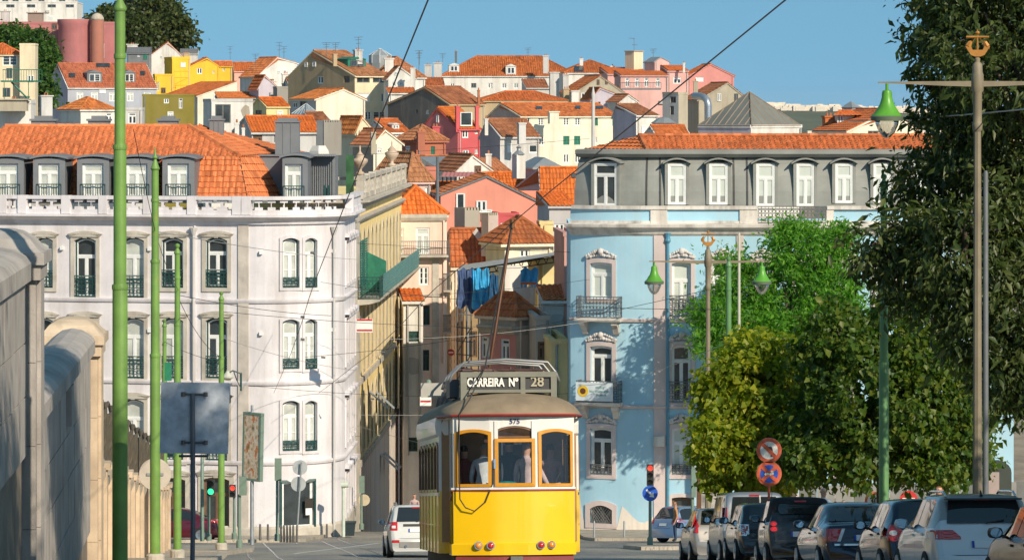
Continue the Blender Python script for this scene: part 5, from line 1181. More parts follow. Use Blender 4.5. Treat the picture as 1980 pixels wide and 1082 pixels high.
# ------------------------------------------------------------------ blue corner house, right
BLUE = plaster((0.37, 0.60, 0.73), .5, grime=(.62, .62, .6)); GM = plain('grey_mansard', (.25, .255, .235), .6, .05, var=.2, sc=.8)
Bx, By = XK(1285, 238), .7 * 238; RB = 7.5
bp = Plan(arcline((Bx, By + RB), RB, radians(235), 1.5 * pi, 18) + [(XK(1960, 238), By)])
zb_ = zg(246) - 1; zc = lambda y: ZK(y, 238)
root = thing('apartment_building', 'sky blue corner house with rounded corner and grey mansard storey', 'building', (Bx, By, zb_)); BLB = root
holes = []; INFO = []
cols = [(1142, 1184), (1299, 1336), (1378, 1413), (1458, 1493), (1536, 1571), (1614, 1649), (1692, 1727), (1770, 1805)]
for ci, (a, b) in enumerate(cols):
    for y0, y1, sty, rl in ((507, 612 if ci else 577, 'white', .9), (667, 778 if ci else 742, 'white', .9), (826, 917, 'whitec', .38)):
        if ci == 0: y0 = y0 if y0 != 667 else 668
        sty = random.choice([sty, sty, 'white', 'whitec', 'shut']); uc, w, za, zt = fwindow(root, bp, holes, a, b, y0, y1, sty, .06, .19, sm=plaster((.62, .52, .5), .4))
        INFO.append((ci, uc, w, za, zt))
        if ci and rl > .5: railing(root, bp, uc, za + .02, w + .25, .95, 'scroll', IRON, out=.1)
        if rl < .5: railing(root, bp, uc, za + .02, w, .45, 'scroll', IRON, out=.03)
        # carved pediment: a swag of leaves round a shell
        mb = MB(); rg = random.Random(ci * 7 + int(y0))
        for i in range(15):
            t = (i - 7) / 7; hh = .34 * (1 - abs(t) ** 1.4) + .1; pz = zt + .2 + hh * .5 * (1 - .2 * abs(t)); uu = uc + t * (w / 2 + .16)
            for q in range(2):
                rr = .05 + .05 * rg.random(); c = bp.f(uu + rg.uniform(-.03, .03), pz + (q - .3) * hh * .55, -.08); mb.lathe([(.01, -rr), (rr * .8, -rr * .6), (rr, 0), (rr * .8, rr * .6), (.01, rr)], c, 6)
        c = bp.f(uc, zt + .5, -.1); mb.lathe([(.01, -.16), (.12, -.1), (.15, 0), (.1, .12), (.01, .17)], c, 8); mb.build('carved_pediment', plaster((.62, .58, .56), .6), root, smooth=True)
uc, w, za, zt = fwindow(root, bp, holes, 1141, 1184, 976, 1011, 'dark', .2, .22, sm=plaster((.62, .52, .5), .4))
mb = MB()
for i in range(9):
    x = -w / 2 + w * i / 8
    for sgn in (-1, 1):
        a, b = bp.f(uc + x, za, -.02), bp.f(uc + max(-w / 2, min(w / 2, x + sgn * .6)), za + .75, -.02); mb.tube([a, b], .012, 4)
mb.build('lattice_grille', IRON, root)
for a, b in cols[1:]: fwindow(root, bp, holes, a, b, 960, 1030, 'brown', .05, .16, sm=plaster((.62, .52, .5), .4))
mb = MB(); wallgrid(mb, bp, 0, bp.L, zb_, zc(440), holes, .28, du=1.2); e0, e1 = bp.p[0], bp.p[-1]
mb.face([(e0.x, e0.y + 12, zb_), (e0.x, e0.y, zb_), (e0.x, e0.y, zc(440)), (e0.x, e0.y + 12, zc(440))]); mb.face([(e1.x, e1.y, zb_), (e1.x, e0.y + 12, zb_), (e1.x, e0.y + 12, zc(440)), (e1.x, e1.y, zc(440))]); mb.face([(e1.x, e0.y + 12, zb_), (e0.x, e0.y + 12, zb_), (e0.x, e0.y + 12, zc(440)), (e1.x, e0.y + 12, zc(440))]); mb.build('wall', BLUE, root)
WS = plaster((.72, .66, .60), .75, grime=(.16, .14, .12)); z = zc(452)
mb = MB(); band(mb, bp, 0, bp.L, [(0, z - .1), (.12, z), (.2, z + .16), (.45, z + .3), (.48, z + .42), (0, z + .5)]); mb.build('cornice', WS, root)
mb = MB(); band(mb, bp, 0, bp.L, [(.06, zc(440)), (.06, zc(427)), (-.1, zc(427)), (-.1, zc(440))]); mb.build('parapet_base', WS, root)
for a_, b_2 in ((0, bp.uofpx(1464)), (bp.uofpx(1599), bp.L)): mb = MB(); band(mb, bp, a_, b_2, [(.0, zc(428)), (.0, zc(405)), (-.1, zc(405)), (-.1, zc(428))]); mb.build('parapet_panel', BLUE, root)
mb = MB()
for a, b in ((1108, 1464), (1599, 1940)): band(mb, bp, bp.uofpx(a), bp.uofpx(b), [(.14, zc(405)), (.14, zc(398)), (-.15, zc(398)), (-.15, zc(405))])
mb.build('parapet_coping', WS, root)
for a, b in ((1258, 1290), (1430, 1464), (1598, 1612)):
    mb = MB(); band(mb, bp, bp.uofpx(a), bp.uofpx(b), [(.09, zc(439)), (.09, zc(400)), (-.1, zc(400)), (-.1, zc(439))]); mb.build('parapet_pier', WS, root)
uu = bp.uofpx(1531); railing(root, bp, uu, zc(432), bp.uofpx(1597) - bp.uofpx(1466), .78, 'scroll', IRON, out=.05)
PST = plaster((.62, .52, .5), .45)
for a, b in ((1264, 1289), (1424, 1438)):
    mb = MB(); band(mb, bp, bp.uofpx(a), bp.uofpx(b), [(0, zb_), (.06, zb_), (.06, zc(455)), (0, zc(455))]); mb.build('pilaster', PST, root)
for y in (621, 788): mb = MB(); z = zc(y); band(mb, bp, 0, bp.L, [(0, z - .05), (.1, z - .03), (.13, z + .08), (0, z + .12)]); mb.build('string_course', PST, root)
mb = MB(); us_ = np.linspace(0, bp.L, 80); rg = random.Random(5); zs_ = [zc(985) + .35 * sin(u * 1.3) + .25 * sin(u * 3.1) for u in us_]
zs_ = [min([z_] + [h[2] - .25 for h in holes if h[0] - .45 < u < h[1] + .45 and h[2] < zc(1000)]) for u, z_ in zip(us_, zs_)]
for i in range(79): mb.face([bp.f(us_[i], zb_, -.025), bp.f(us_[i + 1], zb_, -.025), bp.f(us_[i + 1], zs_[i + 1], -.02), bp.f(us_[i], zs_[i], -.02)])
mb.build('bare_render_plinth', plaster((.75, .68, .6), .5), root)
mb = MB(); u = bp.uofpx(1291); p = bp.f(u, 0, -.12); mb.tube([(p.x, p.y, zb_ + .2), (p.x, p.y, zc(458))], .07, 8); mb.lathe([(.08, zc(470)), (.15, zc(465)), (.1, zc(458)), (.16, zc(450))], (p.x, p.y, 0), 8); mb.build('rainwater_pipe', plain('pipe_blue', (.08, .26, .38), .5), root, smooth=True, sharp=40)
mb = MB(); mb.bx(p.x - .4 - .25, p.x - .4 + .25, p.y - .1, p.y + .05, zc(862), zc(842)); mb.build('street_name_plate', WS, root)
# two balconies on the rounded corner
for y in (620, 783):
    uc = INFO[0][1]; zz = zc(y); mb = MB(); n = 10; u0, u1 = uc - 1.05, uc + 1.05
    band(mb, bp, u0, u1, [(-.1, zz - .04), (.62, zz - .04), (.66, zz + .03), (.66, zz + .12), (-.1, zz + .12)]); mb.build('balcony_slab', WS, root)
    p, d, nn = bp.at(uc); put('railing', railing_mesh(2.0, .98, 'scroll', IRON, .62), root, bp.f(uc, zz + .12, .03), atan2(d.y, d.x))
    for s_ in (-.75, .75):
        mb = MB(); f = lambda a, b, dd: bp.f(uc + s_ + dd, b, -a); mb.prism([(0, zz - .05), (.5, zz - .05), (.5, zz - .2), (.3, zz - .35), (.15, zz - .62), (0, zz - .7)], -.13, .13, f); mb.build('corbel', WS, root)
uc = INFO[0][1]; p, d, nn = bp.at(uc); o_ = bp.f(uc, zc(783) + .2, -.72); M = Matrix.Translation(o_) @ Matrix.Rotation(atan2(d.y, d.x), 4, 'Z')
ban = thing('banner', 'white banner with a sunflower hung on the lower blue house balcony', 'banner', o_, atan2(d.y, d.x))
mb = MB(); mb.bx(-.98, .85, -.02, 0, 0, .85); mb.build('cloth', plain('banner_cloth', (.62, .68, .72), .7, var=.08), ban, world=False)
mb = MB(); mb.tube([(-.62, -.025, .45), (-.62, -.035, .45)], .26, 20); mb.build('petals', plain('sunflower_petals', (.75, .5, .03), .7), ban, world=False)
mb = MB(); mb.tube([(-.62, -.036, .45), (-.62, -.045, .45)], .14, 16); mb.build('flower_centre', plain('sunflower_centre', (.13, .04, .015), .8), ban, world=False)
mb = MB()
for i, (x0, x1, z) in enumerate(((-.3, -.1, .45), (0, .42, .62), (0, .62, .45), (.05, .55, .28))): mb.bx(x0, x1, -.028, -.022, z - .045, z + .045)
mb.build('blurred_print', plain('print_green', (.32, .46, .44), .7, var=.4, sc=9), ban, world=False)
# mansard storey
def off(u, z, inn): return bp.f(u, z, inn)
mb = MB(); us_ = sorted(set(list(np.linspace(0, bp.L, 60)) + bp.u)); zs = [(zc(400), .3), (zc(370), .34), (zc(340), .45), (zc(318), .62), (zc(304), .85)]
for a, b in zip(us_, us_[1:]):
    for (z0, i0), (z1, i1) in zip(zs, zs[1:]): mb.face([off(a, z0, i0), off(b, z0, i0), off(b, z1, i1), off(a, z1, i1)])
mb.build('mansard', GM, root)
mb = MB(); band(mb, bp, 0, bp.L, [(-.9, zc(306)), (-.55, zc(304)), (-.38, zc(298)), (-.38, zc(291)), (-.5, zc(289)), (-1.2, zc(289))]); mb.build('gutter', GM, root)
for px in (1249, 1277, 1420, 1446):
    u = bp.uofpx(px); mb = MB()
    for (z0, i0), (z1, i1) in zip(zs, zs[1:]): mb.face([off(u - .04, z0, i0 - .03), off(u + .04, z0, i0 - .03), off(u + .04, z1, i1 - .03), off(u - .04, z1, i1 - .03)])
    mb.build('flashing', plain('dark_flashing', (.05, .05, .05), .6), root)
for i, (a, b, y0, y1) in enumerate(((1145, 1189, 316, 399), (1292, 1327, 317, 396), (1372, 1408, 317, 396), (1463, 1499, 317, 399), (1541, 1575, 317, 399), (1616, 1650, 317, 393), (1690, 1724, 317, 393), (1768, 1800, 317, 393))):
    u0, u1 = bp.uofpx(a), bp.uofpx(b); uc, w = (u0 + u1) / 2, u1 - u0; p, d, nn = bp.at(uc); o_ = bp.f(uc, 0, .28); rz = atan2(d.y, d.x)
    M = Matrix.Translation((o_.x, o_.y, 0)) @ Matrix.Rotation(rz, 4, 'Z'); z0, z1 = zc(y1), zc(y0)
    mb = MB(); f = lambda x, z, dd: M @ Vector((x, dd, z))
    mb.bx(-w / 2 - .14, -w / 2, -.03, 1.0, z0, z1 + .08, M); mb.bx(w / 2, w / 2 + .14, -.03, 1.0, z0, z1 + .08, M); mb.bx(-w / 2, w / 2, .03, 1.0, z1, z1 + .08, M)
    do = mb.build('dormer', GM, root)
    n = 8; W2 = w / 2 + .24; prof = [(-W2 + 2 * W2 * j / n, z1 + .06 + .22 * (1 - (2 * j / n - 1) ** 2)) for j in range(n + 1)]
    mb = MB(); mb.prism(prof[::-1] + [(x, z - .07) for x, z in prof], -.22, 1.0, f); mb.build('dormer_hood', GM, do)
    m1, m2, m3 = win_meshes(w, z1 - z0, 'shut' if i else 'white', 0); q = M @ Vector((0, .06, z0))
    for nm, me in (('window', m1), ('sash', m2), ('pane', m3)): put(nm, me, do, q, rz)
# tiled roof
ka, kb = 241, 245; TB_ = tilemat((.58, .16, .05), age=.45)
sl = [[P(1252, 292, ka), P(1960, 292, ka), P(1960, 264, kb), P(1237, 264, kb)], [P(1130, 290, 246), P(1252, 292, ka), P(1237, 264, kb)]]
mb = MB(); [slab(mb, p) for p in sl]; rf = mb.build('roof', GM, root); mb = MB(); [tiles(mb, p, .27, .4, .06, 4, .06) for p in sl]; ridge(mb, P(1237, 262, kb), P(1960, 262, kb), .13); ridge(mb, P(1252, 291, ka), P(1237, 262, kb), .15); tag(mb.build('roof_tiles', TB_, rf), kind='stuff')
# ------------------------------------------------------------------ stone wall with piers on the left
LIME = stone((0.60, 0.47, 0.34), 1.0, .55); LIME2 = stone((0.42, 0.38, 0.35), .8, .8)  # second stone is darker: weathering plus the near wall's shade, both in its colour
def wpt(k, out, z): return Vector((wallx(k) + out, .7 * k, z))
def wblock(mb, k0, k1, o0, o1, z0, z1):
    ps = [wpt(k, o, z) for z in (z0, z1) for k in (k0, k1) for o in (o0, o1)]; n = len(mb.v); mb.v += [tuple(p) for p in ps]
    for f in ((0, 1, 3, 2), (4, 6, 7, 5), (0, 4, 5, 1), (2, 3, 7, 6), (0, 2, 6, 4), (1, 5, 7, 3)): mb.f.append(tuple(n + i for i in f)); mb.m.append(0)
def stone_wall(label, k0, k1, zc_, zf, zbk, name='stone_wall'):
    root = thing(name, label, 'wall', wpt(k0, 0, zg(k1))); rg = random.Random(int(k0))
    mb = MB(); wblock(mb, k0, k1, -.7, -.06, zg(k1) - .5, zf - .26); mb.build('core', stone((.25, .21, .17)), root)
    z = zf - .26; j = 0
    while z > zg(k0) - .9:
        h = (.95, .8, .9)[j % 3]; k = k0 - (1.1 if j % 2 else 0)
        while k < k1:
            kk = min(k1, k + 2.6 + rg.uniform(-.3, .3)); a = max(k, k0)
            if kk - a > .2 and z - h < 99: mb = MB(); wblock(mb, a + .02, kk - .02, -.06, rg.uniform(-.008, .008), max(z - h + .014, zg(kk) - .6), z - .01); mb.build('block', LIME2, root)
            k = kk
        z -= h; j += 1
    k = k0
    while k < k1 - .1:   # rounded coping stones
        kk = min(k1, k + 2.1); mb = MB(); prof = [(.10, zf - .26), (.10, zf), (.02, zf + .1), (-.16, zc_ - .04), (-.36, zc_), (-.56, zc_ - .04), (-.76, zf + .05), (-.76, zf - .26)]
        A_ = [wpt(k + .01, o, z_) for o, z_ in prof]; B_ = [wpt(kk - .01, o, z_) for o, z_ in prof]; mb.face(A_); mb.face(B_[::-1])
        for i in range(len(prof)): j2 = (i + 1) % len(prof); mb.face([A_[i], A_[j2], B_[j2], B_[i]])
        mb.build('coping_stone', LIME2, root); k = kk
    return root
def pier(label, k0, k1, zt, mat):
    root = thing('stone_pier', label, 'pier', wpt(k0, 0, zg(k1))); z = zt - .75; j = 0
    while z > zg(k0) - .6:
        mb = MB(); wblock(mb, k0, k1, -.95, .14, max(z - 1.25, zg(k1) - .5) + .008, z); wblock(mb, k0 + .45, k1 - .45, .13, .2, max(z - 1.25, zg(k1) - .5) + .008, z); mb.build('block', mat, root); z -= 1.25; j += 1
    mb = MB(); wblock(mb, k0 - .15, k1 + .15, -1.02, .22, zt - .75, zt - .52); wblock(mb, k0 - .25, k1 + .25, -1.08, .28, zt - .52, zt - .34); mb.build('neck_moulding', mat, root)
    mb = MB(); h0, h1 = zt - .34, zt; prof = [(0, 0), (.12, .06), (.3, .2), (.55, .3), (.8, .34)]
    rings = []
    for t_, dz in prof:
        a, b = (k0 - .2) + (k1 - k0 + .4) / 2 * t_, (k1 + .2) - (k1 - k0 + .4) / 2 * t_; o0, o1 = -1.04 + .64 * t_, .24 - .64 * t_
        rings.append([wpt(a, o0, h0 + dz), wpt(a, o1, h0 + dz), wpt(b, o1, h0 + dz), wpt(b, o0, h0 + dz)])
    for r0, r1 in zip(rings, rings[1:]):
        for i in range(4): mb.face([r0[i], r0[(i + 1) % 4], r1[(i + 1) % 4], r1[i]])
    mb.face(rings[-1]); mb.build('cap_stone', mat, root)
stone_wall('tall shaded ashlar wall nearest the camera, at the left edge', 30, 77.6, -2.12, -2.34, 0)
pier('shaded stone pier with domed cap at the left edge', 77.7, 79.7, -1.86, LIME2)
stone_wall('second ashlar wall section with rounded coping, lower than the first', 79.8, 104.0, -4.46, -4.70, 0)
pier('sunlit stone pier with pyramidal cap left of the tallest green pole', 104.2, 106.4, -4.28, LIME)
mb = MB(); k = 92.2; wblock(mb, k, k + .9, .0, .1, ZK(824, k), ZK(747, k)); o = mb.build('wall_plate', plain('plate_grey', (.28, .27, .26), .6)); tag(o, 'narrow upright grey plate bolted to the shaded wall', 'plate')
# lower wall stepping down with an iron fence
base = thing('stone_wall', 'sunlit low stone wall stepping downhill under the iron fence', 'wall', wpt(107, 0, zg(107)))
fen = thing('iron_fence', 'ornate brown iron fence panels on the low sunlit wall', 'fence', wpt(107, 0, zg(107) + 2)); FI = plain('brown_iron', (.10, .08, .055), .7, var=.3)
k = 106.6; j = 0
while k < 178:
    kk = min(178, k + 4.3); zt = zg((k + kk) / 2) + 2.05
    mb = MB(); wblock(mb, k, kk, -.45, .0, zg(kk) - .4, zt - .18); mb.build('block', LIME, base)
    mb = MB(); wblock(mb, k, kk - .02, -.55, .1, zt - .18, zt); mb.build('coping_stone', LIME, base)
    mb = MB(); wblock(mb, k - .35, k + .35, -.55, .12, zg(k) - .3, zt + .28); wblock(mb, k - .45, k + .45, -.6, .18, zt + .28, zt + .42); mb.build('pier_block', LIME, base)
    mb = MB(); a0, a1 = k + .5, kk - .5; zf = zt + .02
    def bar(ka, za, kb, zb2, r): mb.tube([wpt(ka, -.2, za), wpt(kb, -.2, zb2)], r, 5)
    for kk2 in (a0, a1): bar(kk2, zf, kk2, zf + 1.55, .045)
    for zz in (.08, .32, 1.15, 1.42): bar(a0, zf + zz, a1, zf + zz, .03)
    n = 9
    for i in range(1, n): x = a0 + (a1 - a0) * i / n; bar(x, zf + .08, x, zf + 1.42, .018)
    for i in range(n):
        x = a0 + (a1 - a0) * (i + .5) / n
        for zc0 in (.2, .73, 1.28):
            rr = .12 if zc0 != .73 else .16; pts = [wpt(x + rr / .7 * .8 * cos(t), -.2, zf + zc0 + rr * sin(t)) for t in np.linspace(0, 2 * pi, 9)]; mb.tube(pts, .02, 4, cap=False)
    pts = [wpt(a0 + (a1 - a0) * t, -.2, zf + 1.5 + .22 * (1 - t) + .1 * sin(t * 6.3)) for t in np.linspace(0, 1, 9)]; mb.tube(pts, .035, 5)
    mb.build('fence_panel', FI, fen); k = kk; j += 1
# ------------------------------------------------------------------ green tramway poles
PGREEN = plain('pole_green', (0.155, 0.29, 0.06), .5, var=.2, sc=2.0, rust=(.40, .20, .03), rustamt=.8)
PG2 = plain('pole_green_cool', (0.12, 0.26, 0.10), .45, var=.15, sc=2.0, rust=(.2, .17, .1), rustamt=.4)
def pole(label, px, k, mat, H=8.7, spike=False, band_z=None):
    X = XK(px, k); z0 = zg(k) + .1; root = thing('tram_wire_pole', label, 'pole', (X, .7 * k, z0), group='green tramway poles')
    mb = MB(); mb.lathe([(.2, 0), (.2, .22), (.15, .26)], n=14); mb.build('base', stone((.5, .45, .38)), root, world=False)
    mb = MB(); mb.lathe([(.112, .2), (.108, 4.45), (.098, 4.5)], n=20); mb.build('lower_tube', mat, root, world=False, smooth=True, sharp=40)
    mb = MB(); mb.lathe([(.094, 4.45), (.092, 6.45), (.084, 6.5)], n=20); mb.build('middle_tube', mat, root, world=False, smooth=True, sharp=40)
    mb = MB(); mb.lathe([(.079, 6.45), (.076, H - .3)], n=20); mb.build('upper_tube', mat, root, world=False, smooth=True, sharp=40)
    for z in (4.45, 6.45, H - .95): mb = MB(); mb.lathe([(.115 if z < 5 else .1 if z < 7 else .088, z - .03), (.118 if z < 5 else .103 if z < 7 else .091, z), (.115 if z < 5 else .1 if z < 7 else .088, z + .04)], n=18); mb.build('collar', mat, root, world=False)
    mb = MB(); h = H - .3
    if spike: mb.lathe([(.085, h), (.1, h + .03), (.085, h + .06), (.03, h + .22), (.06, h + .26), (.03, h + .3), (.005, h + .5)], n=14)
    else: mb.lathe([(.085, h), (.1, h + .03), (.09, h + .06), (.05, h + .14), (.035, h + .17), (.07, h + .21), (.065, h + .27), (.01, h + .3)], n=14)
    mb.build('finial', mat, root, world=False, smooth=True, sharp=50)
    return root
pole('tallest green tram pole, nearest on the left', 232, 74, PGREEN); pole('spike-topped green tram pole, second from the left', 300, 110, PGREEN, spike=True)
pole('slim green tram pole rising above the square sign', 343, 143, PGREEN); pole('green tram pole standing right of the square sign', 428, 174, PGREEN)
pole('small far green tram pole between the second and third poles', 318, 192, PGREEN, H=8.4)
pole('thick cool green tram pole in front of the lime trees', 1709, 116, PG2); pole('green tram pole beside the farther twin-armed lamp', 1409, 150, PG2)
pole('green pole mostly hidden behind the lime crown at right', 1848, 185, PG2, H=5.5)
def mast(name, label, cat, px, k, ytop, r, mat, ybase=None):
    z0 = zg(k) + .1 if ybase is None else ZK(ybase, k); mb = MB(); zt = ZK(ytop, k) - z0; mb.lathe([(r, 0), (r * .8, zt - .05), (r * .5, zt)], n=10)
    o = mb.build(name, mat, smooth=True, sharp=40); o.location = (XK(px, k), .7 * k, z0); WL[o] = Vector(o.location); tag(o, label, cat); return o
mast('flag_mast', 'thin pale pole in front of the bright green tree', 'pole', 1429, 206, 450, .07, plain('pale_pole', (.42, .40, .33), .6))
mast('service_pole', 'plain grey pole right beside the near street lamp', 'pole', 1906, 101, 330, .06, plain('service_grey', (.13, .14, .15), .6))
# ------------------------------------------------------------------ twin-armed street lamps with a ship on top
LBR = plain('lamp_post_paint', (.22, .18, .12), .6, var=.2, sc=2, rust=(.13, .07, .035), rustamt=.8); GOLD = plain('gilded_ship', (.45, .20, .04), .5, .3, var=.25)
LGRN = plain('lamp_shade_green', (.10, .33, .03), .4, var=.15); LDK = plain('lamp_rim', (.11, .14, .09), .5); LENS = clearglass('lamp_lens', (.82, .82, .8), .12)
def lamp_post(label, px, k, H=9.55):
    root = thing('street_lamp', label, 'street lamp', (XK(px, k), .7 * k, zg(k) + .1), group='twin-armed street lamps')
    H -= .1
    mb = MB(); mb.lathe([(.15, 0), (.15, .8), (.1, .9), (.088, 2.5), (.07, H - .9)], n=8); mb.build('post', LBR, root, world=False)
    mb = MB(); mb.lathe([(.07, H - .95), (.095, H - .9), (.1, H - .8), (.085, H - .75), (.09, H - .2), (.12, H - .15), (.12, H + .15), (.1, H + .2), (.095, H + .35), (.05, H + .4), (.055, H + .46), (.02, H + .5)], n=12); mb.build('capital', LBR, root, world=False, smooth=True, sharp=40)
    for s in (-1, 1):
        mb = MB(); f = lambda a, b, d: Vector((a * s, d, b)); mb.prism([(.1, H - .08), (.6, H - .065), (1.75, H - .015), (1.92, H - .015), (1.92, H + .015), (.1, H + .03)], -.03, .03, f); mb.build('arm', LBR, root, world=False)
        mb = MB(); c = (1.75 * s, 0, H - .02); mb.lathe([(.03, 0), (.03, -.12), (.085, -.14), (.1, -.2), (.1, -.26), (.14, -.4), (.24, -.56), (.3, -.62)], c, 18); sh = mb.build('lamp_shade', LGRN, root, world=False, smooth=True, sharp=50)
        mb = MB(); mb.lathe([(.3, -.62), (.32, -.64), (.31, -.72), (.24, -.72)], c, 18); mb.build('rim', LDK, sh, world=False, smooth=True, sharp=40)
        mb = MB(); mb.lathe([(.235, -.7), (.22, -.8), (.15, -.95), (.06, -1.04), (.01, -1.05)], c, 16); mb.build('lens', LENS, sh, world=False, smooth=True)
    mb = MB(); z = H + .5; f = lambda a, b, d: Vector((a, d, b))
    mb.prism([(-.24, z + .2), (-.13, z + .2), (-.1, z + .13), (.1, z + .13), (.13, z + .2), (.24, z + .2), (.13, z + .03), (.05, z), (-.05, z), (-.13, z + .03)], -.05, .05, f); orn = mb.build('ship_ornament', GOLD, root, world=False)
    mb = MB(); mb.tube([(0, 0, z + .1), (0, 0, z + .52)], [.022, .012], 6); mb.tube([(-.22, 0, z + .38), (.22, 0, z + .38)], .022, 5); mb.tube([(-.17, 0, z + .18), (0, 0, z + .42), (.17, 0, z + .18)], .008, 4); mb.lathe([(.03, 0), (.05, .03), (.03, .06)], (0, 0, z + .43), 8); mb.build('mast', GOLD, orn, world=False)
    for s in (-1, 1):
        mb = MB(); mb.tube([(.22 * s, 0, z + .15), (.18 * s, 0, z + .2), (.14 * s, 0, z + .28), (.12 * s, 0, z + .3)], [.02, .065, .045, .014], 6); mb.build('raven', GOLD, orn, world=False)
    return root
lamp_post('near twin-armed street lamp with ship ornament, at the right edge', 1890, 100); lamp_post('farther twin-armed street lamp with ship ornament, before the blue house', 1369, 168)
# ------------------------------------------------------------------ overhead wires
WIRE = plain('wire_black', (.03, .025, .022), .6, var=0); WIREC = plain('wire_copper', (.09, .045, .035), .5, .4, var=0); WIREL = plain('wire_light', (.45, .42, .38), .5, .2, var=0)
def wire(label, pts, r, mat, group='overhead wires'):
    mb = MB(); mb.tube(pts, r, 5); o = mb.build('overhead_wire', mat); tag(o, label, 'wire', group); return o
def sag(a, b, s, n=12): return [a.lerp(b, i / n) - Vector((0, 0, s * 4 * (i / n) * (1 - i / n))) for i in range(n + 1)]
for lab, tx in (('contact wire above the tram track, running to the trolley pole', wirex), ('contact wire above the left track, crossing the upper middle', wire2x)):
    wire(lab, [Vector((tx(k), .7 * k, zg(k) + 6.42)) for k in np.linspace(20, 226, 40)], .009, WIREC)
SP = [((300, 447, 110), (700, 502, 215), .1), ((428, 602, 174), (1104, 628, 236), .25), ((343, 570, 143), (640, 610, 190), .1), ((428, 652, 174), (690, 716, 216), .15), ((343, 572, 143), (428, 690, 174), .3),
      ((640, 575, 226), (1140, 540, 232), .2), ((640, 655, 228), (1200, 610, 232), .35), ((480, 745, 226), (1100, 760, 250), .3), ((620, 545, 225), (1400, 598, 152), .3), ((1120, 745, 232), (1409, 660, 150), .3), ((590, 690, 220), (1369, 560, 168), .3),
      ((318, 660, 192), (430, 700, 176), .1), ((1120, 790, 240), (640, 800, 240), .15), ((690, 470, 255), (1105, 487, 242), .05), ((680, 300, 250), (1140, 268, 250), .05), ((560, 780, 228), (830, 860, 290), .1)]
SL = ('second green pole to the yellow house', 'green pole right of the square sign to the blue corner', 'third green pole to the white corner', 'lower collar of that pole to the side street', 'third green pole down to the fourth pole', 'white corner to the upper blue balcony', 'white corner to the lower blue storeys', 'lamp bracket storey of the white house across the alley', 'white corner to the pole beside the farther lamp', 'sunflower banner up to the pole beside the farther lamp', 'white corner to the farther twin lamp', 'small far pole to the fourth pole', 'tram roof height across the alley', 'yellow balcony across to the blue cornice', 'white roof across to the blue roof', 'lowest corner windows into the side street')
for i, (a, b, s) in enumerate(SP): wire('thin span wire from the ' + SL[i], sag(P(*a), P(*b), s), .009, WIRE if i % 3 else WIREL)
wire('thick pale cable at the right edge by the near lamp', sag(P(1640, 234, 130), P(2050, 204, 90), .05), .014, WIREL)
wire('thin wire slanting down from the roof beside the tallest pole', sag(P(258, 250, 100), P(300, 447, 110), .05) + sag(P(300, 447, 110), P(345, 560, 143), .15)[1:], .007, WIRE)
for (x, y, k, w_) in ((604, 488, 130, 'beside the upper paired corner windows'), (585, 612, 150, 'above the middle paired corner windows'), (585, 655, 160, 'in front of the middle paired corner windows'), (625, 690, 190, 'at the edge of the white corner'), (740, 680, 225, 'before the yellow house'), (720, 770, 240, 'low before the yellow house')):
    mb = MB(); mb.tube([P(x - 4, y, k), P(x + 4, y + 1, k)], .04, 6); o = mb.build('wire_clamp', IRON); tag(o, 'small dark wire clamp ' + w_, 'clamp', 'wire clamps')
RED = plain('sign_red', (.55, .03, .03), .5, var=.1); SWH = plain('sign_white', (.8, .78, .72), .5, var=.06); FRED = plain('faded_sign_red', (.72, .13, .055), .55, var=.15, sc=6); SBLUE = plain('sign_blue', (.02, .10, .50), .45, var=.1)
GALV = plain('galvanised', (.33, .35, .36), .5, .3, var=.2); SBLK = plain('sign_black', (.02, .02, .02), .6, var=0)
def vplate(mb, px0, px1, y0, y1, k, d0, d1): mb.bx(XK(px0, k), XK(px1, k), .7 * k + d0, .7 * k + d1, ZK(y1, k), ZK(y0, k))
for lab, x0, x1, y0, y1, k, bars in (('white hanging sign with two red bands above the side street', 689, 721, 616, 642, 226, ((616, 620), (636, 640))), ('white hanging sign with one red bar left of the tram roof', 812, 834, 766, 784, 228, ((773, 777),))):
    r = thing('hanging_sign', lab, 'sign', P((x0 + x1) / 2, y1, k)); mb = MB(); vplate(mb, x0, x1, y0, y1, k, 0, .03); mb.build('plate', SWH, r)
    for b in bars: mb = MB(); vplate(mb, x0 + 1, x1 - 1, b[0] + .5, b[1], k, -.006, 0); mb.build('red_bar', RED, r)
    for f in (.25, .75): mb = MB(); x = x0 + (x1 - x0) * f; mb.tube([P(x, y0 - 5, k), P(x, y0 + 1, k)], .03, 5); mb.build('hanger', IRON, r)
# ------------------------------------------------------------------ signs on posts
def disc(mb, c, r, y0, y1, n=28): mb.tube([Vector((c.x, c.y + y0, c.z)), Vector((c.x, c.y + y1, c.z))], r, n)
# square sign seen from behind
k = 72; r = thing('road_sign', 'large square road sign seen from its dark back', 'sign', (XK(374, k), .7 * k, zg(k))); M = Matrix.Translation(P(376.5, 807.5, k)) @ Matrix.Rotation(radians(1.2), 4, 'Y') @ Matrix.Rotation(radians(6), 4, 'Z')
hw = 66 / S(k); mb = MB(); mb.box((0, 0, 0), (2 * hw, .012, 2 * hw * 1.04), M); mb.build('plate', plain('sign_back', (.44, .48, .54), .55, .1, var=.25, sc=7), r)
mb = MB(); mb.tube([P(373, 760, k) - Vector((0, .05, 0)), P(374, 1000, k) - Vector((0, .05, 0)), Vector((XK(371, k), .7 * k - .05, zg(k)))], .033, 8); mb.build('post', plain('post_grey', (.14, .15, .17), .6, .2), r)
for y in (761, 854):
    mb = MB(); a = P(355, y, k); b = P(398, y + .5, k); mb.tube([a - Vector((0, .03, 0)), b - Vector((0, .03, 0))], .016, 6); [mb.lathe([(.03, -.03), (.03, .03)], q - Vector((0, .04, 0)), 8) for q in (a, b)]; mb.build('bracket', plain('bracket_grey', (.12, .11, .11), .6), r)
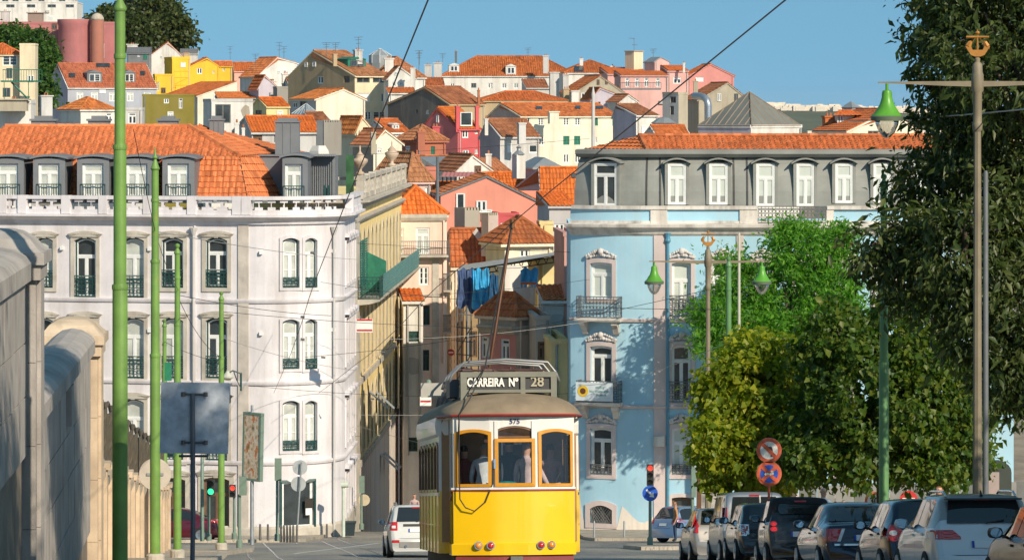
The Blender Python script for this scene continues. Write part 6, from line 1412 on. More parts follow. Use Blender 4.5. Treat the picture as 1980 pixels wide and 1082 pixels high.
mb = MB(); vplate(mb, 346, 402, 879, 883, k, -.02, .03); mb.build('lower_plate_edge', plain('edge_dark', (.05, .05, .05), .6), r)
def round_back(label, px, y, rp, k, mat, ybase=None, py0=None):
    r = thing('road_sign', label, 'sign', (XK(px, k), .7 * k, zg(k))); c = P(px, y, k); mb = MB(); disc(mb, c, rp / S(k), 0, .015); mb.build('plate', mat, r)
    mb = MB(); mb.tube([Vector((c.x, c.y - .04, c.z + rp / S(k) * .8)), Vector((c.x, c.y - .04, zg(k)))], .03, 8); mb.build('post', GALV, r)
    mb = MB(); mb.bx(c.x - .2, c.x + .2, c.y - .03, c.y - .005, c.z - .03, c.z + .03); mb.build('bracket', GALV, r); return r
round_back('round pale sign back beside the second green pole', 300, 916, 31, 122, plain('sign_back_cream', (.55, .48, .40), .6, var=.12))
r = thing('road_sign', 'two round grey sign backs on one leaning post by the shop', 'sign', (XK(576, 207), .7 * 207, zg(207)))
for x, y in ((580, 903), (577, 935)): mb = MB(); disc(mb, P(x, y, 207), 14.5 / S(207), 0, .015); mb.build('plate', plain('sign_back_light', (.5, .52, .52), .45, .3, var=.1), r)
mb = MB(); mb.tube([P(583, 893, 206.8), P(573, 1050, 206.8)], .035, 8); mb.build('post', GALV, r)
k = 122; r = thing('road_sign', 'no-left-turn disc above a no-stopping disc on one post', 'sign', (XK(1487, k), .7 * k, zg(k)))
for i, y in enumerate((870, 915)):
    c = P(1487, y, k); R0 = 24.5 / S(k); mb = MB(); disc(mb, c, R0, 0, .012); mb.build('plate', GALV, r)
    mb = MB(); disc(mb, c, R0 * .985, -.006, 0, 36); mb.build('red_ring', FRED, r); mb = MB(); disc(mb, c, R0 * .70, -.012, -.006, 32); mb.build('field', SWH if i == 0 else SBLUE, r)
    f = lambda a, b, d: Vector((c.x + a, c.y + d, c.z + b))
    mb = MB(); q = R0 * .72; w = R0 * .1; mb.prism([(-q * .75 - w, q * .75 - w), (-q * .75 + w, q * .75 + w), (q * .75 + w, -q * .75 + w), (q * .75 - w, -q * .75 - w)], -.024, -.018, f); mb.build('slash', FRED, r)
    if i == 1: mb = MB(); mb.prism([(q * .75 - w, q * .75 + w), (q * .75 + w, q * .75 - w), (-q * .75 + w, -q * .75 - w), (-q * .75 - w, -q * .75 + w)], -.030, -.0245, f); mb.build('slash', FRED, r); mb = MB(); [disc(mb, c + Vector((dx, 0, dz)), .03, -.034, -.0305, 10) for dx, dz in ((-.08, -.01), (-.03, .0), (.03, -.01), (.08, .01), (.07, .05))]; mb.build('sticker', SWH, r)
    else: mb = MB(); a = R0; mb.prism([(.12 * a, -.5 * a), (.30 * a, -.5 * a), (.30 * a, .05 * a), (.2 * a, .3 * a), (-.12 * a, .3 * a), (-.12 * a, .42 * a), (-.42 * a, .18 * a), (-.12 * a, -.02 * a), (-.12 * a, .12 * a), (.08 * a, .12 * a), (.12 * a, .02 * a)], -.017, -.0125, f); mb.build('arrow', plain('sign_dark', (.06, .05, .05), .6), r)
mb = MB(); c = P(1487, 0, k); mb.tube([(c.x, c.y + .04, ZK(850, k)), (c.x, c.y + .04, zg(k))], .03, 8); mb.build('post', FRED, r)
k = 150; r = thing('road_sign', 'red no-entry disc half hidden behind the white crossover', 'sign', (XK(1757, k), .7 * k, zg(k))); c = P(1757, 965, k); mb = MB(); disc(mb, c, .26, 0, .02); mb.build('plate', RED, r); mb = MB(); mb.bx(c.x - .18, c.x + .18, c.y - .008, c.y, c.z - .05, c.z + .05); mb.build('bar', SWH, r); mb = MB(); mb.tube([(c.x, c.y + .05, c.z), (c.x, c.y + .05, zg(k))], .03, 8); mb.build('post', GALV, r)
def text(s, size, mat, parent, loc, rz=0.0, sx=1.0, bold=0.0, name='lettering', spacing=1.0):
    cu = bpy.data.curves.new('txt', 'FONT'); cu.body = s; cu.size = size; cu.align_x = 'CENTER'; cu.align_y = 'CENTER'; cu.extrude = .003; cu.offset = bold; cu.space_character = spacing
    to = bpy.data.objects.new('txt', cu); COL.objects.link(to); dg = bpy.context.evaluated_depsgraph_get(); me = bpy.data.meshes.new_from_object(to.evaluated_get(dg)); bpy.data.objects.remove(to)
    me.materials.clear(); me.materials.append(mat); R3 = Matrix.Rotation(radians(90), 4, 'X') @ Matrix.Diagonal((sx, 1, 1, 1)); me.transform(R3)
    o = bpy.data.objects.new(name, me); COL.objects.link(o); o.parent = parent; o.location = loc; o.rotation_euler = (0, 0, rz); WL[o] = Vector(loc); return o
k = 150; r = thing('road_sign', 'round speed limit sign with red ring, mostly behind parked cars', 'sign', (XK(1690, k), .7 * k, zg(k))); c = P(1690, 968, k); mb = MB(); disc(mb, c, .27, 0, .02); mb.build('plate', FRED, r); mb = MB(); disc(mb, c, .2, -.01, 0); mb.build('field', SWH, r)
text('30', .26, SBLK, r, c - WL[r] + Vector((0, -.015, 0)), bold=.008); mb = MB(); mb.tube([(c.x, c.y + .05, c.z), (c.x, c.y + .05, zg(k))], .03, 8); mb.build('post', GALV, r)
k = 300; r = thing('road_sign', 'small red no-entry disc far down the street', 'sign', P(872, 700, k)); c = P(872, 681, k); mb = MB(); disc(mb, c, .2, 0, .02); mb.build('plate', RED, r); mb = MB(); mb.bx(c.x - .14, c.x + .14, c.y - .01, c.y, c.z - .04, c.z + .04); mb.build('bar', SWH, r); mb = MB(); mb.tube([(c.x, c.y + .05, c.z), (c.x, c.y + .05, c.z - 8)], .03, 6); mb.build('post', GALV, r)
# ------------------------------------------------------------------ traffic lights
TLG = plain('signal_green_grey', (.17, .24, .19), .5, var=.1); LENSR = emit('lit_red', (.9, .05, .03), 1.6); LENSG = emit('lit_green', (.05, .85, .35), 1.6); LOFF = plain('unlit_lens', (.02, .02, .02), .2, var=0)
def signal_post(label, px, k, ytop, ybox0, ybox1, wpx, lit=None, back=False, xbox=None, name='traffic_light', offd=-.16):
    r = thing(name, label, 'traffic light', (XK(px, k), .7 * k, zg(k) + .13)); mb = MB(); mb.lathe([(.11, 0), (.11, .25), (.06, .3), (.055, ZK(ytop, k) - zg(k) - .13)], n=10); mb.build('post', TLG, r, world=False, smooth=True, sharp=40)
    xb = px if xbox is None else xbox; x0, x1 = XK(xb - wpx / 2, k), XK(xb + wpx / 2, k); z0, z1 = ZK(ybox1, k), ZK(ybox0, k); y = .7 * k + offd; mb = MB(); mb.bx(x0, x1, y, y + .16, z0, z1)
    hb = mb.build('housing', TLG if back else plain('signal_black', (.03, .035, .03), .5), r)
    if lit:
        n = len(lit)
        for i, cc in enumerate(lit):
            z = z1 - (z1 - z0) * (i + .5) / n; rr = min((x1 - x0) / 2, (z1 - z0) / n / 2) * .8; c = Vector(((x0 + x1) / 2, y, z)); mb = MB(); disc(mb, c, rr, -.012, -.002, 16); mb.build('lens', {'r': LENSR, 'g': LENSG, 'o': LOFF}[cc], hb)
            mb = MB(); pts = [(c.x + rr * 1.1 * cos(t), z + rr * 1.1 * sin(t)) for t in np.linspace(0, pi, 8)]
            for (a, b), (c2, d2) in zip(pts, pts[1:]): mb.face([(a, y, b), (c2, y, d2), (c2, y - rr * 1.3, d2), (a, y - rr * 1.3, b)])
            mb.build('visor', plain('signal_black', (.03, .035, .03), .5), hb)
    return r
r = signal_post('traffic light showing red above a blue arrow sign, before the blue house', 1257, 190, 938, 897, 938, 13, 'roo', offd=-.08)
c = P(1257, 953, 189.6); mb = MB(); disc(mb, c, .285, 0, .015, 30); mb.build('arrow_sign', SBLUE, r); f = lambda a, b, d: Vector((c.x + a * cos(-pi / 4) - b * sin(-pi / 4), c.y + d, c.z + a * sin(-pi / 4) + b * cos(-pi / 4)))
mb = MB(); mb.prism([(-.19, -.035), (.06, -.035), (.06, -.11), (.21, 0), (.06, .11), (.06, .035), (-.19, .035)], -.012, -.002, f); mb.build('arrow', SWH, r)
signal_post('pedestrian light showing green at the left crossing', 404, 210, 955, 926, 956, 15, 'og', xbox=408); signal_post('pedestrian light showing red at the left crossing', 453, 215, 958, 936, 960, 12, 'ro', xbox=450)
signal_post('traffic light seen from behind on the left refuge', 463, 179, 955, 920, 956, 14, back=True, xbox=470); signal_post('tall traffic light seen from behind beside the bollards', 536, 209, 925, 885, 928, 13, back=True, xbox=538)
signal_post('traffic light in the shaded side street by the bin', 699, 240, 955, 919, 952, 10, back=True, xbox=700); mb = MB(); r = thing('road_sign', 'round cream sign in the shaded side street', 'sign', P(703, 990, 241)); disc(mb, P(704, 966, 241), .27, 0, .02); mb.build('plate', plain('sign_cream', (.55, .45, .3), .6), r)
signal_post('traffic light seen edge-on by the brown shelter', 1339, 186, 900, 905, 960, 9, back=True, xbox=1341)
mast('signal_mast', 'tall grey-green mast behind the left pedestrian lights', 'pole', 391, 211, 880, .085, TLG)
# ------------------------------------------------------------------ street furniture at the corner
k = 207
BOL = plain('bollard_grey', (.12, .11, .10), .6, var=.2)
for i, px in enumerate((543, 549, 555, 561, 567, 574)): o = mast('bollard', ('first', 'second', 'third', 'fourth', 'fifth', 'last')[i] + ' slim bollard from the left in the tight shop row', 'bollard', px, 206 - i * .2, 1014, .05, BOL); o['group'] = 'bollards by the shop'
for px, lab in ((503, 'single dark bollard left of the corner shop'), (518, 'dark bollard beside the tall traffic light'), (632, 'bollard at the street edge of the white house')): mast('bollard', lab, 'bollard', px, 214 if px < 600 else 226, 1012, .055, BOL)
for px, lab in ((1149, 'short bollard before the lattice grille of the blue house'), (1207, 'short bollard before the bare plinth of the blue house')): mast('bollard', lab, 'bollard', px, 226, 1006, .05, GALV)
r = thing('bollard_lamp', 'pale lamp post with round head at the side street entrance', 'lamp post', (XK(664, 229), .7 * 229, zg(229) + .1)); mb = MB(); mb.lathe([(.08, 0), (.075, 2.2)], n=10); mb.build('post', plain('pale_green_post', (.55, .6, .5), .5), r, world=False, smooth=True, sharp=40); mb = MB(); mb.tube([(-.1, -.05, 2.3), (.22, -.05, 2.32)], .13, 12); mb.build('head', plain('pale_green_post', (.55, .6, .5), .5), r, world=False, smooth=True, sharp=40)
r = thing('waste_bin', 'dark wheeled bin at the side street entrance', 'bin', (XK(676, 231), .7 * 231, zg(231) + .1)); mb = MB(); mb.prism([(-.2, 0), (.2, 0), (.26, .55), (-.26, .55)], -.2, .25, lambda a, b, d: Vector((a, d, b))); mb.build('body', plain('bin_dark', (.02, .035, .04), .5), r, world=False); mb = MB(); mb.bx(-.29, .29, -.24, .3, .55, .62); mb.build('lid', plain('bin_dark', (.02, .035, .04), .5), r, world=False)
k = 205; r = thing('advertising_board', 'tilted poster board in a green frame on a post, left of the corner', 'billboard', (XK(487, k), .7 * k, zg(k) + .1))
M = Matrix.Translation(P(487, 863, k)) @ Matrix.Rotation(radians(-38), 4, 'Z') @ Matrix.Rotation(radians(1.5), 4, 'Y'); f = lambda a, b, d: M @ Vector((a, d, b)); hw, hh = .48, 66 / S(k)
mb = MB(); mb.bx(-hw, hw, .0, .16, -hh, hh, M); mb.build('case', TLG, r); mb = MB(); box_ring(mb, -hw, hw, -hh, hh, .09, -.03, .0, f); mb.build('frame', TLG, r)
m, nt, b = newmat('poster_print'); n = noise(nt, 2.6, 4, pos(nt, (1.6, 1.6, 1))); nt.links.new(ramp(nt, n, [(.3, (.12, .14, .1)), (.42, (.55, .36, .2)), (.52, (.7, .62, .5)), (.6, (.62, .2, .06)), (.75, (.1, .16, .07))]), b.inputs['Base Color']); b.inputs['Coat Weight'].default_value = .4
mb = MB(); mb.bx(-hw + .09, hw - .09, -.012, -.004, -hh + .09, hh - .09, M); mb.build('poster', m, r); mb = MB(); mb.tube([P(487, 930, k) + Vector((0, .08, 0)), Vector((XK(487, k), .7 * k + .08, zg(k)))], .08, 10); mb.tube([P(487, 797, k) + Vector((0, .08, 0)), P(487, 783, k) + Vector((0, .08, 0))], .05, 8); mb.build('post', GALV, r)
r = thing('wall_lamp', 'street lamp on a scrolled iron bracket on the white house', 'lamp', P(466, 735, 226)); mb = MB(); mb.tube([P(466, 720, 229), P(466, 755, 229)], .05, 6); mb.tube([P(466, 722, 228.6), P(450, 716, 226), P(440, 722, 225)], .03, 6); mb.tube([P(466, 750, 228.6), P(458, 735, 227), P(452, 718, 226)], .025, 6); mb.build('bracket', GREEN, r); mb = MB(); c = P(440, 730, 225); mb.lathe([(.05, .3), (.12, .2), (.26, .05), (.25, 0), (.1, -.1)], c, 12); mb.build('lamp_head', plain('lamp_cream', (.5, .5, .42), .5), r, smooth=True, sharp=40)
r = thing('wall_lamp', 'green hanging lamp above the street left of the tram roof', 'lamp', P(828, 760, 232)); mb = MB(); c = P(829, 748, 232); mb.lathe([(.03, .35), (.1, .3), (.15, .12), (.34, .04), (.34, 0)], c, 12); mb.build('shade', TLG, r, smooth=True, sharp=40); mb = MB(); mb.lathe([(.2, 0), (.18, -.15), (.08, -.3), (.01, -.33)], c, 10); mb.build('globe', plain('globe', (.7, .65, .5), .3), r, smooth=True)
mb = MB(); k = 143; mb.bx(XK(319, 190), XK(332, 190), .7 * 190 - .2, .7 * 190, ZK(735, 190), ZK(700, 190)); o = mb.build('control_box', plain('box_green', (.02, .2, .1), .5)); tag(o, 'bright green control box on the far small pole', 'box')
# ------------------------------------------------------------------ under the trees on the right
k = 186; r = thing('bus_shelter', 'brown framed shelter with poster panel left of the lime tree', 'shelter', (XK(1362, k), .7 * k, zg(k) + .1)); BRW = plain('shelter_brown', (.13, .055, .025), .5, var=.15)
for x0, x1 in ((1347, 1356), (1392, 1400)): mb = MB(); vplate(mb, x0, x1, 876, 1000, k, 0, .12); mb.build('upright', BRW, r)
mb = MB(); vplate(mb, 1347, 1400, 874, 880, k, -.01, .13); mb.build('top_beam', BRW, r); mb = MB(); mb.tube([P(1345, 876, k), P(1352, 862, k), P(1370, 855, k), P(1390, 860, k), P(1402, 876, k)], .06, 8); mb.build('roof_arch', GALV, r)
m, nt, b = newmat('shelter_poster'); nt.links.new(ramp(nt, noise(nt, 1.6, 4, pos(nt)), [(.35, (.16, .15, .13)), (.5, (.38, .36, .33)), (.62, (.6, .5, .42)), (.7, (.3, .35, .4))]), b.inputs['Base Color']); b.inputs['Coat Weight'].default_value = .5
mb = MB(); vplate(mb, 1356, 1392, 881, 998, k, .03, .06); mb.build('poster', m, r)
r = thing('hoarding', 'long grey panelled hoarding under the lime trees', 'fence', (XK(1720, 205), .7 * 205, zg(205))); rg = random.Random(2)
for i in range(26):
    k = 205; x = XK(1545, k) + i * .72; mb = MB(); mb.bx(x, x + .70, .7 * k, .7 * k + .05, zg(k), ZK(938 - i * .6, k)); mb.build('panel', plain('hoarding_grey', (.26, .25, .23), .7, var=.2, sc=1.5) if i % 3 else plain('hoarding_dark', (.16, .16, .15), .7, var=.2, sc=1.5), r)
k = 150; r = thing('advertising_kiosk', 'dark round-topped advertising panel with pale poster at the right', 'kiosk', (XK(1928, k), .7 * k, zg(k))); mb = MB(); pr = [(XK(1902, k), zg(k)), (XK(1956, k), zg(k)), (XK(1956, k), ZK(912, k))] + [(XK(1929 + 27 * cos(t), k), ZK(912 - 22 * sin(t), k)) for t in np.linspace(.3, pi - .3, 8)] + [(XK(1902, k), ZK(912, k))]
mb.prism(pr, .7 * k, .7 * k + .3, lambda a, b, d: Vector((a, d, b))); mb.build('case', plain('kiosk_dark', (.05, .06, .05), .4), r); mb = MB(); vplate(mb, 1906, 1932, 912, 1000, k, -.01, -.003); mb.build('poster', plain('kiosk_poster', (.38, .30, .28), .4, coat=.5, var=.12, sc=3), r)
# ------------------------------------------------------------------ trees
def leaf_mesh(name, C, D, N, L, Wd, mat, parent, bend=0.25):
    """C centres, D directions, N normals (n x 3), L lengths, Wd widths: one folded leaf of four triangles each"""
    n = len(C); D = D / np.linalg.norm(D, axis=1, keepdims=True); Sd = np.cross(D, N); Sd /= np.maximum(1e-6, np.linalg.norm(Sd, axis=1, keepdims=True)); N2 = np.cross(Sd, D)
    L = L[:, None]; Wd = Wd[:, None]
    v = np.empty((n, 6, 3)); v[:, 0] = C; v[:, 1] = C + D * L * .45 + Sd * Wd * .5 + N2 * Wd * .18; v[:, 2] = C + D * L * .45 - Sd * Wd * .5 + N2 * Wd * .18
    v[:, 3] = C + D * L - N2 * L * bend; v[:, 4] = C + D * L * .45 - N2 * L * bend * .1; v[:, 5] = v[:, 3]
    V = v[:, :5].reshape(-1, 3); base = (np.arange(n) * 5)[:, None]
    tri = np.concatenate([base + np.array([[0, 4, 1]]), base + np.array([[0, 2, 4]]), base + np.array([[1, 4, 3]]), base + np.array([[2, 3, 4]])], 1).reshape(-1)
    me = bpy.data.meshes.new(name); off = np.array(WL[parent]); V = V - off
    me.vertices.add(len(V)); me.vertices.foreach_set('co', V.astype(np.float32).ravel()); me.loops.add(len(tri)); me.loops.foreach_set('vertex_index', tri.astype(np.int32))
    nf = len(tri) // 3; me.polygons.add(nf); me.polygons.foreach_set('loop_start', np.arange(0, nf * 3, 3, dtype=np.int32)); me.update(calc_edges=True); me.validate(); me.materials.append(mat)
    return link(name, me, parent)
def rnd(n, rs): v = rs.normal(size=(n, 3)); return v / np.linalg.norm(v, axis=1, keepdims=True)
def tree(label, base, blobs, nclump, nleaf, leaf, mat, name='tree', droop=.4, clump=.5, twig=True, seed=1, group='trees on the square', limb=.12, shell=.55, bark=None, upn=.5, trunk_r=.22):
    """blobs: list of (centre, radii) ellipsoids that make up the crown"""
    rs = np.random.RandomState(seed); bark = bark or plain('bark', (.09, .07, .05), .9, var=.3, sc=6)
    root = thing(name, label, 'tree', base, group=group); B0 = Vector(base)
    vol = np.array([r[0] * r[1] * r[2] for c, r in blobs]) ** .67; pb = vol / vol.sum(); cl = []; cn = []
    for i in rs.choice(len(blobs), nclump, p=pb):
        c, r = blobs[i]; d = rnd(1, rs)[0]; rad = shell + (1 - shell) * rs.rand() ** .6; rad *= 1 + .16 * sin(7 * d[0] + 3 * i) * cos(6 * d[2] + i); cl.append(np.array(c) + d * np.array(r) * rad); cn.append(d)
    cl, cn = np.array(cl), np.array(cn)
    # trunk and limbs reach towards the blobs
    mb = MB(); top = max(c[2] for c, r in blobs); cx = np.mean([c[0] for c, r in blobs]); cy = np.mean([c[1] for c, r in blobs]); low = min(c[2] - r[2] for c, r in blobs)
    h = max(.8, (low - B0.z)) + .8; mid = Vector((B0.x + (cx - B0.x) * .15, B0.y + (cy - B0.y) * .15, B0.z + h))
    mb.tube([B0 - Vector((0, 0, .2)), B0 + Vector((.03, 0, .4)), B0.lerp(mid, .5) + Vector((.06, 0, 0)), mid, mid.lerp(Vector((cx, cy, top)), .5)], [trunk_r * 1.35, trunk_r, trunk_r * .85, trunk_r * .7, trunk_r * .3], 10)
    mb.build('trunk', bark, root, smooth=True)
    for c, r in blobs:
        c = Vector(c); mb = MB(); q = mid.lerp(c, .5) + Vector((rs.uniform(-.3, .3), rs.uniform(-.3, .3), .3)); mb.tube([mid - Vector((0, 0, .2)), q, c], [limb, limb * .7, limb * .35], 7)
        for j in range(7):
            d = rnd(1, rs)[0]; e = c + Vector(d * np.array(r) * .75); mb.tube([q.lerp(c, rs.rand()), c.lerp(e, .5) + Vector((0, 0, .15)), e], [limb * .35, limb * .22, .012], 5)
        mb.build('limb', bark, root, smooth=True)
    idx = np.repeat(np.arange(len(cl)), nleaf); n = len(idx); sc = rs.gamma(2.2, .45, size=len(cl))[idx][:, None] * .5 + .55
    C = cl[idx] + rs.normal(size=(n, 3)) * clump * .5 * sc * np.array([1, 1, .75]); out = cn[idx]
    D = out * .55 + rs.normal(size=(n, 3)) * .6; D[:, 2] -= droop; N = out * .5 + rs.normal(size=(n, 3)) * .55; N[:, 2] += upn
    q_ = np.clip(rs.gamma(5, .2, n), .35, 1.7); L = leaf[0] * q_; Wd = leaf[1] * q_ * rs.uniform(.8, 1.15, n)
    cr = leaf_mesh('crown', C, D, N, L, Wd, mat, root); return root
def gp(px, k): X = XK(px, k); return (X, .7 * k, zg(k, X))
def bl(px, py, k, rx, rz, ry=None): c = P(px, py, k); return ((c.x, c.y, c.z), (rx, ry or rx, rz))
L_DARK = leafmat('leaf_dark', (.035, .06, .014), (.065, .10, .024), (.13, .15, .045), .34)
L_LIME_LIT = leafmat('leaf_lime_lit', (.12, .19, .010), (.25, .31, .02), (.46, .44, .04), .52)  # lime leaves with the sunlight put into their colour
L_LIME_SHADE = leafmat('leaf_lime_shade', (.04, .095, .010), (.08, .145, .015), (.17, .20, .026), .45)  # same lime leaves, darkened in colour for the tree standing in shade
L_JAC = leafmat('leaf_fresh', (.06, .19, .015), (.11, .30, .028), (.22, .42, .05), .5)
L_HILL = leafmat('leaf_hill', (.035, .055, .012), (.06, .085, .018), (.11, .12, .025), .35)
L_IVY = leafmat('leaf_ivy', (.03, .085, .012), (.06, .14, .018), (.11, .19, .03), .4)
# near dark evergreen, hanging leaves
k = 108; base = gp(2120, 108)
bb = [bl(2060, -330, k, 2.8, 2.8), bl(1880, -120, k, 1.6, 2.2), bl(1960, 80, 106, 1.9, 2.0), bl(1850, 110, 110, .95, 1.3), bl(1830, 250, 110, .75, .95), bl(1800, 370, 109, .85, .85), bl(1745, 470, 108, .8, .75), bl(1930, 340, 108, 1.6, 1.9), bl(1860, 480, 106, 1.3, 1.2), bl(1780, 560, 107, .75, .75), bl(1960, 580, 106, 1.5, 1.5), bl(1880, 640, 106, .9, .9), bl(1990, 720, 105, 1.0, .9), bl(2450, 300, k, 2.0, 4.0), bl(1790, 60, 110, .5, .5), bl(2000, 200, 109, 1.6, 2.2), bl(2010, 450, 108, 1.5, 1.9), bl(1990, -70, 109, 1.7, 1.6), bl(1705, 490, 107, .6, .55), bl(1960, 730, 105, .9, .8)]
tree('big dark evergreen tree with drooping leaves at the right edge', base, bb, 2500, 34, (.18, .07), L_DARK, droop=.6, clump=.36, seed=3, limb=.16, shell=.5, trunk_r=.35)
# lime trees
base = gp(1700, 142)
bb = [bl(1700, 760, 140, 2.0, 1.9), bl(1620, 660, 141, 1.0, 1.1), bl(1580, 820, 141, .9, 1.2), bl(1790, 780, 140, 1.5, 1.7), bl(1850, 850, 142, 1.0, 1.0), bl(1690, 880, 140, 1.8, .65), bl(1590, 880, 140, 1.1, .75), bl(1800, 900, 140, 1.4, .5), bl(1760, 650, 142, 1.2, 1.2), bl(1900, 760, 143, .8, 1.1)]
tree('broad shaded lime tree behind the thick green pole', base, bb, 900, 44, (.155, .125), L_LIME_SHADE, name='lime_tree', droop=.6, clump=.34, seed=5, shell=.72, trunk_r=.2)
base = gp(1455, 146)
bb = [bl(1450, 790, 144, 1.22, 1.80), bl(1420, 880, 143, 0.95, 0.95), bl(1470, 700, 145, 0.81, 0.90), bl(1395, 770, 144, 0.63, 0.81), bl(1510, 790, 145, 0.72, 1.08), bl(1490, 900, 143, 1.08, 0.68), bl(1535, 720, 145, 0.50, 0.54), bl(1370, 850, 142, 0.41, 0.54)]
tree('yellow-green sunlit lime tree left of the road signs', base, bb, 680, 44, (.16, .13), L_LIME_LIT, name='lime_tree', droop=.6, clump=.34, seed=6, shell=.72, trunk_r=.18)
# feathery bright green tree against the blue house
base = gp(1530, 229)
bb = [bl(1540, 490, 230, 1.59, 1.17), bl(1450, 560, 230, 1.59, 1.06), bl(1390, 610, 228, 1.17, 0.85), bl(1480, 640, 229, 1.70, 1.06), bl(1590, 560, 230, 1.59, 1.38), bl(1610, 470, 231, 1.06, 0.85), bl(1560, 640, 228, 1.59, 1.06), bl(1420, 510, 231, 0.95, 0.53), bl(1375, 660, 227, 0.74, 0.53), bl(1640, 640, 229, 1.27, 1.27), bl(1530, 440, 231, 0.64, 0.42)]
tree('feathery bright green tree against the blue house', base, bb, 900, 44, (.22, .075), L_JAC, name='jacaranda_tree', droop=.12, clump=.5, seed=8, shell=.5, trunk_r=.2, limb=.1)
# trees that stand right of the view and shade the near wall and signs
for lab, px, k, r, h in (('tall evergreen street tree standing just outside the right edge', 2157, 60, 2.8, 16.4), ('evergreen street tree second outside the right edge', 2498, 46.4, 2.7, 10.4), ('tall evergreen street tree farthest outside the right edge', 2875, 37, 3.0, 13.4), ('low evergreen street tree shading the white crossover', 3010, 69.3, 2.9, 7.6), ('low evergreen street tree shading the dark hatchback', 2709, 81.4, 2.8, 8.4)):
    base = gp(px, k); c = Vector(base) + Vector((0, 0, h)); bb = [((c.x, c.y, c.z), (r, r, r * .9)), ((c.x - 1.2, c.y + .5, c.z + 1.5), (r * .7, r * .7, r * .7)), ((c.x + 1.2, c.y - .6, c.z - .6), (r * .8, r * .8, r * .7))]
    tree(lab, base, bb, 700, 22, (.28, .13), L_DARK, droop=.7, clump=.8, seed=px, trunk_r=.3)
# hilltop trees and creepers
for i, (lab, px, y, k, rx, rz) in enumerate((('broad dark tree on the hilltop behind the tallest pole', 300, 25, 985, 4.6, 3.6), ('rounded dark tree at the right end of the hilltop grove', 335, 62, 960, 2.8, 3.2), ('low dark tree on the hilltop beside the pink turret', 215, 40, 990, 3.6, 2.4), ('tall light green tree crowning the hilltop grove', 290, 0, 1000, 4.2, 2.6), ('bushy tree in the middle of the hilltop grove', 258, 65, 955, 3.4, 3.0))):
    c = P(px, y, k); bb = [((c.x, c.y, c.z), (rx, rx * .8, rz)), ((c.x - rx * .5, c.y, c.z - .3 * rz), (rx * .6, rx * .6, rz * .7)), ((c.x + rx * .5, c.y - 1, c.z - .25 * rz), (rx * .6, rx * .6, rz * .75)), ((c.x, c.y, c.z + rz * .4), (rx * .6, rx * .6, rz * .6))]
    tree(lab, (c.x, c.y, zg(k, c.x)), bb, 300, 20, (.75, .55), L_HILL, droop=.2, clump=1.3, seed=20 + i, group='trees on the hilltop', shell=.6)
for i, (lab, px, y, k, rx, rz) in enumerate((('bright green tree below the pink building at left', 70, 95, 790, 2.6, 2.6), ('creeper-like green tree behind the cream stair tower', 88, 140, 770, 2.0, 3.2), ('small green shrub tree at the left edge of the hill', 18, 68, 860, 3.0, 1.5), ('low green tree beside the lilac gable', 75, 170, 720, 1.6, 2.2))):
    c = P(px, y, k); bb = [((c.x, c.y, c.z), (rx, rx * .8, rz)), ((c.x + .6 * rx, c.y, c.z - .4 * rz), (rx * .6, rx * .6, rz * .6)), ((c.x - .5 * rx, c.y, c.z + .3 * rz), (rx * .6, rx * .6, rz * .6))]
    tree(lab, (c.x, c.y, zg(k, c.x)), bb, 260, 18, (.5, .4), L_IVY, droop=.3, clump=.9, seed=40 + i, group='trees on the hillside', shell=.6)
# ------------------------------------------------------------------ cars
GLASSC = plain('car_glass', (.018, .022, .024), .03, 0, .9, var=0); TYRE = plain('tyre', (.018, .018, .018), .85, var=.2); RIM = plain('rim_alloy', (.42, .43, .44), .3, .8, var=.05); BLKP = plain('black_plastic', (.025, .025, .027), .6, var=.1)
LRED = plain('tail_red', (.50, .012, .012), .12, 0, .7, coat=1, var=.25, sc=30); LWHT = plain('lamp_clear', (.7, .68, .66), .12, 0, .7, coat=1, var=.2, sc=30); CHROME = plain('chrome', (.7, .7, .7), .12, 1, var=0); LAMB = plain('lamp_amber', (.75, .25, .02), .15, 0, .7, coat=1, var=.2, sc=30)
PLATE = plain('plate_white', (.72, .73, .74), .4, var=.03); EUB = plain('plate_blue', (.01, .06, .4), .4, var=0)
def paint(name, col, metal=.5, rough=.28): return plain(name, col, rough, metal, .5, coat=.7, var=.04, sc=2)
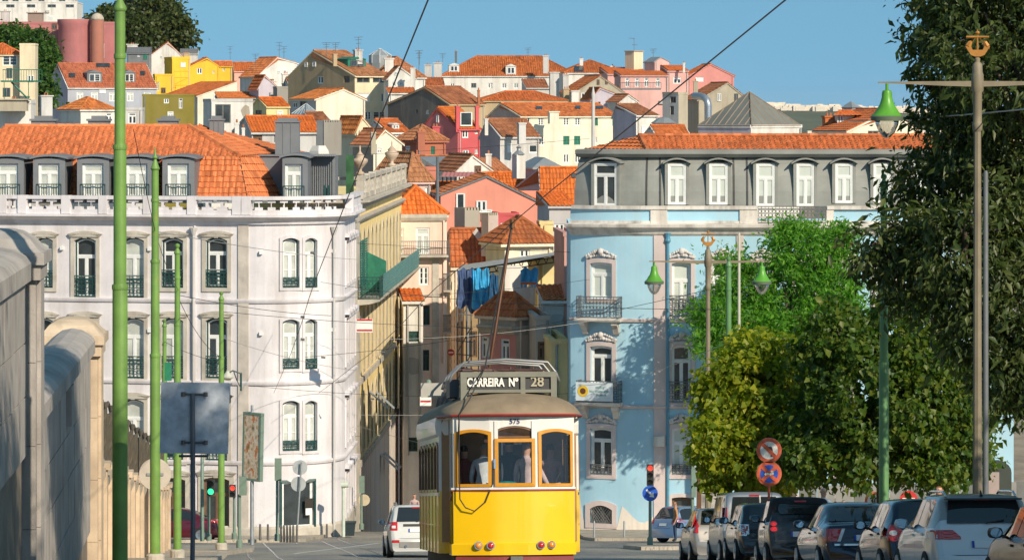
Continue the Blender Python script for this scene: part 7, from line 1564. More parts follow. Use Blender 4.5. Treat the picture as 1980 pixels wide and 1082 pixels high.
class Car:
    def __init__(s, L, hw, H, top, belt, wr=.74, bot=.2, rear_w=.84):
        s.L, s.hw, s.H = L, hw, H; s.ys = np.arange(0, L + .0051, .01); g = np.exp(-np.linspace(-2.2, 2.2, 9) ** 2); g /= g.sum()
        def sm(pts, n=1):
            v = np.interp(s.ys, [p[0] for p in pts], [p[1] for p in pts])
            for _ in range(n): v = np.convolve(np.pad(v, 4, mode='edge'), g, 'valid')
            return v
        s.t = sm(top); s.b = sm(belt); s.w = sm([(0, rear_w * hw), (.06, (rear_w + .06) * hw), (.25, .965 * hw), (.7, hw), (L - .9, hw), (L - .35, .92 * hw), (L - .12, .82 * hw), (L, .66 * hw)], 3); s.wrf = wr; s.bot = bot
    def g(s, arr, y): return np.interp(y, s.ys, arr)
    def top(s, y): return float(s.g(s.t, y))
    def belt(s, y): return float(s.g(s.b, y))
    def W(s, y, z):
        y = np.asarray(y, float); z = np.asarray(z, float); t, b0, w = s.g(s.t, y), s.g(s.b, y), s.g(s.w, y); b = np.minimum(b0, t - .07)
        gg = np.clip((t - b0) / .3, 0, 1); wr = w * .9 * (1 - gg) + s.hw * s.wrf * gg
        lz = np.clip((z - s.bot) / np.maximum(.05, b - s.bot), 0, 1); low = w * np.interp(lz, [0, .08, .3, .55, .75, .93, 1], [.88, .95, .99, 1, .995, .975, .95])
        f = np.clip((z - b) / np.maximum(.02, t - b), 0, 1); up = w * .95 + (wr - w * .95) * f; up = up * np.interp(f, [0, .84, .92, .97, 1], [1, 1, .965, .90, .74])
        return np.where(z <= b, low, up)
    def surfy(s, x, z):
        ys = s.ys[:150]; ok = (s.W(ys, np.full_like(ys, z)) >= abs(x)) & (s.g(s.t, ys) + .015 >= z); i = np.argmax(ok)
        return float(ys[i]) if ok.any() else 0.3
    def body(s, mats, parent, roofmat=False, roof_y=None):
        mb = MB(); st = sorted(set([0, .015, .04, .07, .11, .16, .22, .3, .4, .5, .6, .7] + list(np.arange(.8, s.L - .5, .14)) + [s.L - .4, s.L - .28, s.L - .18, s.L - .1, s.L - .05, s.L - .02, s.L])); rows = []
        for y in st:
            t, b = s.top(y), min(s.belt(y), s.top(y) - .07); zs = [s.bot + (b - s.bot) * q for q in (0, .08, .2, .35, .55, .75, .9, .97, 1)] + [b + (t - b) * q for q in (.12, .3, .5, .7, .84, .92, .97, 1)]
            half = [(float(s.W(y, z)), z) for z in zs]; wt = half[-1][0]; half += [(wt * .75, t + .008), (wt * .4, t + .014), (0, t + .016)]; rows.append((y, half))
        n = len(rows[0][1]); full = 2 * n - 1
        for y, h in rows:
            pts = [(-x, z) for x, z in h] + [(x, z) for x, z in h[:-1][::-1]]
            for x, z in pts: mb.vert((x, y, z))
        for i in range(len(rows) - 1):
            for j in range(full - 1):
                jj = min(j, full - 2 - j); mb.cur = 1 if (roofmat and jj >= 8 and s.top(rows[i][0]) > s.belt(rows[i][0]) + .12 and (roof_y is None or rows[i][0] < roof_y)) else 0
                a = i * full + j; mb.idx((a, a + full, a + full + 1, a + 1))
        mb.cur = 0; mb.idx(list(range(full))); mb.idx([(len(rows) - 1) * full + j for j in range(full)][::-1])
        return mb.build('body', mats, parent, smooth=True, sharp=50, world=False)
    def side_patch(s, name, y0, y1, mat, parent, zf0=.04, zf1=.86, out=.006, n=10, zlo=None, zhi=None, sides=(-1, 1)):
        for sg in sides:
            mb = MB()
            cols = []
            for i in range(n + 1):
                y = y0 + (y1 - y0) * i / n; b, t = s.belt(y), s.top(y)
                za = b + (t - b) * zf0 if zlo is None else zlo(y) if callable(zlo) else zlo; zb = b + (t - b) * zf1 if zhi is None else zhi(y) if callable(zhi) else zhi
                cols.append([Vector((sg * (float(s.W(y, za + (zb - za) * q)) + out), y, za + (zb - za) * q)) for q in (0, .33, .66, 1)])
            for a, b in zip(cols, cols[1:]):
                for j in range(3): mb.face([a[j], b[j], b[j + 1], a[j + 1]] if sg > 0 else [a[j], a[j + 1], b[j + 1], b[j]])
            mb.build(name, mat, parent, world=False, weld=True, smooth=True)
    def rear_poly(s, name, fx, z0, z1, mat, parent, out=.012, n=8, m=10):
        """fx(z) -> (x0, x1); a patch lying on the tail"""
        mb = MB(); R = []
        for j in range(m + 1):
            z = z0 + (z1 - z0) * j / m; x0, x1 = fx(z); R.append([Vector((x0 + (x1 - x0) * i / n, s.surfy(x0 + (x1 - x0) * i / n, z) - out, z)) for i in range(n + 1)])
        for a, b in zip(R, R[1:]):
            for i in range(n): mb.face([a[i], a[i + 1], b[i + 1], b[i]])
        return mb.build(name, mat, parent, world=False, weld=True, smooth=True)
def lamp_ell(cx, cz, rx, rz): return lambda z: (cx - rx * sqrt(max(0.001, 1 - ((z - cz) / rz) ** 2)), cx + rx * sqrt(max(.001, 1 - ((z - cz) / rz) ** 2)))
def make_car(label, px, k, car, pm, yaw, roofm=None, name='parked_car', group='cars parked along the kerb', win=(), lights=(), rear_glass=(.62, .08, .86), plate_z=.75, wheel=.31, axles=None, trim=None, mirror=None, extras=None, X=None, dz=0.0, roof_y=None, cat='car', pitch=None, wiper=True, brake=True, rg_fx=None):
    X = XK(px, k) if X is None else X; root = thing(name, label, cat, (X, .7 * k, zg(k) + dz), group=group); dk = 2.5
    sl = atan2(zg(k + dk) - zg(k - dk), 1.4 * dk) if pitch is None else pitch; root.rotation_mode = 'XYZ'
    R_ = Matrix.Rotation(yaw, 4, 'Z') @ Matrix.Rotation(sl, 4, 'X') if abs(yaw) < .5 else Matrix.Rotation(yaw, 4, 'Z') @ Matrix.Rotation(sl * cos(yaw), 4, 'X') @ Matrix.Rotation(-sl * sin(yaw), 4, 'Y')
    root.rotation_euler = R_.to_euler(); c = car; WL[root] = Vector((0, 0, 0))
    c.body([pm, roofm or pm], root, roofm is not None, roof_y)
    for (a, b) in win: c.side_patch('side_window', a, b, GLASSC, root)
    z0 = c.belt(.2) + rear_glass[1]; z1 = z0 + (c.H - z0) * rear_glass[2]
    if rg_fx is None: rg = c.rear_poly('rear_window', lambda z: (-c.hw * rear_glass[0] * (1.12 - .14 * (z - z0) / (z1 - z0)), c.hw * rear_glass[0] * (1.12 - .14 * (z - z0) / (z1 - z0))), z0, z1, GLASSC, root, out=.03)
    else: rg = c.rear_poly('rear_window', rg_fx[0], rg_fx[1], rg_fx[2], GLASSC, root, out=.03)
    if wiper: mb = MB(); mb.tube([(0, c.surfy(0, z0) - .05, z0 + .0), (.3, c.surfy(.3, z0 + .05) - .05, z0 + .05)], .012, 5); mb.build('wiper', BLKP, root, world=False)
    # windscreen
    ty = [y for y in np.arange(c.L * .45, c.L * .85, .02)]; yc = [y for y in ty if c.top(y) > c.belt(y) + .06 and c.top(y) < c.H - .07]
    if yc:
        mb = MB(); Rr = []
        for y in np.linspace(yc[0], yc[-1], 8): w = float(c.W(y, c.top(y))) * 1.1; Rr.append([Vector((w * q, y, c.top(y) + .024)) for q in (-1, -.5, 0, .5, 1)])
        for a, b in zip(Rr, Rr[1:]):
            for i in range(4): mb.face([a[i], a[i + 1], b[i + 1], b[i]])
        mb.build('windscreen', GLASSC, root, world=False, smooth=True, weld=True)
    for nm, fx, a, b, m_ in lights:
        for sg in (-1, 1):
            c.rear_poly(nm, (lambda z, sg=sg: tuple(sorted((sg * fx(z)[0], sg * fx(z)[1])))), a, b, m_, root, out=.016, m=12)
    if brake: c.rear_poly('brake_light', lambda z: (-.13, .13), c.H - .10, c.H - .065, LRED, root, out=.035, m=2)
    c.rear_poly('number_plate', lambda z: (-.25, .25), plate_z - .055, plate_z + .055, PLATE, root, out=.03, m=2); c.rear_poly('plate_band', lambda z: (-.25, -.21), plate_z - .055, plate_z + .055, EUB, root, out=.034, m=2, n=1)
    axles = axles or (.72, c.L - .82)
    for ay in axles:
        for sg in (-1, 1):
            x = sg * c.hw; mb = MB(); Rr = []
            for r_ in (.0, wheel + .06): Rr.append([Vector((sg * (float(c.W(ay, max(c.bot, wheel))) + .004), ay + r_ * cos(t), wheel + r_ * sin(t))) for t in np.linspace(-.35, pi + .35, 16)])
            for i in range(15): mb.face([Rr[0][i], Rr[1][i], Rr[1][i + 1], Rr[0][i + 1]])
            mb.build('wheel_arch', trim or BLKP, root, world=False)
            MX = Matrix.Translation((sg * (c.hw - .09), ay, wheel)) @ Matrix.Rotation(pi / 2, 4, 'Y'); mb = MB(); mb.lathe([(wheel * .66, -.1), (wheel * .96, -.1), (wheel, -.07), (wheel, .07), (wheel * .96, .104), (wheel * .66, .104)], n=24, M=MX); wo = mb.build('wheel', TYRE, root, smooth=True, sharp=40, world=False)
            mb = MB(); s_ = 1 if sg > 0 else -1; 
            mb.lathe([(wheel * .66, s_ * .09), (wheel * .64, s_ * .112), (wheel * .2, s_ * .1), (wheel * .14, s_ * .118), (.01, s_ * .12)] if s_ > 0 else [(.01, -.12), (wheel * .14, -.118), (wheel * .2, -.1), (wheel * .64, -.112), (wheel * .66, -.09)], n=20, M=MX); mb.build('rim', RIM, wo, smooth=True, sharp=30, world=False)
            mb = MB()
            for q in range(5): a_ = q * 2 * pi / 5 + .3; mb.bx(-.001, .012, -.04, .04, wheel * .25, wheel * .58, Matrix.Translation((sg * (c.hw + .012), ay, wheel)) @ Matrix.Rotation(a_, 4, 'X'))
            mb.build('rim_slot', BLKP, wo, world=False)
    my = win[0][1] - .28 if win else c.L * .6
    my = max(w[1] for w in win) - .32 if win else my
    for sg in (-1, 1):
        b = c.belt(my); mb = MB(); cx = sg * (float(c.W(my, b)) + .15); mb.tube([(cx - sg * .18, my, b + .02), (cx - sg * .05, my + .02, b + .06)], .025, 6)
        M_ = Matrix.Translation((cx, my + .02, b + .09)) @ Matrix.Diagonal((.115, .075, .085, 1)); mb.lathe([(.02, -1), (.75, -.85), (1, -.4), (1, .3), (.8, .8), (.02, 1)], n=14, M=M_); mo = mb.build('mirror', mirror or pm, root, smooth=True, sharp=60, world=False)
        mb = MB(); mb.lathe([(.085, 0), (.0850, .006)], n=14, M=Matrix.Translation((cx, my - .055, b + .09)) @ Matrix.Rotation(pi / 2, 4, 'X') @ Matrix.Diagonal((1, .8, 1, 1))); mb.build('mirror_glass', plain('mirror_glass', (.5, .55, .6), .03, 1, var=0), mo, world=False)
    for (a, b) in win[:2]:
        for sg in (-1, 1):
            y = a + .12; z = c.belt(y) - .1; x = float(c.W(y, z)); mb = MB(); mb.bx(sg * x - .008, sg * x + .03, y, y + .18, z - .018, z + .018) if sg > 0 else mb.bx(-x - .03, -x + .008, y, y + .18, z - .018, z + .018); mb.build('door_handle', pm, root, world=False)
    ybs = [w[0] - .03 for w in win] + ([max(w[1] for w in win) + .02] if win else [])
    for y in ybs[:3]: c.side_patch('door_seam', y - .006, y + .006, BLKP, root, n=1, zlo=c.bot + .12, zhi=lambda q: c.belt(q) + .02, out=.003)
    # bumper seam
    c.rear_poly('bumper_seam', lambda z: (-c.hw * .8, c.hw * .8), .60, .612, BLKP, root, out=.008, m=1)
    if extras: extras(c, root)
    return root
RYAW = radians(3.3)
# shapes: tail to nose
def prof(L, H, tail, hood=.92, nose=.62, cowl=.70, roof_end=.50): return tail + [(L * roof_end, H), (L * cowl, hood + .05), (L * cowl + .15, hood), (L - .25, hood - .15), (L - .06, nose), (L, .45)]
def hatch_tail(H, rake=.35, belt=.98): return [(0, .56), (.03, .66), (.07, .80), (.11, belt), (.16, belt + .05), (.16 + rake * .75, H - .07), (.16 + rake * 1.1, H - .015), (1.15, H)]
sq = lambda x0, x1: (lambda z: (x0, x1))
# 1 white crossover
c = Car(4.23, .91, 1.57, prof(4.23, 1.57, hatch_tail(1.57, .40, 1.04), 1.02, .7), [(0, 1.04), (1.0, 1.03), (4.2, .96)], .72)
def ex(c, r):
    for sg in (-1, 1):
        mb = MB(); pts = [(sg * (.58 - .02 * abs(t - .5)), .55 + 1.6 * t, c.top(.55 + 1.6 * t) + .055 * (1 if .05 < t < .95 else .2)) for t in np.linspace(0, 1, 9)]; mb.tube(pts, .022, 6); mb.build('roof_rail', CHROME, r, world=False, smooth=True)
    mb = MB(); mb.tube([(0, .5, 1.55), (0, .56, 1.64)], [.03, .008], 6); mb.build('antenna', BLKP, r, world=False)
    mb = MB(); mb.bx(-.62, .62, .26, .46, c.H - .085, c.H - .055); mb.build('spoiler', BLKP, r, world=False); c.rear_poly('bumper_trim', sq(-.72, .72), .36, .52, BLKP, r, out=.014)
make_car('white crossover with silver roof rails, second from the right edge', 1912, 83, c, paint('paint_white', (.62, .65, .68), .1, .3), RYAW, roofm=plain('roof_grey', (.30, .29, .27), .35, .3, coat=.6, var=.05), win=((.75, 1.62), (1.68, 2.62)), roof_y=3.1,
         lights=(('tail_light', lambda z: (.42 + .16 * (z - .9) / .14 if z > .9 else .42, .885), .86, 1.01, LRED),), wheel=.34, extras=ex, plate_z=.78)
# 2 black car at the right edge
c = Car(4.45, .90, 1.47, prof(4.45, 1.47, hatch_tail(1.47, .45, .98), .98, .68), [(0, .98), (4.4, .90)], .70)
make_car('shiny black car cut off by the right edge', 2127, 73, c, plain('paint_black', (.010, .010, .012), .22, 0, .3, coat=.15, var=0), RYAW, win=((.7, 1.62), (1.68, 2.75)), lights=(('tail_light', sq(.5, .88), .82, .98, LRED),), wheel=.33, mirror=BLKP)
# 3 dark blue hatchback with round lamps
c = Car(4.0, .86, 1.49, prof(4.0, 1.49, hatch_tail(1.49, .42, .98), .95, .66), [(0, .98), (1.0, .98), (4.0, .88)], .70)
DBL = paint('paint_dark_blue', (.012, .022, .045), .55, .2)
def ex(c, r):
    for sg in (-1, 1): c.rear_poly('reverse_light', (lambda z, sg=sg: tuple(sorted((sg * lamp_ell(.70, .90, .07, .05)(z)[0], sg * lamp_ell(.70, .90, .07, .05)(z)[1])))), .855, .945, LWHT, r, out=.024, m=8)
make_car('dark blue hatchback with big round tail lamps behind the white crossover', 1806, 92, c, DBL, RYAW, win=((.72, 1.50), (1.56, 2.55)), lights=(('tail_light', lamp_ell(.70, .90, .17, .15), .752, 1.048, LRED),), wheel=.32, mirror=BLKP, extras=ex)
# 4 dark blue sedan with chrome trim
c = Car(4.6, .88, 1.43, [(0, .56), (.03, .68), (.06, .86), (.09, .95), (.14, .99), (.62, 1.03), (.72, 1.05), (1.35, 1.36), (1.6, 1.42), (2.3, 1.43), (3.15, .98), (3.35, .94), (4.3, .80), (4.5, .6), (4.6, .45)], [(0, .93), (1.0, .95), (4.6, .86)], .66)
def ex(c, r):
    c.rear_poly('chrome_strip', sq(-.8, .8), .60, .635, CHROME, r, out=.02, m=1); c.side_patch('chrome_strip', .15, 4.2, CHROME, r, n=14, zlo=.58, zhi=.6, out=.008); c.side_patch('chrome_belt', .95, 3.2, CHROME, r, n=12, zlo=lambda y: c.belt(y) + .005, zhi=lambda y: c.belt(y) + .02, out=.007)
    for sg in (-1, 1): c.rear_poly('reverse_light', (lambda z, sg=sg: tuple(sorted((sg * (.52 - .10 * (z - .68) / .25), sg * (.585 - .10 * (z - .68) / .25))))), .68, .93, LWHT, r, out=.02)
make_car('dark blue sedan with chrome strips and slanted tail lamps', 1678, 101, c, DBL, RYAW, win=((.98, 1.72), (1.78, 2.85)), lights=(('tail_light', lambda z: (.59 - .10 * (z - .68) / .25, .84), .68, .93, LRED),), wheel=.31, mirror=DBL, extras=ex, wiper=False, brake=False,
         rg_fx=(lambda z: (-.66 + .18 * (z - 1.06) / .3, .66 - .18 * (z - 1.06) / .3), 1.07, 1.36))
# 5 tiny city car with black soft top
c = Car(2.6, .76, 1.54, [(0, .5), (.03, .66), (.06, .85), (.10, 1.0), (.13, 1.04), (.34, 1.46), (.5, 1.53), (1.2, 1.54), (1.95, 1.05), (2.1, .97), (2.45, .8), (2.56, .6), (2.6, .45)], [(0, 1.02), (2.6, .95)], .80, rear_w=.88)
def ex(c, r):
    for sg in (-1, 1):
        for z in (.98, .86): c.rear_poly('tail_light', (lambda q, sg=sg, z=z: tuple(sorted((sg * lamp_ell(.62, z, .075, .055)(q)[0], sg * lamp_ell(.62, z, .075, .055)(q)[1])))), z - .053, z + .053, LRED, r, out=.02, m=10)
make_car('tiny black city car with soft top and stacked round lamps', 1553, 112, c, paint('paint_city_black', (.014, .016, .02), .4, .18), RYAW, roofm=plain('soft_top', (.016, .015, .016), .9, var=.2, sc=8), win=((.62, 1.62),), wheel=.29, mirror=paint('mirror_blue', (.03, .07, .1), .5), extras=ex, axles=(.5, 2.1), wiper=False, roof_y=1.25,
         rg_fx=(lambda z: (-.46 - .04 * sin((z - 1.18) / .22 * pi), .46 + .04 * sin((z - 1.18) / .22 * pi)), 1.18, 1.40))
# 6 small retro hatchback
c = Car(3.65, .84, 1.41, prof(3.65, 1.41, [(0, .5), (.03, .66), (.06, .8), (.10, .94), (.14, .98), (.4, 1.33), (.5, 1.39), (.9, 1.41)], .96, .68, .68, .52), [(0, .94), (3.6, .90)], .78)
def ex(c, r):
    for sg in (-1, 1):
        for z in (.64,): c.rear_poly('fog_light', (lambda q, sg=sg: tuple(sorted((sg * .3, sg * .45)))), .40, .44, LRED, r, out=.02, m=2)
    mb = MB(); mb.tube([(-.1, .4, 1.44), (.35, .4, 1.45)], .025, 6); mb.build('roof_bar', BLKP, r, world=False); mb = MB(); mb.tube([(0, .5, 1.4), (0, .3, 1.7)], [.01, .004], 5); mb.build('antenna', BLKP, r, world=False)
make_car('small dark retro hatchback with chrome-ringed tail lamps', 1498, 121, c, paint('paint_retro', (.022, .028, .035), .5, .2), RYAW, win=((.55, 1.25), (1.32, 2.35)), lights=(('lamp_ring', sq(.585, .80), .655, .925, CHROME), ('tail_light', sq(.61, .775), .68, .90, LRED)), wheel=.30, mirror=paint('mirror_teal', (.01, .06, .08), .4), trim=plain('arch_grey', (.10, .09, .085), .7), extras=ex)
# 7 silver van
c = Car(4.15, .86, 1.82, prof(4.15, 1.82, [(0, .55), (.03, .7), (.06, 1.0), (.08, 1.2), (.14, 1.68), (.2, 1.78), (.32, 1.81), (.9, 1.82)], 1.12, .8, .76, .60), [(0, 1.06), (4.1, 1.04)], .84, rear_w=.93)
SILV = paint('paint_silver', (.42, .42, .42), .75, .3)
def ex(c, r):
    c.rear_poly('door_gap', lambda z: (.12, .155), .6, 1.72, paint('paint_silver', (.42, .42, .42), .75, .3), r, out=.045, m=8, n=2); c.rear_poly('door_seam', lambda z: (.132, .14), .5, 1.76, BLKP, r, out=.05, m=8, n=1)
make_car('tall silver van with dark twin rear doors', 1462, 133, c, SILV, RYAW, win=((.35, 1.0), (1.15, 1.85), (1.95, 3.0)), lights=(('tail_light', lambda z: (.72, .83), 1.0, 1.42, LRED), ('reverse_light', lambda z: (.72, .83), .82, .99, LWHT)), rear_glass=(.66, .04, .82), wheel=.31, mirror=BLKP, extras=ex, cat='van', wiper=False)
# 8 pale silver hatchback at the far end
c = Car(4.03, .84, 1.48, prof(4.03, 1.48, hatch_tail(1.48, .36, .98), .95, .66), [(0, .96), (4.0, .90)], .70)
make_car('pale silver hatchback with tall red corner lamps, farthest of the row', 1398, 142, c, paint('paint_champagne', (.50, .45, .40), .6, .3), RYAW, win=((.72, 1.5), (1.56, 2.6)), lights=(('tail_light', lambda z: (.60 + .10 * (z - .85) / .4 if z > .95 else .66 - .0 * z, .80 - .1 * max(0, (z - 1.0)) / .4), .80, 1.36, LRED),), wheel=.30, mirror=BLKP)
# white SUV driving ahead of the tram
c = Car(4.3, .90, 1.66, prof(4.3, 1.66, hatch_tail(1.66, .30, 1.08), 1.08, .8), [(0, 1.06), (4.3, 1.0)], .76)
def ex(c, r):
    for sg in (-1, 1):
        mb = MB(); mb.tube([(sg * .60, .5, 1.67), (sg * .61, .7, 1.73), (sg * .61, 2.0, 1.73), (sg * .6, 2.2, 1.66)], .02, 6); mb.build('roof_rail', GALV, r, world=False)
        c.rear_poly('reflector', (lambda z, sg=sg: tuple(sorted((sg * .55, sg * .78)))), .48, .56, LRED, r, out=.02, m=3)
        c.rear_poly('reverse_light', (lambda z, sg=sg: tuple(sorted((sg * .66, sg * .78)))), .93, 1.01, LWHT, r, out=.024, m=3)
    c.rear_poly('skid_plate', lambda z: (-.55, .55), .33, .50, plain('skid_grey', (.22, .21, .2), .6), r, out=.02); mb = MB(); mb.tube([(-.35, -.04, .36), (-.35, .1, .36)], .045, 10); mb.build('exhaust', CHROME, r, world=False)
    c.rear_poly('plate_recess', lambda z: (-.42, .42), .98, 1.06, BLKP, r, out=.012, m=3)
make_car('dusty white off-roader driving in front of the tram', 806, 163, c, paint('paint_dusty_white', (.58, .58, .56), .1, .35), radians(4.6), name='moving_car', group='cars in the street', win=((.72, 1.6), (1.66, 2.7)), lights=(('tail_light', sq(.60, .85), .86, 1.13, LRED),), wheel=.36, extras=ex, plate_z=.86)
# red sedan crossing at left, pale blue estate crossing at right
c = Car(4.5, .88, 1.43, [(0, .56), (.03, .7), (.08, .95), (.5, 1.0), (.62, 1.03), (1.3, 1.36), (1.6, 1.42), (2.3, 1.43), (3.15, .98), (3.35, .94), (4.25, .80), (4.42, .6), (4.5, .45)], [(0, .92), (4.5, .86)], .66)
make_car('dark red sedan half hidden behind the left poles', 428, 216, c, paint('paint_wine', (.16, .018, .035), .5, .25), radians(84), name='moving_car', group='cars in the street', win=((.98, 1.75), (1.8, 2.9)), lights=(('tail_light', sq(.5, .85), .74, .92, LRED),), wheel=.32, wiper=False)
c = Car(4.5, .87, 1.5, prof(4.5, 1.5, hatch_tail(1.5, .4, .95), .93, .66), [(0, .94), (4.5, .88)], .72)
make_car('pale blue estate car at the crossing before the blue house', 1280, 214, c, paint('paint_pale_blue', (.24, .34, .50), .5, .3), radians(-52), name='moving_car', group='cars in the street', win=((.4, 1.2), (1.26, 2.0), (2.06, 3.1)), lights=(('tail_light', sq(.6, .84), .78, 1.02, LRED),), wheel=.31)
# ------------------------------------------------------------------ the tram
kT = 86; slope = atan2(zg(kT + 8) - zg(kT - 1), .7 * 9)
tram = thing('tram', 'yellow and white vintage tram numbered 575 with route board 28', 'tram', (XK(998, kT), .7 * kT, zg(kT)))
tram.rotation_euler = (Matrix.Rotation(radians(4.7), 4, 'Z') @ Matrix.Rotation(slope, 4, 'X')).to_euler(); TM = Matrix.Translation(tram.location) @ tram.rotation_euler.to_matrix().to_4x4(); WL[tram] = Vector((0, 0, 0))
TY = plain('tram_yellow', (.86, .52, .004), .32, 0, .5, coat=.5, var=.05, sc=1.2, rust=(.50, .27, .02), rustamt=.35); TWH = plain('tram_white', (.74, .72, .68), .35, 0, .5, coat=.3, var=.06, sc=3, rust=(.45, .40, .32), rustamt=.4); TRD = plain('tram_red_line', (.30, .035, .03), .4, var=.1); TROOF = plain('tram_roof_canvas', (.27, .205, .135), .8, var=.2, sc=2.5); TGRY = plain('tram_grey_green', (.19, .19, .15), .6, var=.12, sc=5)
OAK = plain('tram_amber_frame', (.62, .27, .015), .35, 0, .5, coat=.5, var=.1, sc=8); BRN = plain('tram_brown_wood', (.20, .10, .05), .4, coat=.3, var=.2, sc=8); TGL = clearglass('tram_glass', (.93, .94, .93), .025); TDK = plain('tram_dark', (.03, .025, .02), .7, var=.2); TOX = plain('tram_oxide', (.22, .04, .04), .6, var=.2)
half = [(1.19, 7.1), (1.19, 1.25), (1.02, 1.25), (1.02, .25), (.42, .03), (.2, .005)]
left = [(-x, y) for x, y in half]; tp = Plan(left + half[::-1], px=False); U_ = tp.u
sg_ = lambda i, t: U_[i] + (U_[i + 1] - U_[i]) * t       # position along the i-th wall segment
z0, zbelt, zw0, zw1, zlet = .59, 1.64, 1.70, 2.66, 2.87
holes = []
iL, iC, iR = 3, 5, 7   # rear faces: left window, middle, right window
def tw(u0, u1, za, zb, rise, fm, t=.07, glass=True, hole=True, out=.03):
    if hole: holes.append((u0, u1, za, zb, rise))
    uc, w, h = (u0 + u1) / 2, u1 - u0, zb - za; f = lambda a, b, d: tp.f(a, b, d); mb = MB(); mb.ring(arch_outline(w, h, rise, x=uc, z=za), arch_outline(w, h, rise, x=uc, z=za, g=-t), -out, .03, f); wo = mb.build('window_frame', fm, tram, world=False)
    if glass: mb = MB(); mb.face([f(a, b, .01) for a, b in arch_outline(w, h, rise, x=uc, z=za, g=-t * .6)]); mb.build('pane', TGL, wo, world=False)
tw(sg_(3, .06), sg_(3, 1.0) + .03, zw0, zw1, .05, OAK, t=.05); tw(sg_(7, 0) - .03, sg_(7, .94), zw0, zw1, .05, OAK, t=.05)
uc = (U_[5] + U_[6]) / 2; hwc = .335
holes.append((uc - hwc, uc + hwc, zw0, zw1 + .05, .07))
tw(uc - hwc, uc + hwc, zw0, 2.50, .0, OAK, t=.06, hole=False, out=.05)
mb = MB(); f = lambda a, b, d: tp.f(a, b, d); mb.ring(arch_outline(.67, .20, .07, x=uc, z=2.51), arch_outline(.67, .20, .07, x=uc, z=2.51, g=-.03), .02, .05, f); wo = mb.build('transom_frame', BRN, tram, world=False); mb = MB(); mb.face([f(a, b, .03) for a, b in arch_outline(.67, .20, .07, x=uc, z=2.51)]); mb.build('pane', plain('tram_transom_glass', (.04, .025, .015), .1, var=.5, sc=6), wo, world=False)
for seg, s0 in ((0, 0), (10, 0)):
    n = 6; Ls = U_[seg + 1] - U_[seg]
    for i in range(n):
        a = U_[seg] + .12 + i * (Ls - .3) / n; tw(a + .05, a + (Ls - .3) / n - .05, 1.62, 2.48, .08, BRN, t=.05)
# doorways between body and platform
for seg in (2, 8): holes.append((sg_(seg, .2), sg_(seg, .88), zbelt + .01, 2.6, 0))
mb = MB(); wallgrid(mb, tp, 0, tp.L, zbelt, zlet, holes, .05); mb.build('upper_body', TWH, tram, world=False)
lowh = [(sg_(s_, .2), sg_(s_, .88), z0 + .12, zbelt, 0) for s_ in (2, 8)]
mb = MB(); wallgrid(mb, tp, 0, tp.L, z0, zbelt, lowh, .05); mb.build('lower_body', TY, tram, world=False, weld=True, smooth=True, sharp=32)
mb = MB(); band(mb, tp, U_[3] - .6, U_[8] + .6, [(.0, z0 - .02), (.03, z0 - .02), (.035, z0 + .16), (.0, z0 + .175)]); mb.build('lamp_panel', TY, tram, world=False)
mb = MB(); band(mb, tp, U_[3] - .3, U_[8] + .3, [(0, zbelt - .012), (.02, zbelt - .012), (.02, zbelt + .014), (0, zbelt + .014)]); mb.build('red_line', TRD, tram, world=False)
mb = MB(); band(mb, tp, U_[3] - .1, U_[8] + .1, [(0, zbelt + .015), (.035, zbelt + .015), (.035, zbelt + .05), (0, zbelt + .05)]); mb.build('window_sill', TWH, tram, world=False)
for s_ in (4, 6):
    mb = MB(); u = U_[s_] + (.5 if s_ == 6 else .5) * (U_[s_ + 1] - U_[s_]); band(mb, tp, u - .03, u + .03, [(0, zbelt + .05), (.025, zbelt + .05), (.025, zlet - .08), (0, zlet - .08)]); mb.build('mullion', TWH, tram, world=False)
for s_ in (0, 10):
    mb = MB(); band(mb, tp, U_[s_], U_[s_ + 1], [(0, 1.56), (.03, 1.56), (.03, 1.61), (0, 1.61)]); mb.build('side_rail', TWH, tram, world=False)
    for i in range(7): mb = MB(); u = U_[s_] + .1 + i * (U_[s_ + 1] - U_[s_] - .2) / 6; band(mb, tp, u - .02, u + .02, [(0, z0), (.015, z0), (.015, 1.56), (0, 1.56)]); mb.build('side_batten', TY, tram, world=False)
    mb = MB(); band(mb, tp, U_[s_], U_[s_ + 1], [(0, 1.05), (.02, 1.05), (.02, 1.08), (0, 1.08)]); mb.build('side_moulding', TY, tram, world=False)
mb = MB(); band(mb, tp, U_[0], U_[2] - .01, [(0, 2.56), (.05, 2.6), (.07, 2.75), (.05, 2.88), (0, 2.88)]); mb.build('letter_board', TWH, tram, world=False); mb = MB(); band(mb, tp, U_[9] + .01, U_[11], [(0, 2.56), (.05, 2.6), (.07, 2.75), (.05, 2.88), (0, 2.88)]); mb.build('letter_board', TWH, tram, world=False)
for s_, sx in ((2, -1), (8, 1)):
    mb = MB(); mb.bx(sx * .97 - .02, sx * .97 + .02, .55, 1.08, .9, 2.56); d_ = mb.build('door', BRN, tram, world=False); mb = MB(); mb.bx(sx * .97 - .03, sx * .97 + .03, .64, .99, 1.6, 2.4); mb.build('door_pane', plain('tram_door_glass', (.10, .10, .09), .1, var=.3, sc=5), d_, world=False)
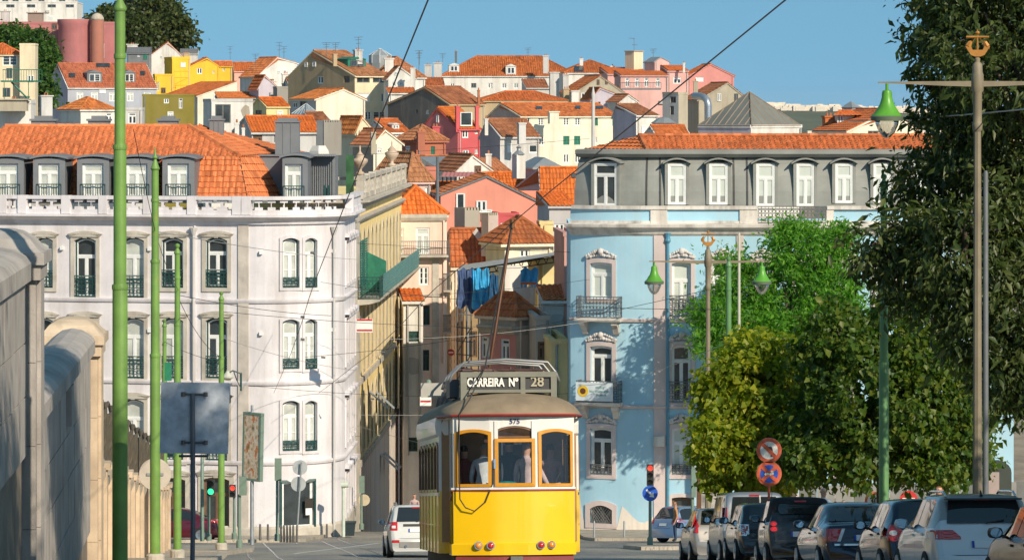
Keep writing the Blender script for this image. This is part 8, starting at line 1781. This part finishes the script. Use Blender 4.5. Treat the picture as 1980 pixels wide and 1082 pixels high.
# front end of the tram (away from us)
fp = Plan([(1.19, 7.1), (1.0, 7.1), (.95, 8.05), (.4, 8.36), (-.4, 8.36), (-.95, 8.05), (-1.0, 7.1), (-1.19, 7.1)], px=False)
fh = [(fp.u[3] + .08, fp.u[4] - .08, 1.7, 2.62, 0), (fp.u[2] + .06, fp.u[3] - .06, 1.7, 2.62, 0), (fp.u[4] + .06, fp.u[5] - .06, 1.7, 2.62, 0)]
mb = MB(); wallgrid(mb, fp, 0, fp.L, zbelt, zlet, fh, .05); mb.build('front_upper_body', TWH, tram, world=False); mb = MB(); wallgrid(mb, fp, 0, fp.L, z0, zbelt, [], .05); mb.build('front_lower_body', TY, tram, world=False)
# roof
outl = [(-1.23, 7.2), (-1.23, 1.15), (-1.03, .22), (-.72, .06), (-.42, -.06), (-.2, -.10), (0, -.11), (.2, -.10), (.42, -.06), (.72, .06), (1.03, .22), (1.23, 1.15), (1.23, 7.2), (1.02, 8.15), (.4, 8.46), (-.4, 8.46), (-1.02, 8.15)]
mb = MB(); lev = [(0, 2.86), (0, 2.92), (.02, 2.97), (.07, 3.05), (.16, 3.14), (.3, 3.22), (.5, 3.28), (.72, 3.31), (.97, 3.325)]; no = len(outl)
for t, z in lev:
    for x, y in outl: mb.vert((x * (1 - t), 4.2 + (y - 4.2) * (1 - t * .36), z))
for i in range(len(lev) - 1):
    for j in range(no): jj = (j + 1) % no; mb.idx((i * no + j, i * no + jj, (i + 1) * no + jj, (i + 1) * no + j))
mb.idx([(len(lev) - 1) * no + j for j in range(no)]); mb.idx([j for j in range(no)][::-1]); mb.build('roof', TROOF, tram, smooth=True, sharp=50, world=False)
rim = outl[1:12]; mb = MB(); mb.tube([(x * 1.005, y - .01, 2.89) for x, y in rim], .022, 6); mb.build('red_cornice', TRD, tram, world=False)
for a, b in ((-.78, -.24), (-.2, .42), (.48, .95)):
    mb = MB(); pts = [(a + (b - a) * t, .16 + .34 * ((a + (b - a) * t) ** 2) - .02, 3.02 + .05 * sin(pi * t)) for t in np.linspace(0, 1, 8)]; mb.tube(pts, .014, 5); mb.build('rain_strip', TGRY, tram, world=False)
for y, x, r_ in ((2.4, -.78, .30), (3.6, -.80, .28), (5.0, -.80, .27)):
    mb = MB(); M_ = Matrix.Translation((x, y, 3.12)) @ Matrix.Diagonal((.8, 1.1, 1, 1)); mb.lathe([(r_, -.1), (r_, .05), (r_ * .85, .18), (r_ * .5, .27), (.02, .3)], n=16, M=M_); mb.build('roof_vent', plain('tram_vent', (.055, .05, .05), .7), tram, smooth=True, sharp=50, world=False)
# destination box
y_ = .62; sb = [(-.80, .76, 3.27, 3.63)]
x0, x1, za, zb = -.86, .77, 3.28, 3.63; f = lambda a, b, d: Vector((a, d, b))
mb = MB(); mb.bx(x0 + .03, x1 - .03, y_ + .02, y_ + .22, za + .02, zb - .02); brd = mb.build('route_board', plain('board_black', (.045, .043, .045), .5, var=.1), tram, world=False)
mb = MB(); mb.bx(x0, x1, y_ - .03, y_ + .25, zb - .09, zb); mb.bx(x0, x1, y_ - .025, y_ + .25, za, za + .05); mb.bx(x0, x0 + .105, y_ - .028, y_ + .25, za - .22, zb - .09); mb.bx(x1 - .10, x1, y_ - .028, y_ + .25, za - .22, zb - .09); mb.bx(.155, .235, y_ - .027, y_ + .1, za - .06, zb - .09); mb.build('board_frame', TGRY, brd, world=False)
LET = plain('lettering_white', (.82, .80, .74), .5, var=0); LET2 = plain('lettering_dull', (.42, .37, .26), .5, var=0)
text('CARREIRA', .20, LET, brd, (-.435, y_ - .004, 3.45), sx=.66, bold=.008, spacing=1.04); text('Nº', .20, LET, brd, (.035, y_ - .004, 3.45), sx=.70, bold=.008, spacing=1.04); text('28', .23, LET2, brd, (.44, y_ - .004, 3.455), sx=1.0, bold=.004)
text('575', .12, plain('number_blue', (.02, .02, .12), .5, var=0), tram, (.0, -.008, 2.78), sx=1.0, bold=.001)
# side board on the left of the box
mb = MB(); mb.bx(-1.02, -.86, 1.0, 1.9, 3.22, 3.52); mb.build('side_board', plain('side_board_dark', (.06, .06, .07), .5), tram, world=False); mb = MB(); mb.bx(-1.35, -.95, 3.8, 3.85, 3.30, 3.55); mb.build('side_notice', plain('side_notice', (.4, .38, .34), .6), tram, world=False)
# roof rack rails, trolley base and pole
for y in (1.7, 2.6, 3.4):
    mb = MB(); pts = [(-1.0, y, 3.42), (-.93, y, 3.62), (-.72, y, 3.83), (0, y, 3.88), (.72, y, 3.83), (.86, y, 3.65), (.92, y, 3.5)]; mb.tube(pts, .026, 6); mb.build('roof_rail', plain('rail_grey', (.28, .28, .28), .45, .5), tram, world=False, smooth=True)
mb = MB(); rg = random.Random(4)
for i in range(34): x = rg.uniform(-.62, .62); y = rg.uniform(2.4, 4.2); z = rg.uniform(3.42, 3.72); mb.tube([(x - .08, y, z), (x + .08, y + .02, z)], rg.uniform(.03, .07), 8)
for x in (-.6, -.2, .2, .6): mb.tube([(x, 3.2, 3.2), (x, 3.2, 3.8)], .02, 5)
for z in (3.5, 3.74): mb.tube([(-.8, 3, z), (.8, 3, z)], .02, 5)
tag(mb.build('trolley_gear', plain('gear_brown', (.10, .055, .05), .6, .3, var=.4, sc=9), tram, world=False), kind='stuff')
tip = TM.inverted() @ P(990, 428, 92); mb = MB(); mb.tube([(-.12, 4.3, 3.35), (-.13, 4.3, 3.6), tip - Vector((0, 0, .08))], [.05, .032, .02], 8); po = mb.build('trolley_pole', plain('trolley_brown', (.11, .045, .02), .5, .3), tram, smooth=True, world=False)
mb = MB(); mb.tube([tip - Vector((0, .0, .12)), tip + Vector((0, 0, .03))], [.05, .04], 8); mb.build('trolley_head', plain('head_brown', (.16, .07, .02), .5, .4), po, world=False)
# ropes
mb = MB(); pts = [tip, Vector((-.45, .55, 3.7)), Vector((-.75, .1, 3.15)), Vector((-.92, .12, 2.9)), Vector((-.93, .12, 2.2)), Vector((-.92, .1, 1.5)), Vector((-.83, .08, 1.36)), Vector((-.68, .06, 1.30)), Vector((-.5, .04, 1.45)), Vector((-.38, .0, 1.75)), Vector((-.36, .0, 2.1))]; mb.tube(pts, .012, 6); mb.build('trolley_rope', WIRE, tram, smooth=True, world=False)
mb = MB(); mb.tube([(-.92, .12, 2.9), (-.97, .28, 1.7), (-.99, .3, .72)], .012, 6); mb.build('cable', WIRE, tram, world=False)
mb = MB(); mb.bx(-.36, -.33, -.04, 0, 2.0, 2.16); mb.build('rope_hook', CHROME, tram, world=False)
# lamps, bumper, underside
for x, cc in ((-.62, LAMB), (-.42, LRED), (.42, LRED), (.60, LAMB)):
    yy = .03 + max(0, abs(x) - .42) * .37; mb = MB(); mb.tube([(x, yy - .075, .73), (x, yy, .73)], .068, 18); lo = mb.build('lamp_rim', CHROME, tram, world=False); mb = MB(); mb.lathe([(.055, 0), (.05, .02), (.03, .035), (.01, .04)], n=16, M=Matrix.Translation((x, yy - .076, .73)) @ Matrix.Rotation(pi / 2, 4, 'X')); mb.build('lamp', cc, lo, smooth=True, world=False)
mb = MB(); band(mb, tp, U_[3] + .05, U_[8] - .05, [(-.05, .36), (.05, .36), (.05, .54), (-.05, .56)]); mb.build('bumper', TOX, tram, world=False); mb = MB(); mb.bx(-.1, .1, -.22, .1, .42, .55); mb.build('coupler', IRON, tram, world=False)
mb = MB(); mb.bx(-1.0, 1.0, .4, 8.0, .35, .66); mb.build('underframe', TDK, tram, world=False)
for y in (2.6, 5.8):
    for x in (-.45, .45):
        mb = MB(); mb.lathe([(.33, -.05), (.33, .05)], n=20, M=Matrix.Translation((x, y, .33)) @ Matrix.Rotation(pi / 2, 4, 'Y')); mb.build('wheel', IRON, tram, world=False)
# interior
mb = MB(); mb.bx(-.95, .95, .3, 8.1, .72, .78); mb.build('floor', BRN, tram, world=False); mb = MB(); mb.bx(-1.1, 1.1, .5, 8.0, 2.84, 2.86); mb.build('ceiling', plain('tram_ceiling', (.66, .6, .5), .6), tram, world=False)
mb = MB(); mb.bx(-1.15, -.42, 1.22, 1.27, .78, 2.84); mb.bx(.42, 1.15, 1.22, 1.27, .78, 2.84); mb.bx(-.42, .42, 1.22, 1.27, 2.55, 2.84); mb.build('bulkhead', plain('tram_bulkhead', (.34, .20, .10), .5), tram, world=False)
for y in (2.0, 2.9, 3.8, 4.7):
    for x in (-.72, .72): mb = MB(); mb.bx(x - .36, x + .36, y, y + .4, .78, 1.2); mb.bx(x - .36, x + .36, y, y + .06, 1.2, 1.75); mb.build('seat', BRN, tram, world=False)
for x in (-.25, .25): mb = MB(); mb.tube([(x, 1.35, .78), (x, 1.35, 2.84)], .018, 8); mb.build('grab_pole', OAK, tram, world=False)
mb = MB(); mb.bx(.35, .95, 7.0, 7.04, 2.1, 2.5); mb.build('inner_window_bar', OAK, tram, world=False)
mb = MB(); mb.tube([(.72, .45, .78), (.72, .45, 1.75)], .09, 10); mb.tube([(.72, .45, 1.78), (.80, .4, 1.95)], .02, 6); mb.build('controller', plain('controller_black', (.03, .03, .03), .4), tram, world=False)
mb = MB(); mb.lathe([(.02, -.07), (.16, -.05), (.19, 0), (.12, .05), (.02, .06)], n=12, M=Matrix.Translation((-.12, .22, 1.74)) @ Matrix.Diagonal((1.1, .7, .9, 1))); mb.bx(-.35, .35, .12, .34, 1.60, 1.68); o = mb.build('jacket_bundle', plain('teal_cloth', (.0, .22, .2), .9, var=.3, sc=10), tram, smooth=True, world=False)
# ------------------------------------------------------------------ people
SKIN = plain('skin', (.52, .29, .20), .5, var=.1); HAIRS = {'dark': plain('hair_dark', (.025, .017, .012), .6, var=.3), 'grey': plain('hair_grey', (.3, .28, .26), .6, var=.2), 'red': plain('hair_red', (.25, .09, .03), .6, var=.3)}
def person(label, loc, h, facing, shirt, legs, hair='dark', arms=None, sit=False, lean=0.0, M=None, bald=False, group=None):
    """skeleton: +y is the way the person faces; grown into one skin"""
    s = h / 1.75; V = {}
    hip = .93 if not sit else .50
    V['pelvis'] = (0, 0, hip, .125); V['waist'] = (0, lean * .25, hip + .17, .115); V['chest'] = (0, lean * .6, hip + .40, .135); V['neck'] = (0, lean * .8, hip + .56, .055); V['head0'] = (0, lean + .01, hip + .64, .075); V['head1'] = (0, lean + .015, hip + .74, .092); V['crown'] = (0, lean + .005, hip + .81, .062); V['nose'] = (0, lean + .105, hip + .70, .013)
    E = [('pelvis', 'waist'), ('waist', 'chest'), ('chest', 'neck'), ('neck', 'head0'), ('head0', 'head1'), ('head1', 'crown')]
    for sg, n in ((-1, 'l'), (1, 'r')):
        V['sh' + n] = (sg * .185, lean * .7, hip + .47, .06); a = (arms or {}).get(n, ((sg * .23, lean * .6 - .03, hip + .18), (sg * .22, lean * .6 + .08, hip - .06)))
        V['el' + n] = (*a[0], .043); V['wr' + n] = (*a[1], .03); w = Vector(a[1]); d = (w - Vector(a[0])).normalized(); V['pa' + n] = (*(w + d * .07), .032)
        E += [('chest', 'sh' + n), ('sh' + n, 'el' + n), ('el' + n, 'wr' + n), ('wr' + n, 'pa' + n)]
        sd = d.cross(Vector((0, 0, 1))); sd = sd.normalized() if sd.length > .1 else Vector((0, 1, 0))
        for i, (o, l) in enumerate(((-.03, .06), (-.01, .075), (.01, .07), (.03, .05))):
            V['f%d%s' % (i, n)] = (*(w + d * (.09 + l) + sd * o), .009); E.append(('pa' + n, 'f%d%s' % (i, n)))
        V['th' + n] = (*(w + d * .05 + sd * .055), .011); E.append(('wr' + n, 'th' + n))
        V['hp' + n] = (sg * .095, 0, hip - .04, .09)
        if sit: V['kn' + n] = (sg * .13, .44, hip + .0, .065); V['an' + n] = (sg * .13, .42, .09, .045)
        else: V['kn' + n] = (sg * .10, .02, .50, .065); V['an' + n] = (sg * .10, -.01, .09, .045)
        x, y, z, _ = V['an' + n]; V['to' + n] = (x, y + .15, .04, .035); E += [('pelvis', 'hp' + n), ('hp' + n, 'kn' + n), ('kn' + n, 'an' + n), ('an' + n, 'to' + n)]
    names = list(V); bm = bmesh.new(); ly = bm.verts.layers.skin.verify(); vs_ = {}
    for n in names:
        if n == 'nose': continue
        x, y, z, r = V[n]; v = bm.verts.new((x * s, y * s, z * s)); v[ly].radius = (r * s, r * s * (.72 if n in ('chest', 'waist', 'pelvis') else 1)); v[ly].use_root = (n == 'pelvis'); vs_[n] = v
    for a, b in E: bm.edges.new((vs_[a], vs_[b]))
    me = bpy.data.meshes.new('person'); bm.to_mesh(me); bm.free(); o = bpy.data.objects.new('person', me); COL.objects.link(o); md = o.modifiers.new('skin', 'SKIN'); md.use_smooth_shade = True; sb_ = o.modifiers.new('sub', 'SUBSURF'); sb_.levels = sb_.render_levels = 1
    dg = bpy.context.evaluated_depsgraph_get(); m2 = bpy.data.meshes.new_from_object(o.evaluated_get(dg)); o.modifiers.clear(); o.data = m2; bpy.data.meshes.remove(me)
    for mm in (shirt, legs, SKIN, HAIRS[hair], plain('shoe', (.03, .025, .02), .5)): m2.materials.append(mm)
    def seg(a, b): return Vector(V[a][:3]) * s, Vector(V[b][:3]) * s
    S_ = []
    for a, b in E:
        mi = 0
        if a in ('neck', 'head0', 'head1'): mi = 2
        elif a[:2] in ('wr', 'pa'): mi = 2
        elif a.startswith('el'): mi = 0 if (arms or {}).get('sleeve', True) else 2
        elif a[:2] in ('hp', 'kn') or b[:2] == 'hp': mi = 1
        elif a[:2] == 'an': mi = 4
        S_.append((*seg(a, b), mi))
    hc = Vector(V['head1'][:3]) * s
    for p in m2.polygons:
        c = p.center; best = 9; mi = 0
        for a, b, i in S_:
            ab = b - a; t = max(0, min(1, (c - a).dot(ab) / max(1e-9, ab.length_squared))); d_ = (a + ab * t - c).length
            if d_ < best: best = d_; mi = i
        if mi == 2 and (c - hc).length < .17 * s and c.z > hc.z - .05 * s and not bald and (c.z > hc.z + .045 * s or c.y < hc.y - .01 * s): mi = 3
        p.material_index = mi; p.use_smooth = True
    # face: nose, eyes, ears, mouth are small children of the head
    if M is None: o.location = loc; o.rotation_euler = (0, 0, facing)
    else: o.matrix_world = M @ Matrix.Translation(loc) @ Matrix.Rotation(facing, 4, 'Z')
    WL[o] = Vector((0, 0, 0)); tag(o, label, 'person', group)
    z = V['head1'][2] - .03; y = V['head1'][1]
    mb = MB(); mb.tube([Vector((0, y + .085, z + .02)) * s, Vector((0, y + .118, z - .02)) * s], [.008 * s, .016 * s], 6); mb.build('nose', SKIN, o, world=False)
    for sg in (-1, 1):
        mb = MB(); mb.lathe([(.003, -.01), (.011, 0), (.003, .01)], Vector((sg * .033, y + .09, z + .03)) * s, 8); mb.build('eye', plain('eye_dark', (.02, .015, .012), .3, var=0), o, world=False); mb = MB(); mb.lathe([(.004, -.03), (.014, 0), (.004, .03)], Vector((sg * .092, y, z)) * s, 8); mb.build('ear', SKIN, o, world=False)
    mb = MB(); mb.bx(-.025 * s, .025 * s, (y + .088) * s, (y + .097) * s, (z - .055) * s, (z - .045) * s); mb.build('mouth', plain('lips', (.35, .12, .1), .5, var=0), o, world=False)
    return o
CL = lambda n, c: plain('cloth_' + n, c, .9, var=.15, sc=12, spec=.2)
wht, blk, pnk, blu, jean, nav = CL('white', (.62, .66, .72)), CL('black', (.02, .02, .022)), CL('pinkish', (.55, .42, .44)), CL('blue', (.15, .25, .4)), CL('jeans', (.05, .08, .14)), CL('navy', (.02, .03, .06))
# aboard the tram (tram coordinates; most look forward, away from us)
person('passenger in a pale checked shirt leaning behind the left tram window', (-.52, .56, .80), 1.66, radians(-25), wht, jean, 'grey', lean=.18, M=TM); person('passenger in black behind the middle tram window', (-.02, .95, .80), 1.74, radians(20), blk, jean, 'dark', M=TM)
person('bald passenger in a pinkish shirt with shoulder strap behind the middle window', (.24, .55, .80), 1.66, radians(-40), pnk, nav, 'grey', bald=True, M=TM, arms={'r': ((.36, .16, .95), (.52, .36, 1.0))}); person('passenger sitting by an open side window of the tram', (-.68, 3.0, .74), 1.6, radians(0), CL('check', (.4, .42, .25)), jean, 'dark', sit=True, M=TM)
person('passenger in a dark red top at the far left of the tram platform', (-.78, .95, .80), 1.62, radians(30), CL('wine', (.3, .08, .07)), jean, 'dark', M=TM); person('driver-side passenger in a rose shirt behind the right tram window', (.68, .95, .80), 1.64, radians(-20), CL('rose2', (.55, .35, .33)), nav, 'dark', M=TM)
# passers-by
def stand(px, k, dz=.13): X = XK(px, k); return (X, .7 * k, zg(k) + dz)
person('man in a white shirt walking behind the tiny city car', stand(1592, 128), 1.74, radians(200), wht, nav, 'grey', bald=True); person('person in light blue resting by the grey hoarding, left one', stand(1615, 190), 1.62, radians(190), blu, jean, 'dark'); person('person in pale top resting by the grey hoarding, right one', stand(1631, 190), 1.66, radians(170), wht, jean, 'dark')
person('person in orange top beside the shelter at the crossing', stand(1306, 205), 1.6, radians(100), CL('orange', (.5, .25, .12)), jean, 'red'); person('red-haired person half hidden behind the white crossover', stand(1816, 106), 1.66, radians(150), nav, jean, 'red'); person('pedestrian far down the side street beside the off-roader', stand(801, 238), 1.65, radians(180), CL('rose', (.5, .35, .33)), jean, 'dark')
# ------------------------------------------------------------------ thin haze over the whole place
m = bpy.data.materials.new('haze'); m.use_nodes = True; nt = m.node_tree; nt.nodes.clear(); o_ = nt.nodes.new('ShaderNodeOutputMaterial'); pv = nt.nodes.new('ShaderNodeVolumePrincipled')
pv.inputs['Color'].default_value = (.72, .84, 1.0, 1); pv.inputs['Density'].default_value = 1.6e-5; nt.links.new(pv.outputs[0], o_.inputs['Volume'])
mb = MB(); mb.bx(-6500, 6500, -300, 14600, -74, 45); h_ = mb.build('haze', m); tag(h_, 'thin blue haze over the city and the far shore', 'haze', kind='stuff')
